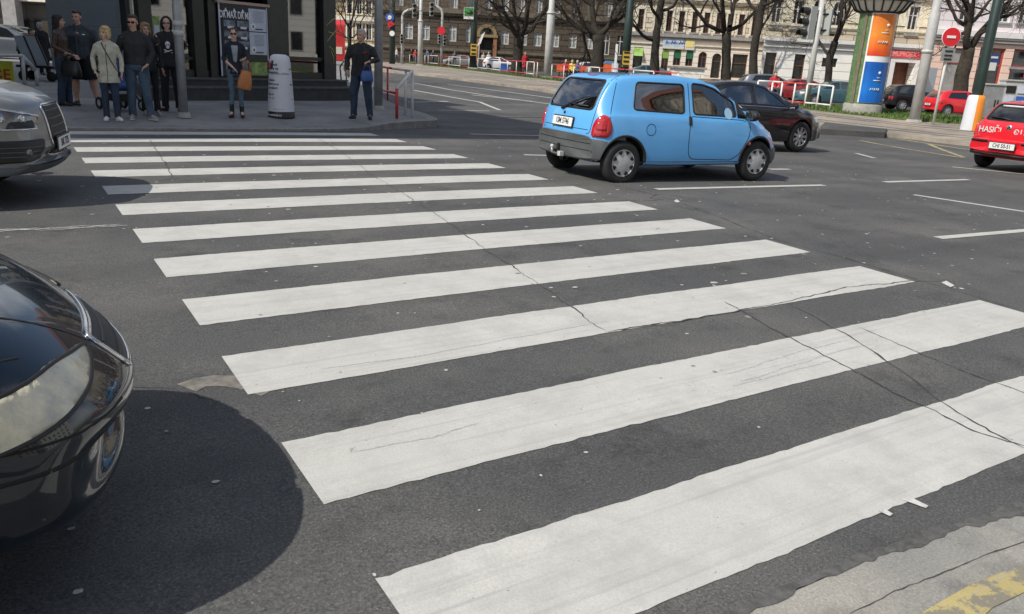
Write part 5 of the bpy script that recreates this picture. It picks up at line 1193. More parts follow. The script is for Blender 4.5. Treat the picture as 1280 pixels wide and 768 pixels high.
def make_wheel(root, x, y, r, wd, style, side):
    w_ = MB(); hw = wd/2; prof = [(r*.62, -hw*.9), (r*.80, -hw), (r*.93, -hw*.92), (r, -hw*.62), (r, hw*.62), (r*.93, hw*.92), (r*.80, hw), (r*.62, hw*.9)]
    w_.lathe(prof, 'tyre', 36, axis='y'); wh = w_.build('wheel', root); wh.location = (x, y, r)
    s = side; rr = r*.64; mb = MB(); mt = 'hubcap' if style == 'cap' else 'wheel_silver'
    yo = s*hw*.82
    mb.lathe([(rr*1.02, s*hw*.86), (rr*.96, s*hw*.93), (rr*.93, s*hw*.78)], mt, 36, axis='y')
    if style == 'cap':
        mb.lathe([(rr*.94, s*hw*.80), (rr*.5, s*hw*.92), (rr*.2, s*hw*.98), (0, s*hw*.98)], mt, 36, axis='y')
    else:
        mb.lathe([(rr*.94, s*hw*.25), (0, s*hw*.25)], 'under', 30, axis='y'); mb.lathe([(rr*.24, s*hw*.55), (rr*.2, s*hw*.88), (0, s*hw*.9)], mt, 20, axis='y')
        nsp = 9 if style == 'alloy' else 5
        for i in range(nsp):
            a = 2*pi*i/nsp; c, e = cos(a), sin(a); w0, w1 = (.07, .11) if nsp == 9 else (.13, .17)
            pl = []
            for rad, ww in ((rr*.15, w0*r), (rr*.96, w1*r*.8), (rr*.96, -w1*r*.8), (rr*.15, -w0*r)): pl.append((rad*c-ww*e, rad*e+ww*c))
            mb.prism(pl, s*hw*.62, s*hw*.84, mt)
    ri = mb.build('rim', wh)
    if style == 'cap':
        for i in range(8):
            sl_ = MB()
            a = 2*pi*(i+.5)/8; pl = []
            for rad, da in ((rr*.66, .07), (rr*.88, .20), (rr*.90, 0), (rr*.88, -.20), (rr*.66, -.07)): pl.append((rad*cos(a+da), rad*sin(a+da)))
            yv = s*hw*.875
            sl_.prism(pl, yv-.012, yv+.004, 'under'); sl_.build('cooling_slot', ri)
    return wh
SIDE = lambda s: (Vector((0, 0, 0)), Vector((1, 0, 0)), Vector((0, 0, 1)), Vector((0, -s, 0)))
FRONT = (Vector((0, 0, 0)), Vector((0, 1, 0)), Vector((0, 0, 1)), Vector((-1, 0, 0)))
REAR = (Vector((0, 0, 0)), Vector((0, 1, 0)), Vector((0, 0, 1)), Vector((1, 0, 0)))
TOP = (Vector((0, 0, 0)), Vector((1, 0, 0)), Vector((0, 1, 0)), Vector((0, 0, -1)))
XL = 2.0      # half length of the car being built
def diag(ang, s=1):    # looking at the nose, turned by ang towards side s; the outline's first number grows outwards from the middle of the nose
    return (Vector((XL, 0, 0)), Vector((-sin(ang)*s, cos(ang), 0)), Vector((0, 0, 1)), Vector((-cos(ang), -s*sin(ang), 0)))
def diag_r(ang, s=1):
    return (Vector((-XL, 0, 0)), Vector((sin(ang)*s, cos(ang), 0)), Vector((0, 0, 1)), Vector((cos(ang), -s*sin(ang), 0)))

def make_car(name, label, cat, c, loc, head, paint, detail=True, group=None, sc=1, glass='car_glass', side_wins=(), wind=None, rear=None, wheel=('alloy', .31, .2), arch=.37, extras=None, bumper=None):
    global XL
    root = empty(name, loc, head, label, cat, group, sc); L = c.L/2; XL = L
    body = c.loft(-L, L, 96 if detail else 44, paint).build('body', root, merge=False)
    bm = bmesh.new(); bm.from_mesh(body.data)
    for _ in range(getattr(c, 'smooth', 5) if detail else 2): bmesh.ops.smooth_vert(bm, verts=bm.verts, factor=.5, use_axis_x=True, use_axis_y=True, use_axis_z=True)
    bm.to_mesh(body.data); bm.free()
    bvh = bvh_of(body)
    r = wheel[1]; ym = interp(c.T['hw'], 0)
    for x in (c.ax_r, c.ax_f):
        k = MB(); k.lathe([(0, -2), (arch, -2), (arch, 2), (0, 2)], 'under', 40, (x, 0, r+.01), axis='y'); v = k
        for s in (-1, 1):
            k = MB(); n = 36; pl = [(x+arch*cos(2*pi*i/n), r+.01+arch*sin(2*pi*i/n)) for i in range(n)]; k.prism(pl, s*(ym-.30), s*(ym+.4), 'under'); ct = k.build('cut', root); boolean(body, ct)
    if detail and side_wins:
        cav = c.loft(c.cab[0], c.cab[1], 26, 'cabin', inset=.055, zlo=.40).build('cut', root); boolean(body, cav)
        for pl in side_wins:
            for s in (-1, 1): k = MB(); k.prism(pl, s*.25, s*1.6, 'trim_black'); ct = k.build('cut', root); boolean(body, ct)
        for w_, x0, x1 in ((wind, c.cab[1]-.55, L+.3), (rear, c.cab[0]+.45, -L-.3)):
            if w_: k = MB(); k.prism(w_, x0, x1, 'trim_black', plane='yz'); ct = k.build('cut', root); boolean(body, ct)
    shade_auto(body)
    gm = glass if detail else 'glass_opaque'; off = -.006 if detail else .004
    gs = {}
    def grow(pl, g=.008):
        cx = sum(p[0] for p in pl)/len(pl); cy = sum(p[1] for p in pl)/len(pl); return [(cx+(p[0]-cx)*(1+g), cy+(p[1]-cy)*(1+g*2)) for p in pl]
    for pl in side_wins:
        for s in (-1, 1):
            gs[s] = project(bvh, grow(pl) if detail else pl, SIDE(s), off, gm, 'side_window', root, .10)
            if detail: ribbon(bvh, pl, SIDE(s), .022, .003, 'trim_black', 'window_seal', gs[s], True)
    if wind: g = project(bvh, grow(wind) if detail else wind, FRONT, off, gm, 'windscreen', root, .10)
    if wind and detail: ribbon(bvh, wind, FRONT, .03, .003, 'trim_black', 'window_seal', g, True)
    if rear: g = project(bvh, grow(rear) if detail else rear, REAR, off, gm, 'rear_window', root, .10)
    if rear and detail: ribbon(bvh, rear, REAR, .03, .003, 'trim_black', 'window_seal', g, True)
    for x in (c.ax_r, c.ax_f):
        for s in (-1, 1): make_wheel(root, x, s*(ym-wheel[2]/2-.012), r, wheel[2], wheel[0], s)
    if detail and side_wins:
        for x in c.seats:
            for s in (-1, 1):
                k = MB(); k.prism(rounded([(x-.08, .45), (x+.14, .45), (x-.02, .98), (x-.16, .98)], .05), s*.38-.22, s*.38+.22, 'seat_cloth'); k.prism(rounded([(x-.17, 1.0), (x-.05, 1.0), (x-.08, 1.20), (x-.18, 1.20)], .04), s*.38-.12, s*.38+.12, 'seat_cloth'); k.build('seat', root)
        k = MB(); xd = c.cab[1]-.35; k.prism(rounded([(xd-.25, .55), (xd+.3, .55), (xd+.3, .84), (xd-.22, .86)], .05), -.62, .62, 'cabin'); k.build('dashboard', root)
        k = MB(); n = 20; k.tube([(xd-.33+.06*cos(2*pi*i/n)*.5, .36+.18*sin(2*pi*i/n), .86+.17*cos(2*pi*i/n)) for i in range(n+1)], .014, 'trim_black', 6, cap=False); k.build('steering_wheel', root)
    if extras: extras(root, bvh, c)
    return root

# ---------- body shapes
small = Car(L=3.43, ax_r=-1.225, ax_f=1.12, cab=(-1.52, 1.02), seats=(-.15, -.85), bow_f=.20, bow_len=.9, bow_r=.10, bow_len_r=.6, tabs=dict(
    top=[(-1.715, .60), (-1.70, .70), (-1.675, .86), (-1.62, 1.00), (-1.49, 1.22), (-1.36, 1.35), (-1.18, 1.395), (-.7, 1.42), (-.2, 1.42), (.15, 1.385), (.42, 1.30), (.75, 1.12), (1.05, .955), (1.25, .86), (1.45, .765), (1.60, .68), (1.68, .60), (1.715, .50)],
    bot=[(-1.715, .34), (-1.6, .27), (-1.2, .24), (-.6, .22), (.8, .22), (1.4, .22), (1.6, .24), (1.715, .30)],
    belt=[(-1.715, .62), (-1.65, .84), (-1.5, .90), (-.9, .905), (.0, .885), (.8, .845), (1.1, .80), (1.4, .70), (1.6, .60), (1.715, .46)],
    hw=[(-1.715, .70), (-1.6, .775), (-1.3, .805), (-.5, .815), (.5, .815), (1.2, .81), (1.5, .765), (1.65, .68), (1.715, .60)],
    rw=[(-1.715, .60), (-1.4, .60), (-1.0, .615), (0, .62), (.5, .62), (.9, .66), (1.3, .66), (1.6, .56), (1.715, .50)]))
hatch = Car(L=4.0, ax_r=-1.28, ax_f=1.19, cab=(-1.75, .95), seats=(0, -.9), bow_f=.24, bow_len=.9, bow_r=.14, bow_len_r=.6, tabs=dict(
    top=[(-2.0, .62), (-1.98, .74), (-1.95, .92), (-1.88, 1.02), (-1.68, 1.25), (-1.52, 1.37), (-1.2, 1.42), (-.5, 1.45), (0, 1.44), (.35, 1.36), (.75, 1.15), (1.05, .99), (1.4, .90), (1.75, .80), (1.92, .70), (2.0, .50)],
    bot=[(-2.0, .36), (-1.85, .28), (-1.2, .22), (.8, .20), (1.7, .22), (2.0, .28)],
    belt=[(-2.0, .62), (-1.94, .88), (-1.7, .96), (-.9, .94), (0, .91), (.8, .88), (1.2, .83), (1.7, .72), (2.0, .48)],
    hw=[(-2.0, .74), (-1.85, .82), (-1.4, .85), (0, .86), (1.2, .855), (1.7, .80), (1.92, .70), (2.0, .60)],
    rw=[(-2.0, .62), (-1.6, .62), (-1, .64), (0, .64), (.6, .66), (1.1, .70), (1.6, .64), (2.0, .50)]))
sedan = Car(L=4.75, ax_r=-1.42, ax_f=1.36, cab=(-1.55, 1.05), seats=(0.05, -.85), bow_f=.30, bow_len=1.0, bow_r=.18, bow_len_r=.7, tabs=dict(
    top=[(-2.375, .60), (-2.34, .82), (-2.28, .99), (-2.0, 1.07), (-1.7, 1.13), (-1.3, 1.30), (-.9, 1.42), (-.4, 1.465), (.1, 1.455), (.45, 1.37), (.85, 1.19), (1.2, 1.02), (1.5, .955), (1.9, .87), (2.2, .76), (2.33, .64), (2.375, .46)],
    bot=[(-2.375, .36), (-2.2, .27), (-1.4, .22), (1.0, .20), (2.1, .21), (2.375, .26)],
    belt=[(-2.375, .60), (-2.3, .90), (-2.0, .99), (-1.2, .98), (0, .95), (.8, .92), (1.3, .88), (1.9, .78), (2.2, .67), (2.375, .44)],
    hw=[(-2.375, .76), (-2.2, .84), (-1.6, .895), (0, .905), (1.3, .90), (1.9, .86), (2.2, .76), (2.375, .62)],
    rw=[(-2.375, .66), (-1.9, .68), (-1.3, .64), (-.6, .63), (.1, .63), (.7, .67), (1.2, .74), (1.8, .70), (2.2, .60), (2.375, .5)]))
suv = Car(L=4.65, ax_r=-1.38, ax_f=1.42, cab=(-2.0, 1.0), seats=(0, -.9), bow_f=.34, bow_len=1.1, bow_r=.16, bow_len_r=.7, tabs=dict(
    top=[(-2.325, .75), (-2.29, .98), (-2.2, 1.14), (-1.95, 1.45), (-1.75, 1.58), (-1.2, 1.65), (-.4, 1.67), (.2, 1.63), (.55, 1.5), (.9, 1.28), (1.2, 1.135), (1.6, 1.085), (1.95, 1.025), (2.12, .975), (2.22, .915), (2.27, .84), (2.30, .70), (2.315, .58), (2.325, .48)],
    bot=[(-2.325, .45), (-2.1, .34), (-1.3, .28), (1.2, .26), (2.0, .28), (2.25, .31), (2.325, .38)],
    belt=[(-2.325, .74), (-2.25, 1.02), (-1.9, 1.10), (-.8, 1.07), (0, 1.05), (.8, 1.02), (1.3, .99), (1.9, .93), (2.15, .86), (2.27, .72), (2.325, .46)],
    hw=[(-2.325, .80), (-2.1, .89), (-1.4, .935), (0, .94), (1.4, .935), (1.9, .90), (2.2, .80), (2.325, .68)],
    rw=[(-2.325, .68), (-1.8, .64), (-1, .66), (0, .66), (.6, .70), (1.1, .76), (1.5, .765), (1.9, .74), (2.2, .68), (2.325, .60)]))
nearc = Car(**dict(sedan.__dict__, smooth=45, bow_f=.46, bow_len=1.2, tuck=.975, tabs=dict(sedan.tabs,
    top=sedan.tabs['top'][:11]+[(1.2, 1.03), (1.5, .99), (1.8, .95), (2.0, .90), (2.13, .84), (2.21, .77), (2.27, .68), (2.34, .61), (2.41, .55), (2.45, .45)],
    belt=sedan.tabs['belt'][:7]+[(1.6, .86), (1.9, .80), (2.1, .74), (2.22, .67), (2.32, .56), (2.40, .50), (2.45, .43)],
    bot=[(-2.375, .36), (-2.2, .27), (-1.4, .22), (1.0, .20), (1.9, .20), (2.2, .215), (2.36, .25), (2.45, .35)],
    hw=sedan.tabs['hw'][:5]+[(1.7, .89), (2.0, .875), (2.2, .84), (2.36, .81), (2.45, .76)],
    rw=sedan.tabs['rw'][:7]+[(1.6, .76), (2.0, .72), (2.2, .68), (2.34, .66), (2.45, .62)])))
nearc.L = 4.90; nearc.bow_len = 1.2
def flip(pl): return [(-a, b) for a, b in pl]
def plate_(root, txt, pos, rz, tilt=0, w_=.50, h=.11, sx=.8):
    k = MB(); k.box((0, 0, 0), (w_+.03, .012, h+.03), 'trim_black'); k.box((0, -.008, 0), (w_, .010, h), 'plate_white'); p = k.build('number_plate', root); p.location = pos; p.rotation_euler = (tilt, 0, rz)
    font_mesh(txt, h*.92, 'plate_ink', 'lettering', p, (0, -.0145, 0), (pi/2, 0, 0), .0008, sx=sx); return p
def mirror_(root, x, y, z, m, s):
    k = MB(); k.ell((0, 0, 0), (.075, .11, .075), m, 14, 10); k.tube([(0, -s*.08, -.02), (.02, -s*.16, -.05)], .03, m, 8); o = k.build('wing_mirror', root); o.location = (x, s*y, z)
    k = MB(); k.box((-.068, 0, 0), (.012, .15, .10), 'glass_opaque'); k.build('mirror_glass', o)

# ---------- blue three door hatchback (the main car)
A = G(777, 229); B = G(942, 227); ang = atan2(B.y-A.y, B.x-A.x); SC = (B-A).length/2.345
u = Vector((cos(ang), sin(ang), 0)); v = Vector((-sin(ang), cos(ang), 0)); ctr = A-u*small.ax_r*SC+v*(.80*SC); ctr.z = (A.z+B.z)/2-.01
def blue_extras(root, bvh, c):
    for s in (-1, 1):     # door outline, sill line, arch lips, handles, lamps
        d_ = [(.80, .86), (-.17, .90), (-.185, .62), (-.17, .40), (-.10, .33), (.62, .31), (.76, .40), (.90, .62), (.93, .80)]
        if s: ribbon(bvh, rounded(d_, .05), SIDE(s), .010, .0015, 'seam', 'door_seam', root, False)
        ribbon(bvh, [(-.17, .90), (-.165, 1.33)], SIDE(s), .010, .0015, 'seam', 'door_seam', root)
        ribbon(bvh, [(-1.52, .66), (-1.45, .92), (-1.30, 1.34)], SIDE(s), .008, .0015, 'seam', 'panel_seam', root)
        for x in (c.ax_r, c.ax_f): n = 18; ribbon(bvh, [(x+.345*cos(pi*i/n), .29+.345*sin(pi*i/n)) for i in range(n+1)], SIDE(s), .03, .008, 'trim_black', 'arch_trim', root)
        project(bvh, rounded([(-.20, .78), (-.145, .78), (-.145, .90), (-.20, .90)], .02), SIDE(s), .006, 'trim_black', 'door_handle', root, .05, rim=.01)
        project(bvh, rounded([(.885, .52), (.945, .52), (.945, .56), (.885, .56)], .015), SIDE(s), .008, 'lamp_amber' if False else 'lamp_red', 'side_repeater', root, .05, rim=.01)
        project(bvh, [(.70, .89), (.93, .875), (.735, 1.09), (.70, 1.10)], SIDE(s), .004, 'trim_black', 'mirror_triangle', root, .08, rim=.008)
        mirror_(root, .86, .88, .93, 'trim_black', s)
        project(bvh, rounded([(-1.02, .30), (.76, .29), (.76, .245), (-1.02, .245)], .01), SIDE(s), .004, 'trim_black', 'sill', root, .2, rim=.01)
        t = project(bvh, rounded([(s*.52, .61), (s*.76, .61), (s*.78, .74), (s*.74, .86), (s*.66, .90), (s*.57, .84), (s*.53, .74)], .05), diag_r(radians(40), s), .014, 'lamp_red', 'tail_lamp', root, .06, rim=.02)
        k = project(bvh, rounded([(s*.58, .70), (s*.72, .70), (s*.70, .80), (s*.60, .80)], .03), diag_r(radians(40), s), .020, 'lamp_red', 'lens_segment', t, .06, rim=.01)
        project(bvh, rounded([(s*.36, .56), (s*.66, .57), (s*.68, .68), (s*.40, .70)], .05), diag(radians(20), s), .006, 'lens_clear' if False else 'lamp_white', 'headlight', root, .06, rim=.01)
    project(bvh, rounded([(.97, -.60), (1.05, -.50), (1.10, 0), (1.05, .50), (.97, .60), (.90, .64), (.98, 0), (.90, -.64)], .03), TOP, .006, 'trim_black', 'cowl', root, .05, rim=.01)
    # fuel flap
    n = 16; ribbon(bvh, [(-.83+.075*cos(2*pi*i/n), .72+.075*sin(2*pi*i/n)) for i in range(n)], SIDE(-1), .008, .0015, 'seam', 'fuel_flap', root, True)
    # grey bumpers, a little proud of the body
    for x0, x1, zl, zh, nm in ((-1.715, -1.535, .30, .62, 'rear_bumper'), (1.42, 1.715, .22, .50, 'front_bumper')):
        b = c.loft(x0, x1, 24, 'bumper_grey', inset=-.018, zlo=zl, zhi=zh, shift=-.022 if x0 < 0 else .022, dense=False).build(nm, root)
        if x0 < 0:
            k = MB(); n = 30; k.prism([(c.ax_r+.355*cos(2*pi*i/n), .29+.355*sin(2*pi*i/n)) for i in range(n)], -1.2, 1.2, 'under'); ct = k.build('cut', root); boolean(b, ct)
            bb = bvh_of(b); shade_auto(b, 40)
            for z in (.43, .52): ribbon(bb, [(-.66, z), (.66, z)], REAR, .010, .002, 'seam', 'groove', b)
            k = MB(); k.lathe([(.035, 0), (.022, .012), (0, .012)], 'chrome', 14, (-1.0, 0, 0), axis='y'); o = k.build('parking_sensor', b); o.location = (0, 0, 0)
            o.data.transform(Matrix.Translation((-.65, -.70, .42)))
        else: shade_auto(b, 40)
    project(bvh, [(-.60, .43), (-.60, .58), (.60, .58), (.60, .43)], FRONT, .004, 'trim_black', 'grille', root, .1)
    for q in ([(-.56, .69), (.56, .69)],): ribbon(bvh, q, REAR, .008, .0015, 'seam', 'tailgate_seam', root)
    ribbon(bvh, rounded([(-.60, .64), (-.615, .90), (-.54, 1.385), (.54, 1.385), (.615, .90), (.60, .64)], .06), REAR, .009, .0015, 'seam', 'tailgate_seam', root)
    h, nr, i, d_ = bvh.ray_cast(Vector((-5, .02, .76)), Vector((1, 0, 0)))
    plate_(root, '1SM 5746', (h.x-.014, .02, .755), -pi/2, tilt=radians(-9), w_=.50, h=.115)
    h, nr, i, d_ = bvh.ray_cast(Vector((-5, -.15, .93)), Vector((1, 0, 0))); 
    k = MB(); hh = [bvh.ray_cast(Vector((-5, y, z)), Vector((1, 0, 0)))[0]+Vector((-.022, 0, 0)) for y, z in ((.12, .92), (-.05, 1.00), (-.30, 1.09), (-.42, 1.12))]
    k.tube(hh, [.020, .014, .010, .006], 'trim_black', 8); hh = [bvh.ray_cast(Vector((-5, y, z)), Vector((1, 0, 0)))[0]+Vector((-.016, 0, 0)) for y, z in ((.02, 1.0), (-.2, .985), (-.46, .985))]; k.tube(hh, .010, 'trim_black', 6); k.build('wiper', root)
    k = MB(); k.lathe([(.022, 0), (.018, .015), (0, .015)], 'trim_black', 12); o = k.build('tailgate_lock', root); o.rotation_euler = (0, -pi/2, 0); p = bvh.ray_cast(Vector((-5, .04, .87)), Vector((1, 0, 0)))[0]; o.location = p
    k = MB(); k.tube([(-1.60, 0, .34), (-1.80, 0, .32), (-1.86, 0, .345), (-1.86, 0, .40)], .018, 'galv', 8); k.ell((-1.86, 0, .42), (.027, .027, .027), 'galv_light', 12, 8); k.box((-1.78, -.10, .33), (.06, .07, .06), 'galv_light'); k.box((-1.78, .09, .36), (.04, .10, .03), 'trim_black'); k.box((-1.74, .02, .41), (.05, .05, .09), 'trim_black'); k.build('tow_bar', root)
    k = MB(); k.tube([(-.75, 0, 1.415), (-.78, 0, 1.47), (-.98, 0, 1.72)], [.014, .008, .003], 'trim_black', 6); k.build('aerial', root)
    k = project(bvh, rounded([(-.10, 1.365), (.10, 1.365), (.10, 1.385), (-.10, 1.385)], .01), REAR, .008, 'lamp_red', 'brake_lamp', root, .1)
    k = MB(); k.box((-.35, .1, .97), (.16, .22, .16), 'skin_orange'); k.build('parcel', root)
    k = MB(); k.ell((.42, -.50, 1.02), (.001+.004, .001, .001), 'trim_black', 4, 3)
    # round sticker low on the door glass
    k = project(bvh, [(.53+.075*cos(2*pi*i/16), .945+.075*sin(2*pi*i/16)) for i in range(16)], SIDE(-1), .004, 'sticker', 'sticker', root, .1)
mat('lamp_grey', (.20, .21, .22), .15, metal=.4, var=.6, vscale=12, coat=1); mat('sticker', (.30, .48, .60), .4)
small_wins = [rounded([(-1.10, .97), (-.26, .935), (-.245, 1.31), (-1.02, 1.315)], .06), rounded([(-.10, .93), (.68, .905), (.66, 1.10), (.30, 1.275), (.12, 1.315), (-.10, 1.33)], .05)]
blue = make_car('blue_hatchback', 'bright blue three door hatchback with grey bumpers and a tow bar', 'car', small, ctr, ang, 'paint_blue', side_wins=small_wins,
    wind=rounded([(-.68, .975), (.68, .975), (.56, 1.335), (-.56, 1.335)], .06), rear=rounded([(-.56, .945), (.56, .945), (.49, 1.32), (-.49, 1.32)], .07), wheel=('cap', .285, .17), arch=.335, extras=blue_extras, sc=SC)

# ---------- black saloon behind it
def saloon_extras(root, bvh, c):
    for s in (-1, 1):
        ribbon(bvh, [(-1.5, 1.0), (-.8, .985), (.2, .965), (1.02, .935)], SIDE(s), .022, .004, 'chrome', 'chrome_strip', root)
        for d_ in ([(1.0, .93), (1.02, .7), (.92, .42), (.85, .32), (.0, .30), (-.02, .97)], [(-.02, .30), (-.95, .31), (-1.12, .5), (-1.12, .75), (-1.2, .98)]): ribbon(bvh, d_, SIDE(s), .008, .0015, 'seam', 'door_seam', root)
        for x in (-.15, -1.05): project(bvh, rounded([(x-.1, .84), (x+.1, .835), (x+.1, .87), (x-.1, .875)], .015), SIDE(s), .02, 'paint_black', 'door_handle', root, .1, rim=.02)
        project(bvh, rounded([(s*.48, .60), (s*.94, .62), (s*1.0, .74), (s*.56, .76)], .04), diag(radians(30), s), .005, 'lamp_white', 'headlight', root, .06, rim=.01)
        project(bvh, rounded([(s*.60, .78), (s*.96, .78), (s*.96, .94), (s*.62, .92)], .04), diag_r(radians(30), s), .005, 'lamp_red', 'tail_lamp', root, .06, rim=.01)
        mirror_(root, .95, .98, 1.0, 'paint_black', s)
    project(bvh, [(-.42, .46), (-.44, .70), (.44, .70), (.42, .46)], FRONT, .004, 'trim_black', 'grille', root, .1)
    plate_(root, '4A2 7310', (2.40, 0, .42), pi/2)
sed_wins = [rounded([(-1.22, 1.035), (-.12, 1.01), (-.10, 1.385), (-.62, 1.375), (-.95, 1.27)], .04), rounded([(.0, 1.01), (.92, .975), (.55, 1.22), (.30, 1.345), (.02, 1.385)], .04)]
W = G(997, 191); hd = ang+.0
ctr2 = W-Vector((cos(hd), sin(hd), 0))*sedan.ax_f+Vector((-sin(hd), cos(hd), 0))*.88; ctr2.z = gz(ctr2.x, ctr2.y)
black_saloon = make_car('black_saloon', 'black saloon with a chrome window line driving beyond the blue hatchback', 'car', sedan, ctr2, hd, 'paint_black', side_wins=sed_wins,
    wind=rounded([(-.66, 1.04), (.66, 1.04), (.55, 1.38), (-.55, 1.38)], .06), rear=rounded([(-.60, 1.14), (.60, 1.14), (.52, 1.37), (-.52, 1.37)], .05), wheel=('alloy', .33, .22), arch=.375, extras=saloon_extras)

# ---------- red fire service hatchback at the right edge
def red_extras(root, bvh, c):
    for s in (-1, 1):
        t = project(bvh, rounded([(s*.66, .70), (s*1.0, .70), (s*1.0, .93), (s*.70, .96)], .04), diag_r(radians(38), s), .008, 'lamp_red', 'tail_lamp', root, .06, rim=.01)
        project(bvh, rounded([(s*.76, .86), (s*.98, .86), (s*.98, .93), (s*.76, .94)], .02), diag_r(radians(38), s), .014, 'lamp_amber', 'indicator', t, .06, rim=.01)
        project(bvh, rounded([(s*.5, .60), (s*.90, .62), (s*.95, .74), (s*.56, .76)], .04), diag(radians(30), s), .005, 'lamp_white', 'headlight', root, .06, rim=.01)
        ribbon(bvh, [(.95, .88), (.98, .6), (.85, .32), (.0, .30), (-.08, .6), (-.08, .92)], SIDE(s), .008, .0015, 'seam', 'door_seam', root)
        mirror_(root, .80, .93, .96, 'paint_red', s)
    b = c.loft(-2.0, -1.72, 16, 'paint_red', inset=-.012, zlo=.40, zhi=.66, shift=-.03, dense=False).build('rear_bumper', root); shade_auto(b, 40)
    bb = bvh_of(b)
    for s in (-1, 1): ribbon(bb, [(s*.34, .60), (s*.86, .60)], diag_r(radians(10), s), .05, .008, 'trim_black', 'bumper_strip', b)
    b = c.loft(-1.99, -1.75, 16, 'trim_black', inset=-.004, zlo=.30, zhi=.42, shift=-.015, dense=False).build('lower_bumper', root); shade_auto(b, 40)
    ribbon(bvh, rounded([(-.66, .67), (-.66, .95), (-.56, 1.40), (.56, 1.40), (.66, .95), (.66, .67)], .06), REAR, .010, .0015, 'seam', 'tailgate_seam', root)
    plate_(root, 'CHI 50-51', (-2.065, .0, .53), -pi/2, w_=.52, h=.12)
    h = bvh.ray_cast(Vector((-5, .34, .84)), Vector((1, 0, 0)))[0]; font_mesh('HASIČI', .165, 'frame_white', 'lettering', root, (h.x-.012, .38, .83), (pi/2, 0, -pi/2), .001, sx=.95)
    h = bvh.ray_cast(Vector((-5, -.35, .84)), Vector((1, 0, 0)))[0]; font_mesh('112', .15, 'frame_white', 'lettering', root, (h.x-.012, -.34, .83), (pi/2, 0, -pi/2), .001)
    k = MB(); k.tube([(.045*cos(2*pi*i/14), 0, .045*sin(2*pi*i/14)) for i in range(14)], .010, 'frame_white', 6, cap=False); k.tube([(-.015, 0, .02), (-.02, 0, 0), (.01, 0, -.025)], .009, 'frame_white', 6); o = k.build('phone_mark', root); o.location = (h.x-.012, -.17, .83); o.rotation_euler = (0, 0, -pi/2)
    k = MB(); k.lathe([(.06, 0), (.055, .012), (0, .012)], 'chrome', 18); o = k.build('badge', root); o.rotation_euler = (0, -pi/2, 0); o.location = (bvh.ray_cast(Vector((-5, 0, .90)), Vector((1, 0, 0)))[0]); 
    k = MB(); hh = [bvh.ray_cast(Vector((-5, y, z)), Vector((1, 0, 0)))[0]+Vector((-.02, 0, 0)) for y, z in ((.0, 1.05), (.25, 1.08), (.5, 1.09))]; k.tube(hh, .012, 'trim_black', 6); k.build('wiper', root)
    k = MB(); hh = [bvh.ray_cast(Vector((-5, y, 1.32+.0*y)), Vector((1, 0, 0)))[0]+Vector((-.006, 0, 0)) for y in (-.35, 0, .3, .42)]; k.tube(hh, .02, 'frame_white', 6); k.build('glass_lettering', root)
R0_ = G(1226, 208); hd = radians(-3)
ctr3 = R0_-Vector((cos(hd), sin(hd), 0))*hatch.ax_r-Vector((-sin(hd), cos(hd), 0))*.80; ctr3.z = gz(R0_.x, R0_.y)
hatch_wins = [rounded([(-1.35, 1.02), (-.16, .985), (-.14, 1.37), (-1.15, 1.33)], .06), rounded([(-.02, .98), (.86, .945), (.45, 1.22), (.22, 1.345), (-.02, 1.37)], .05)]
red = make_car('red_hatchback', 'red fire service hatchback with white lettering, cut by the right edge', 'car', hatch, ctr3, hd, 'paint_red', side_wins=hatch_wins, glass='car_glass_dark',
    wind=rounded([(-.62, 1.0), (.62, 1.0), (.54, 1.36), (-.54, 1.36)], .06), rear=rounded([(-.60, 1.03), (.60, 1.03), (.53, 1.36), (-.53, 1.36)], .07), wheel=('alloy', .30, .19), arch=.35, extras=red_extras)

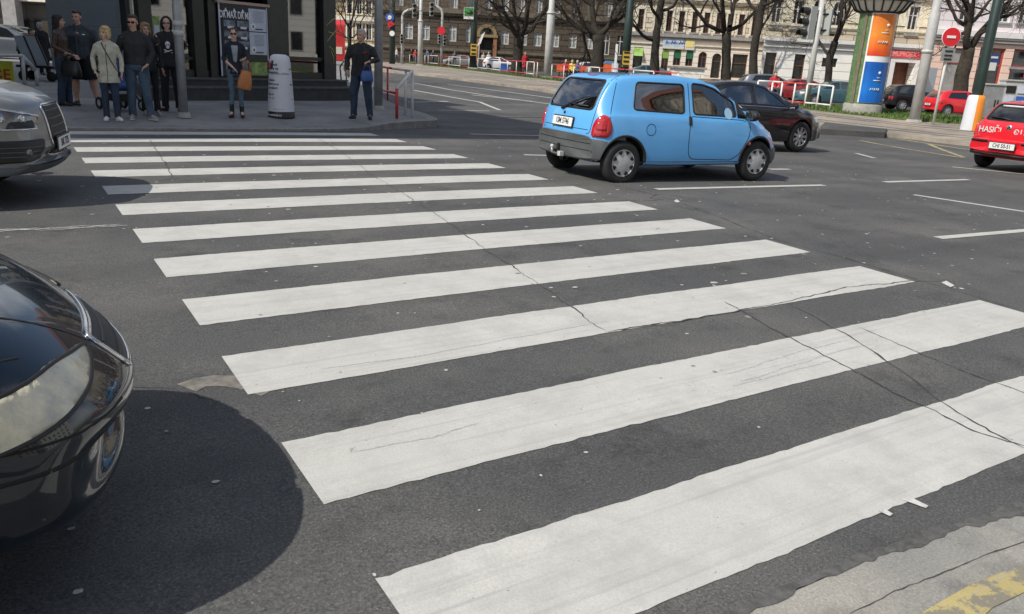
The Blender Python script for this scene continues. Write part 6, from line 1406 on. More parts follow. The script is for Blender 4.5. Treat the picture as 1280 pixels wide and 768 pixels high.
# ---------- silver off-road car at the left edge
def suv_extras(root, bvh, c):
    for s in (-1, 1):
        t = project(bvh, rounded([(s*.40, .80), (s*.47, .69), (s*.80, .69), (s*1.12, .78), (s*1.20, .90), (s*.85, .885)], .03), diag(radians(38), s), .004, 'lamp_grey', 'headlight', root, .05, rim=.02)
        project(bvh, rounded([(s*.50, .70), (s*.78, .70), (s*.74, .76), (s*.50, .77)], .02), diag(radians(38), s), .007, 'trim_black', 'lamp_mask', t, .05, rim=.01)
        for k_, (y, z, r_) in enumerate(((.62, .785, .034), (.80, .80, .036), (.97, .84, .026))):
            n = 12; project(bvh, [(s*y+r_*cos(2*pi*i/n), z+r_*sin(2*pi*i/n)) for i in range(n)], diag(radians(38), s), .012, 'chrome' if k_ < 2 else 'lamp_amber', 'reflector', t, .05, rim=.01)
        ribbon(bvh, [(s*.42, .80), (s*.85, .88), (s*1.19, .895)], diag(radians(38), s), .016, .016, 'chrome', 'lamp_brow', t)
        ribbon(bvh, [(s*.48, .695), (s*.80, .695), (s*1.10, .78)], diag(radians(38), s), .012, .014, 'chrome', 'lamp_brow', t)
        project(bvh, rounded([(s*.40, .60), (s*.42, .42), (s*.95, .40), (s*1.02, .56), (s*.9, .60)], .03), diag(radians(38), s), .010, 'trim_black', 'fog_lamp_grille', root, .025, rim=.02)
        for z in (.46, .50, .54): ribbon(bvh, [(s*.44, z), (s*.84, z)], diag(radians(38), s), .008, .014, 'bumper_grey', 'slat', root)
        n = 14; project(bvh, [(s*.62+.034*cos(2*pi*i/n), .49+.034*sin(2*pi*i/n)) for i in range(n)], diag(radians(38), s), .014, 'lamp_grey', 'fog_lamp', root, .05, rim=.01)
        ribbon(bvh, [(s*.52, 1.01+.0), (s*.62, .99)], FRONT, .01, .001, 'seam', 'bonnet_seam', root)
        mirror_(root, .85, 1.0, 1.08, 'paint_silver', s)
        ribbon(bvh, [(.98, 1.02), (1.0, .7), (.85, .40), (-.05, .38), (-.10, 1.05)], SIDE(s), .008, .0015, 'seam', 'door_seam', root)
        ribbon(bvh, [(1.0, 1.03), (1.7, .94), (2.05, .86), (2.2, .80)], SIDE(s), .008, .001, 'seam', 'bonnet_seam', root)
        n = 18
        for x in (c.ax_r, c.ax_f): ribbon(bvh, [(x+.42*cos(pi*i/n), .38+.42*sin(pi*i/n)) for i in range(n+1)], SIDE(s), .05, .006, 'bumper_grey', 'arch_trim', root)
    g = project(bvh, rounded([(-.31, .88), (-.34, .60), (-.25, .42), (.25, .42), (.34, .60), (.31, .88)], .05), FRONT, .006, 'trim_black', 'grille', root, .06, rim=.02)
    for z in (.48, .55, .62, .69, .76, .83): ribbon(bvh, [(-.28, z), (.28, z)], FRONT, .010, .010, 'bumper_grey', 'grille_bar', g)
    ribbon(bvh, rounded([(-.31, .88), (-.34, .60), (-.25, .42), (.25, .42), (.34, .60), (.31, .88)], .05), FRONT, .028, .014, 'chrome', 'grille_frame', g, True)
    b = c.loft(2.02, 2.325, 16, 'bumper_grey', inset=-.006, zlo=.26, zhi=.38, shift=.012, dense=False).build('lower_bumper', root); shade_auto(b, 40)
    plate_(root, '3AK 7725', (2.322, 0, .53), pi/2)
hd = radians(-15)
nose = Vector((.52, 9.0, 0)); ctr4 = nose-Vector((cos(hd), sin(hd), 0))*2.325; ctr4.z = gz(nose.x-1, nose.y)-.0
silver = make_car('silver_offroader', 'silver off-road car nosing in at the left edge, before the zebra crossing', 'car', suv, ctr4, hd, 'paint_silver', side_wins=[rounded([(-1.75, 1.14), (-.12, 1.11), (-.10, 1.56), (-1.5, 1.52)], .06), rounded([(.0, 1.11), (.88, 1.08), (.45, 1.45), (.02, 1.56)], .05)],
    wind=rounded([(-.70, 1.16), (.70, 1.16), (.60, 1.56), (-.60, 1.56)], .06), wheel=('alloy', .36, .24), arch=.41, extras=suv_extras)

# ---------- dark blue black car at the lower left
def near_extras(root, bvh, c):
    for s in (-1, 1):
        pl = rounded([(s*.42, .70), (s*.56, .65), (s*.78, .605), (s*1.05, .585), (s*1.26, .60), (s*1.32, .65), (s*1.22, .69), (s*.96, .715), (s*.66, .73)], .06)
        FR_ = diag(radians(48), s)
        t = project(bvh, pl, FR_, .011, 'lamp_inner', 'headlight', root, .025, rim=.02)
        ribbon(bvh, pl, FR_, .012, .012, 'trim_black', 'lamp_seal', t, True)
        ribbon(bvh, [(.95, .93), (1.5, .885), (1.85, .815), (2.0, .775)], SIDE(s), .008, .001, 'seam', 'bonnet_seam', root)
        ribbon(bvh, [(s*.50, .50), (s*.75, .50), (s*1.0, .52), (s*1.25, .55)], FR_, .012, .002, 'seam', 'bumper_groove', root)
        ribbon(bvh, [(s*.46, .555), (s*.7, .56), (s*1.0, .60), (s*1.3, .66)], FR_, .008, .001, 'seam', 'bumper_seam', root)
        mirror_(root, .95, .97, 1.0, 'paint_navy', s)
    ribbon(bvh, [(1.55, -.60), (1.9, -.50), (2.2, -.30), (2.28, 0), (2.2, .30), (1.9, .50), (1.55, .60)], TOP, .010, .001, 'seam', 'bonnet_seam', root)
    pl = rounded([(-.26, .57), (-.29, .70), (.29, .70), (.26, .57)], .04)
    g = project(bvh, pl, FRONT, .006, 'trim_black', 'grille', root, .05, rim=.02); ribbon(bvh, pl, FRONT, .022, .008, 'chrome', 'grille_frame', g, True)
    for z in (.61, .66): ribbon(bvh, [(-.25, z), (.25, z)], FRONT, .008, .008, 'trim_black', 'grille_bar', g)
mat('lamp_inner', (.36, .35, .31), .16, col2=(.82, .74, .50), vscale=8, coat=.6, bump=.5, bscale=16); mat('lamp_glow', (.85, .66, .34), .2, coat=1)
hd = radians(2)
nose = Vector((.37, 2.98, 0)); ctr5 = nose-Vector((cos(hd), sin(hd), 0))*2.42; ctr5.z = gz(nose.x-1, nose.y)
near_car = make_car('dark_blue_car', 'dark blue-black car with a large pale headlight nosing in at the lower left', 'car', nearc, ctr5, hd, 'paint_navy', side_wins=sed_wins,
    wind=rounded([(-.66, 1.04), (.66, 1.04), (.55, 1.38), (-.55, 1.38)], .06), rear=rounded([(-.60, 1.14), (.60, 1.14), (.52, 1.37), (-.52, 1.37)], .05), wheel=('alloy', .33, .22), arch=.375, extras=near_extras)

# ---------- parked cars further away
def far_extras(root, bvh, c):
    for s in (-1, 1):
        k = c.L/2
        project(bvh, rounded([(s*.55, .68), (s*.88, .68), (s*.88, .90), (s*.60, .90)], .04), diag_r(radians(35), s), .006, 'lamp_red', 'tail_lamp', root, .1, rim=.01)
        project(bvh, rounded([(s*.45, .60), (s*.86, .60), (s*.92, .74), (s*.50, .76)], .04), diag(radians(30), s), .006, 'lamp_white', 'headlight', root, .1, rim=.01)
        ribbon(bvh, [(.9, .88), (.9, .4), (.0, .32), (-.08, .92)], SIDE(s), .012, .002, 'seam', 'door_seam', root)
    plate_(root, '5A1 2204', (-c.L/2-.02, 0, .62), -pi/2)
def far_car(name, label, shape, wins, px, py, D, hdg, paint, sc=1, wind=None, rear=None, wheel=('alloy', .32, .2), dz=0):
    x, z = F(px, py, D); v = RH*x+FH*D
    return make_car(name, label, 'car', shape, (v.x, v.y, gz(v.x, v.y)+dz), hdg, paint, detail=False, group='cars parked along the far street', sc=sc, side_wins=wins, wind=wind, rear=rear, wheel=wheel, arch=wheel[1]+.05, extras=far_extras)
hw_ = rounded([(-.6, 1.0), (.6, 1.0), (.52, 1.34), (-.52, 1.34)], .05); HD = -YAW
suv_w = [rounded([(-1.75, 1.14), (-.12, 1.11), (-.10, 1.56), (-1.5, 1.52)], .06), rounded([(.0, 1.11), (.88, 1.08), (.45, 1.45), (.02, 1.56)], .05)]
far_car('black_offroader', 'black off-road car parked before the brown portal of the beige building', suv, suv_w, 1148, 125, 50, HD, 'paint_black', .92, rounded([(-.70, 1.16), (.70, 1.16), (.60, 1.56), (-.60, 1.56)], .06), rounded([(-.66, 1.2), (.66, 1.2), (.56, 1.5), (-.56, 1.5)], .05), ('alloy', .36, .22))
far_car('red_car', 'red car mostly hidden behind the rough barked tree on the right', hatch, hatch_wins, 1200, 128, 46, HD+.15, 'paint_red', .95, hw_, hw_)
far_car('grey_estate', 'blue-grey car parked in front of the beige building behind the red jacket', hatch, hatch_wins, 962, 108, 52, HD, 'paint_grey', 1.0, hw_, hw_)
far_car('dark_red_car', 'dark red parked car beside the blue-grey one, left of the traffic light', sedan, sed_wins, 994, 112, 50, HD+pi, 'paint_darkred', .9, hw_, hw_)
far_car('teal_car', 'dark teal parked car behind the right end of the railing', sedan, sed_wins, 1042, 118, 47, HD+pi, 'paint_teal', .95, hw_, hw_)
for i, (px, D, pm, lab, sh, wn) in enumerate(((625, 90, 'paint_white', 'white parked car behind the railing near the institute door', hatch, hatch_wins), (575, 98, 'paint_silver', 'silver parked car behind the railing left of the post with the green sign', sedan, sed_wins),
      (744, 80, 'paint_white', 'white parked car behind the railing above the roof of the blue car', hatch, hatch_wins), (806, 68, 'paint_teal', 'dark green parked car in front of the green awnings', sedan, sed_wins))):
    far_car('parked_car', lab, sh, wn, px, 80, D, HD+(pi if i % 2 else 0), pm, .95, hw_, hw_)
far_car('parked_car', 'dark car with a pale roof edge in the upper left corner, behind the railing', suv, suv_w, 6, 70, 36, HD+pi*.08, 'paint_grey', .95, rounded([(-.70, 1.16), (.70, 1.16), (.60, 1.56), (-.60, 1.56)], .06), hw_)
far_car('parked_car', 'pale silver-blue car behind the leaning display boards in the upper left', hatch, hatch_wins, 24, 60, 43, HD+.1, 'paint_silver', 1.1, hw_, hw_)
# tram
D = 62; x, z = F(398, 70, D); v = RH*x+FH*D; tr = empty('tram', (v.x, v.y, gz(v.x, v.y)+.1), HD+.25, 'red and cream tram seen through and beside the kiosk glass', 'tram')
Lt = 12; k = MB(); k.prism(rounded([(-1.2, .35), (1.2, .35), (1.22, 2.9), (.9, 3.25), (-.9, 3.25), (-1.22, 2.9)], .12), -Lt, 1.9, 'tram_red', plane='yz'); tb = k.build('body', tr)
k = MB(); k.box((-5, -1.225, 1.1), (13.4, .03, .5), 'tram_cream'); k.build('cream_band', tr)
for i in range(7): k = MB(); k.box((-10.6+i*1.75, -1.23, 2.05), (1.35, .03, 1.0), 'glass_opaque'); k.build('window', tr)
k = MB(); k.box((1.905, 0, 2.05), (.03, 2.0, 1.2), 'glass_opaque'); k.build('windscreen', tr)
for s in (-1, 1): k = MB(); k.ell((1.9, s*.8, .85), (.06, .13, .13), 'lamp_white', 12, 8); k.build('headlight', tr)
k = MB(); k.box((-5, 0, .25), (12.5, 2.1, .4), 'under'); k.build('undercarriage', tr)
# ================================================================ people
mat('skin', (.56, .33, .235), .55, var=.06, vscale=9); mat('skin_pale', (.62, .40, .30), .55, var=.05, vscale=9); mat('lips', (.42, .13, .11), .5); mat('eye_dark', (.02, .015, .012), .3); mat('brow', (.10, .07, .05), .8)
for n_, c_ in dict(black_cloth=(.016, .016, .018), jacket_black=(.026, .027, .029), leather=(.016, .015, .015), leather_brown=(.055, .030, .018), parka_beige=(.50, .48, .38), navy_blazer=(.014, .018, .032), tee_grey=(.30, .33, .36), coat_charcoal=(.040, .052, .060),
                  jacket_red=(.45, .02, .03), coat_yellow=(.62, .52, .08), coat_pale=(.42, .40, .36), coat_blue=(.07, .11, .22), coat_green=(.07, .13, .09), coat_grey=(.12, .12, .13)).items():
    mat(n_, c_, .85 if 'leather' not in n_ else .42, var=.22, vscale=7, bump=.25, bscale=35)
for n_, c_ in dict(jeans_dark=(.030, .045, .075), jeans_blue=(.060, .095, .135), jeans_mid=(.09, .14, .19), trousers_black=(.012, .012, .014), shorts_black=(.010, .010, .012), trousers_grey=(.06, .06, .065)).items(): mat(n_, c_, .9, var=.35, vscale=5, bump=.2, bscale=40)
for n_, c_ in dict(hair_blonde=(.55, .40, .18), hair_dark=(.020, .013, .010), hair_brown=(.05, .03, .018), hair_grey=(.42, .42, .41), hair_fair=(.26, .17, .08)).items(): mat(n_, c_, .6, var=.35, vscale=22, bump=.6, bscale=70)
mat('shoe_black', (.012, .012, .013), .4); mat('shoe_white', (.70, .71, .74), .6); mat('shoe_grey', (.28, .27, .25), .7); mat('sole', (.5, .5, .48), .7); mat('shades', (.006, .006, .007), .15)
mat('bag_tan', (.48, .17, .045), .5, var=.2, vscale=6); mat('bag_blue', (.035, .09, .27), .5, var=.35, vscale=6); mat('bag_black', (.012, .012, .013), .35, var=.2); mat('bag_grey', (.42, .46, .50), .5)

def remesh(mb, name, parent, m, voxel=.012, smooth=6, wob=0, seed=0, wsc=9):
    me = mb.mesh('tmp'); o = bpy.data.objects.new('tmp', me)
    r = o.modifiers.new('r', 'REMESH'); r.mode = 'VOXEL'; r.voxel_size = voxel; r.use_smooth_shade = True
    s_ = o.modifiers.new('s', 'SMOOTH'); s_.factor = .5; s_.iterations = smooth
    nm = evaluate(o); bpy.data.objects.remove(o); bpy.data.meshes.remove(me); nm.name = name
    if wob:
        NR = [v.normal.copy() for v in nm.vertices]; CO = []
        for v, nv in zip(nm.vertices, NR):
            p = v.co.copy(); q = Vector((p.x*wsc, p.y*wsc, p.z*wsc*.55+seed)); CO += list(p+nv*(wob*noise.noise(q)+wob*.6*noise.noise(q*2.3)))
        nm.vertices.foreach_set('co', CO); nm.update()
    nm.materials.clear(); nm.materials.append(MATS[m]); nm.polygons.foreach_set('material_index', [0]*len(nm.polygons)); nm.polygons.foreach_set('use_smooth', [True]*len(nm.polygons))
    ob = bpy.data.objects.new(name, nm); COL.objects.link(ob); ob.parent = parent; return ob

STAND = dict(hipL=(.095, 0, .93), hipR=(-.095, 0, .93), kneeL=(.105, -.02, .50), kneeR=(-.105, -.02, .50), ankL=(.115, .01, .085), ankR=(-.115, .01, .085), toeL=(.13, -.16, .03), toeR=(-.13, -.16, .03),
             shL=(.182, .0, 1.385), shR=(-.182, .0, 1.385), elL=(.235, .02, 1.13), elR=(-.235, .02, 1.13), wrL=(.245, -.06, .88), wrR=(-.245, -.06, .88), haL=(.25, -.10, .80), haR=(-.25, -.10, .80),
             neck=(0, .0, 1.455), head=(0, -.014, 1.612), turn=0, tilt=0, waist=(0, 0, 1.05), chest=(0, 0, 1.30))
def pose(**k): d = dict(STAND); d.update(k); return d
def hand(mb, w, h, curl, side, m='skin', grip=False):
    "palm, four separate fingers and a thumb"
    W = Vector(w); H = Vector(h); d = (H-W).normalized(); L = .085
    side_v = Vector((0, -1, 0)); side_v = (side_v-d*side_v.dot(d)).normalized(); nrm = d.cross(side_v)*side       # side_v = thumb side
    P = W+d*.02; Q = W+d*(L+.01)
    mb.tube([W, W+d*.03, W+d*.06, Q], [.026, .034, .040, .038], m, 10, ry=[.020, .018, .017, .014], upv=nrm)
    for i in range(4):
        off = (1.5-i)*.019; Lf = (.068, .078, .072, .056)[i]; b = Q+side_v*off-d*.012
        c1 = curl*(.55 if not grip else 1.0); c2 = curl*(1.1 if not grip else 1.8)
        d1 = (d*cos(c1)-nrm*sin(c1)).normalized(); d2 = (d*cos(c2)-nrm*sin(c2)).normalized()
        mb.tube([b, b+d1*Lf*.48, b+d1*Lf*.48+d2*Lf*.5], [.0098, .0088, .0072], m, 7)
    b = W+d*.025+side_v*.024; t1 = (d*.72+side_v*.62-nrm*.25).normalized(); t2 = (d*.95+side_v*.15-nrm*.35).normalized(); mb.tube([b, b+t1*.036, b+t1*.036+t2*.032], [.0135, .0115, .0085], m, 7)

def person(label, loc, yaw, H, P, top, legs, shoes, hair, hstyle='short', build=1.0, female=False, skin='skin', glasses=None, group=None, fine=True, hem=.90, bare_calves=False, collar=True, inner=None, hood=False, sleeve=True, zipm=None, boots=False, shoe_sole='sole', legw=1.0):
    s = H/1.76; root = empty('person', loc, yaw, label, 'person', group, s); V = {k: Vector(v) for k, v in P.items() if isinstance(v, tuple)}
    vox = .0065 if fine else .016; cv = .011 if fine else .020; b = build; fw_ = .90 if female else 1.0
    # ---- body: one continuous figure
    lk = 1.0 if bare_calves else .72
    mb = MB()
    hp = (V['hipL']+V['hipR'])/2; ch = V['chest']; ws = V['waist']; nk = V['neck']; hd = V['head']
    shw = (V['shL']-V['shR']).length/2
    mb.tube([hp+Vector((0, 0, -.06)), hp+Vector((0, 0, .02)), ws, ch, nk+Vector((0, 0, -.07)), nk+Vector((0, 0, -.02))], [.13*b, .155*b, .125*b*fw_, .160*b*fw_, .14*fw_, .07], skin, 14, ry=[.09*b, .11*b, .09*b, .11*b, .085, .06], upv=(0, 1, 0))
    mb.tube([nk+Vector((0, .005, -.06)), nk+Vector((0, .0, .0)), hd+Vector((0, .01, -.06))], [.062*fw_, .053*fw_, .052*fw_], skin, 12)
    for q in 'LR':
        mb.ell(V['sh'+q]+Vector((0, 0, -.015)), (.058*b*fw_, .055, .055), skin, 12, 8)
        mb.tube([V['sh'+q], V['sh'+q].lerp(V['el'+q], .5), V['el'+q]], [.047*b*fw_, .044*b*fw_, .037*b*fw_], skin, 10); mb.tube([V['el'+q], V['el'+q].lerp(V['wr'+q], .35), V['wr'+q]], [.038*b*fw_, .037*b*fw_, .025*fw_], skin, 10)
        mb.tube([V['hip'+q]+Vector((0, 0, .02)), V['hip'+q].lerp(V['knee'+q], .5), V['knee'+q]], [.085*b*lk, .074*b*lk, .052*b*lk], skin, 12); mb.tube([V['knee'+q], V['knee'+q].lerp(V['ank'+q], .3)+Vector((0, .012, 0)), V['ank'+q]], [.052*b*lk, .054*b*lk, .034*lk], skin, 12)
        mb.tube([V['ank'+q], (V['ank'+q]+V['toe'+q])/2+Vector((0, 0, -.01)), V['toe'+q]], [.032, .032, .024], skin, 8)
        sd = 1 if q == 'L' else -1; hand(mb, V['wr'+q], V['ha'+q], P.get('curl'+q, .5), sd, skin, P.get('grip'+q, False))
    # head: skull, jaw, nose, brow, ears
    R_ = Matrix.Rotation(P.get('turn', 0), 3, 'Z') @ Matrix.Rotation(P.get('tilt', 0), 3, 'X'); T_ = lambda x, y, z: hd+R_ @ Vector((x, y, z))
    hb = MB(); k = fw_*.5+.5
    hb.ell((0, .012, .035), (.074*k, .092, .088), skin, 20, 14); hb.ell((0, -.018, -.035), (.058*k, .070, .078), skin, 18, 12); hb.ell((0, -.052, -.085), (.030*k, .028, .026), skin, 12, 8)
    hb.tube([(0, -.086, .018), (0, -.099, -.008), (0, -.108, -.024)], [.008, .011, .014], skin, 8); hb.ell((0, -.098, -.028), (.017, .014, .010), skin, 10, 6)
    for e in (-1, 1): hb.ell((e*.030, -.070, .022), (.026, .016, .010), skin, 10, 6); hb.ell((e*.076*k, .012, -.008), (.010, .020, .032), skin, 10, 8); hb.ell((e*.040, -.052, -.030), (.022, .024, .024), skin, 10, 8)
    hb.ell((0, -.078, -.056), (.022, .012, .009), skin, 10, 6)
    for i in range(len(hb.v)): v = T_(*hb.v[i]); hb.v[i] = tuple(v)
    mb.add(hb.v, hb.f, skin, True)
    body = remesh(mb, 'body', root, skin, vox, 3)
    def onhead(fn, name, m):
        k_ = MB(); fn(k_)
        for i in range(len(k_.v)): k_.v[i] = tuple(T_(*k_.v[i]))
        return k_.build(name, root)
    if fine:
        for e in (-1, 1):
            if not glasses == 'sun': onhead(lambda k_: k_.ell((e*.030, -.0785, .006), (.012, .006, .0055), 'eye_dark', 10, 6), 'eye', None)
            onhead(lambda k_: k_.tube([(e*.014, -.088, .024), (e*.032, -.086, .029), (e*.048, -.076, .024)], .0038, 'brow', 5), 'eyebrow', None)
        onhead(lambda k_: k_.ell((0, -.0885, -.0565), (.019, .005, .0058), 'lips', 12, 6), 'mouth', None)
    if glasses:
        def gl(k_):
            for e in (-1, 1):
                if glasses == 'sun': k_.prism(rounded([(e*.032-.024, -.012), (e*.032+.024, -.012), (e*.032+.026, .018), (e*.032-.026, .018)], .01), -.104, -.094, 'shades')
                else: k_.tube([(e*.032+.022*cos(2*pi*i/12), -.098, .004+.015*sin(2*pi*i/12)) for i in range(13)], .0022, 'shades', 5, cap=False)
                k_.tube([(e*.056, -.094, .010), (e*.076, -.03, .006), (e*.078, .02, .0)], .0035, 'shades', 5)
            k_.tube([(-.010, -.100, .010), (.010, -.100, .010)], .003, 'shades', 5)
        onhead(gl, 'sunglasses' if glasses == 'sun' else 'glasses', None)
    # hair
    h_ = MB()
    if hood:
        for i in range(12):
            a = radians(-40+i*24)
        h_.ell((0, .035, .040), (.094, .098, .108), top, 18, 12); h_.ell((0, .055, -.055), (.105, .085, .09), top, 16, 10); h_.tube([(.092*sin(t), -.055+.025*abs(cos(t)), .012+.105*cos(t)) for t in [2*pi*i/20 for i in range(21)]], .018, top, 8, cap=False)
    elif hstyle == 'short':
        h_.ell((0, .026, .058), (.080*k, .092, .078), hair, 18, 12); h_.ell((0, .055, .0), (.070*k, .056, .075), hair, 16, 10); h_.ell((0, -.045, .095), (.055, .035, .030), hair, 12, 8)
    elif hstyle == 'bob':
        h_.ell((0, .025, .058), (.090, .100, .085), hair, 18, 12); h_.ell((0, .055, -.02), (.090, .065, .10), hair, 16, 10)
        for e in (-1, 1): h_.ell((e*.074, -.005, -.015), (.022, .045, .085), hair, 12, 10)
        h_.ell((.02, -.058, .088), (.060, .032, .028), hair, 12, 8)
    elif hstyle == 'long':
        h_.ell((0, .022, .052), (.086, .098, .086), hair, 18, 12); h_.ell((0, .065, -.06), (.092, .055, .16), hair, 16, 12); h_.ell((0, .085, -.20), (.085, .045, .14), hair, 16, 12)
        for e in (-1, 1): h_.ell((e*.072, .02, -.03), (.022, .05, .12), hair, 12, 10)
    elif hstyle == 'tied':
        h_.ell((0, .022, .050), (.081, .094, .082), hair, 18, 12); h_.ell((0, .060, .0), (.068, .05, .08), hair, 14, 10); h_.ell((0, .115, .02), (.035, .035, .04), hair, 12, 8)
    for i in range(len(h_.v)): h_.v[i] = tuple(T_(*h_.v[i]))
    remesh(h_, 'hood' if hood else 'hair', root, top if hood else hair, .0075 if fine else .015, 2, .006 if not hood else .003, seed=3, wsc=40)
    # ---- legs
    tb = MB(); ez = .62 if bare_calves else .10
    lg = 1.22*legw
    tb.tube([hp+Vector((0, 0, -.10)), hp+Vector((0, 0, -.02)), hp+Vector((0, 0, .09))], [.155*b, .178*b, .150*b*fw_], legs, 16, ry=[.11*b, .128*b, .108*b], upv=(0, 1, 0))
    for q in 'LR':
        a, kn, an = V['hip'+q], V['knee'+q], V['ank'+q]
        if bare_calves: kk = a.lerp(kn, 1.05); tb.tube([a+Vector((0, 0, -.02)), a.lerp(kn, .5), kk], [.112*b, .112*b, .108*b], legs, 14)
        else: tb.tube([a+Vector((0, 0, -.0)), a.lerp(kn, .45), kn, kn.lerp(an, .4)+Vector((0, .01, 0)), an+Vector((0, 0, .05 if not boots else .12)), an+Vector((0, 0, -.02 if not boots else .10))], [.098*b, .090*b*lg/1.22, .066*b*lg/1.1, .062*b*lg/1.15, .052*lg, .056*lg*(1 if not boots else .85)], legs, 14)
    remesh(tb, 'shorts' if bare_calves else 'trousers', root, legs, cv, 3, .007, seed=5, wsc=13)
    for q in 'LR':
        sb = MB(); an, to = V['ank'+q], V['toe'+q]; d = (to-an); d.z = 0; d.normalize(); heel = an-d*.055; heel.z = .035; md = an.lerp(to, .55); md.z = .045; tt = to+d*.03; tt.z = .030
        sb.tube([heel-d*.01, heel+d*.03, md, tt-d*.03, tt], [.026, .040, .045, .042, .022], shoes, 12, ry=[.026, .036, .036, .028, .016], upv=(0, 0, 1)); sb.tube([an+Vector((0, 0, -.045)), an+Vector((0, 0, .01 if not boots else .16))], [.042, .042 if not boots else .050], shoes, 12)
        so_ = remesh(sb, 'boot' if boots else 'shoe', root, shoes, .008 if fine else .016, 2)
        if fine and shoe_sole:
            k_ = MB(); pl = []; w2 = .046
            for t in range(16): a = 2*pi*t/16; pp = heel.lerp(tt, .5)+d*cos(a)*((tt-heel).length/2+.018)+Vector((-d.y, d.x, 0))*sin(a)*w2; pl.append((pp.x, pp.y))
            k_.prism(pl, .0, .022, shoe_sole, plane='xy'); k_.build('sole', so_)
    # ---- top
    jb = MB(); hz = hem; bt = .0; low = Vector((hp.x, hp.y, hz))
    flare = 1.0 if hz > .85 else 1.12
    jb.tube([low+Vector((0, 0, -.01)), low+Vector((0, 0, .04)), low.lerp(ws, .6)+Vector((0, 0, 0)), ws+Vector((0, 0, .03)), ch+Vector((0, 0, -.02)), nk+Vector((0, .0, -.095)), nk+Vector((0, .0, -.045)), nk+Vector((0, .004, -.005))],
        [.188*b*flare*fw_, .190*b*flare*fw_, .182*b*(.97 if female else 1.0), .160*b*(.93 if female else 1.05), .190*b*fw_, .165*fw_*(.5+b*.5), .105*fw_, .076], top, 18, ry=[.135*b*flare, .135*b*flare, .130*b, .122*b, .135*b, .105, .085, .070], upv=(0, 1, 0))
    for q in 'LR':
        sh, el, wr = V['sh'+q], V['el'+q], V['wr'+q]; jb.ell(sh+Vector((0, 0, -.012)), (.062*b*fw_, .064, .056), top, 12, 8); jb.tube([nk+Vector((0, .012, -.035)), nk.lerp(sh, .5)+Vector((0, .01, .0)), sh+Vector((0, 0, .004))], [.058, .056, .050], top, 12)
        if sleeve: jb.tube([sh, sh.lerp(el, .5), el, el.lerp(wr, .5), el.lerp(wr, .93)], [.060*b*fw_, .057*b*fw_, .051*b*fw_, .047*b*fw_, .042*fw_], top, 12)
        else: jb.tube([sh, sh.lerp(el, .5), el, el.lerp(wr, .35)], [.062*b*fw_, .058*b*fw_, .050*b*fw_, .046*b*fw_], top, 12)
    if collar: jb.tube([nk+Vector((.072*sin(t), -.035-.038*cos(t)+.035, .008+.020*(1-cos(t))/2)) for t in [2*pi*i/16 for i in range(17)]], .019, top, 8, cap=False)
    tp = remesh(jb, 'jacket', root, top, cv, 3, .011 if fine else .006, seed=7+H*10, wsc=11)
    bv = bvh_of(tp)
    FRN = (Vector((0, -.2, 0)), Vector((1, 0, 0)), Vector((0, 0, 1)), Vector((0, 1, 0)))
    if fine and inner: project(bv, inner[1], FRN, .006, inner[0], 'shirt', tp, .03, rim=.004)
    if fine and zipm: ribbon(bv, [(0, hem+.03), (0, 1.2), (0, nk.z-.05)], FRN, .012, .002, zipm, 'zip', tp)
    root['_h'] = H
    return root, bv, tp, V, FRN
def strip(bv, FRN, pts, wid, m, name, parent, off=.006): return ribbon(bv, pts, FRN, wid, off, m, name, parent)
def face_cam(p, turn=0): return atan2(p.y, p.x)+pi/2+turn+pi-pi if False else (atan2(-p.y, -p.x)+pi/2)+turn
def bag(name, label, o, w, h, d, m, handle=.12, tilt=0, rz=0, cat='bag', taper=.82, strap=None):
    t = empty(name, o, rz, label, cat); t.rotation_euler = (0, tilt, rz); b = MB()
    n = 18; vs = []; fs = []
    for z, kx, ky in ((0, .93, .9), (.02, 1, 1), (h*.5, .97, .9), (h*.9, taper, .55), (h, taper*.96, .35)):
        for i in range(n):
            a = 2*pi*i/n; e = .55; cx = abs(cos(a))**e*(1 if cos(a) >= 0 else -1); sy = abs(sin(a))**e*(1 if sin(a) >= 0 else -1); vs.append((cx*w/2*kx, sy*d/2*ky, z-h+.012*noise.noise(Vector((cx*3, sy*3, z*20)))))
    for r in range(4):
        for i in range(n): fs.append((r*n+i, r*n+(i+1) % n, (r+1)*n+(i+1) % n, (r+1)*n+i))
    fs += [tuple(range(n))[::-1], tuple(4*n+i for i in range(n))]; b.add(vs, fs, m, True); b.build('body', t)
    for s in (-1, 1):
        k = MB(); k.tube([(-w*.25, s*d*.15, -.02), (-w*.2, s*d*.12, handle*.7), (0, s*d*.05, handle), (w*.2, s*d*.12, handle*.7), (w*.25, s*d*.15, -.02)], .009, m, 7); k.build('handle', t)
    return t
def wpt(root, x, y, z):
    s = root.scale[0]; a = root.rotation_euler.z; return Vector((root.location.x+s*(x*cos(a)-y*sin(a)), root.location.y+s*(x*sin(a)+y*cos(a)), root.location.z+s*z))

# 1 grey haired man with the blue bag
p = PV(452, 149)
r1, bv, tp, V, FN = person('man with white-grey hair, open black jacket and dark jeans, holding a blue bag', p, face_cam(p, -.25), 1.90,
    pose(kneeL=(.14, -.03, .50), kneeR=(-.15, -.02, .50), ankL=(.17, 0, .085), ankR=(-.16, 0, .085), toeL=(.22, -.16, .03), toeR=(-.19, -.16, .03), elR=(-.30, .03, 1.16), wrR=(-.255, -.10, .93), haR=(-.22, -.15, .86), elL=(.33, .0, 1.17), wrL=(.20, -.20, 1.13), haL=(.13, -.22, 1.10), shL=(.20, 0, 1.385), shR=(-.20, 0, 1.385), turn=-.35, curlL=1.2, gripL=True),
    'jacket_black', 'jeans_dark', 'shoe_black', 'hair_grey', 'short', 1.14, skin='skin', hem=.86, inner=('black_cloth', rounded([(-.085, .90), (.09, .90), (.085, 1.2), (.05, 1.44), (-.05, 1.44), (-.09, 1.2)], .03)), shoe_sole=None)
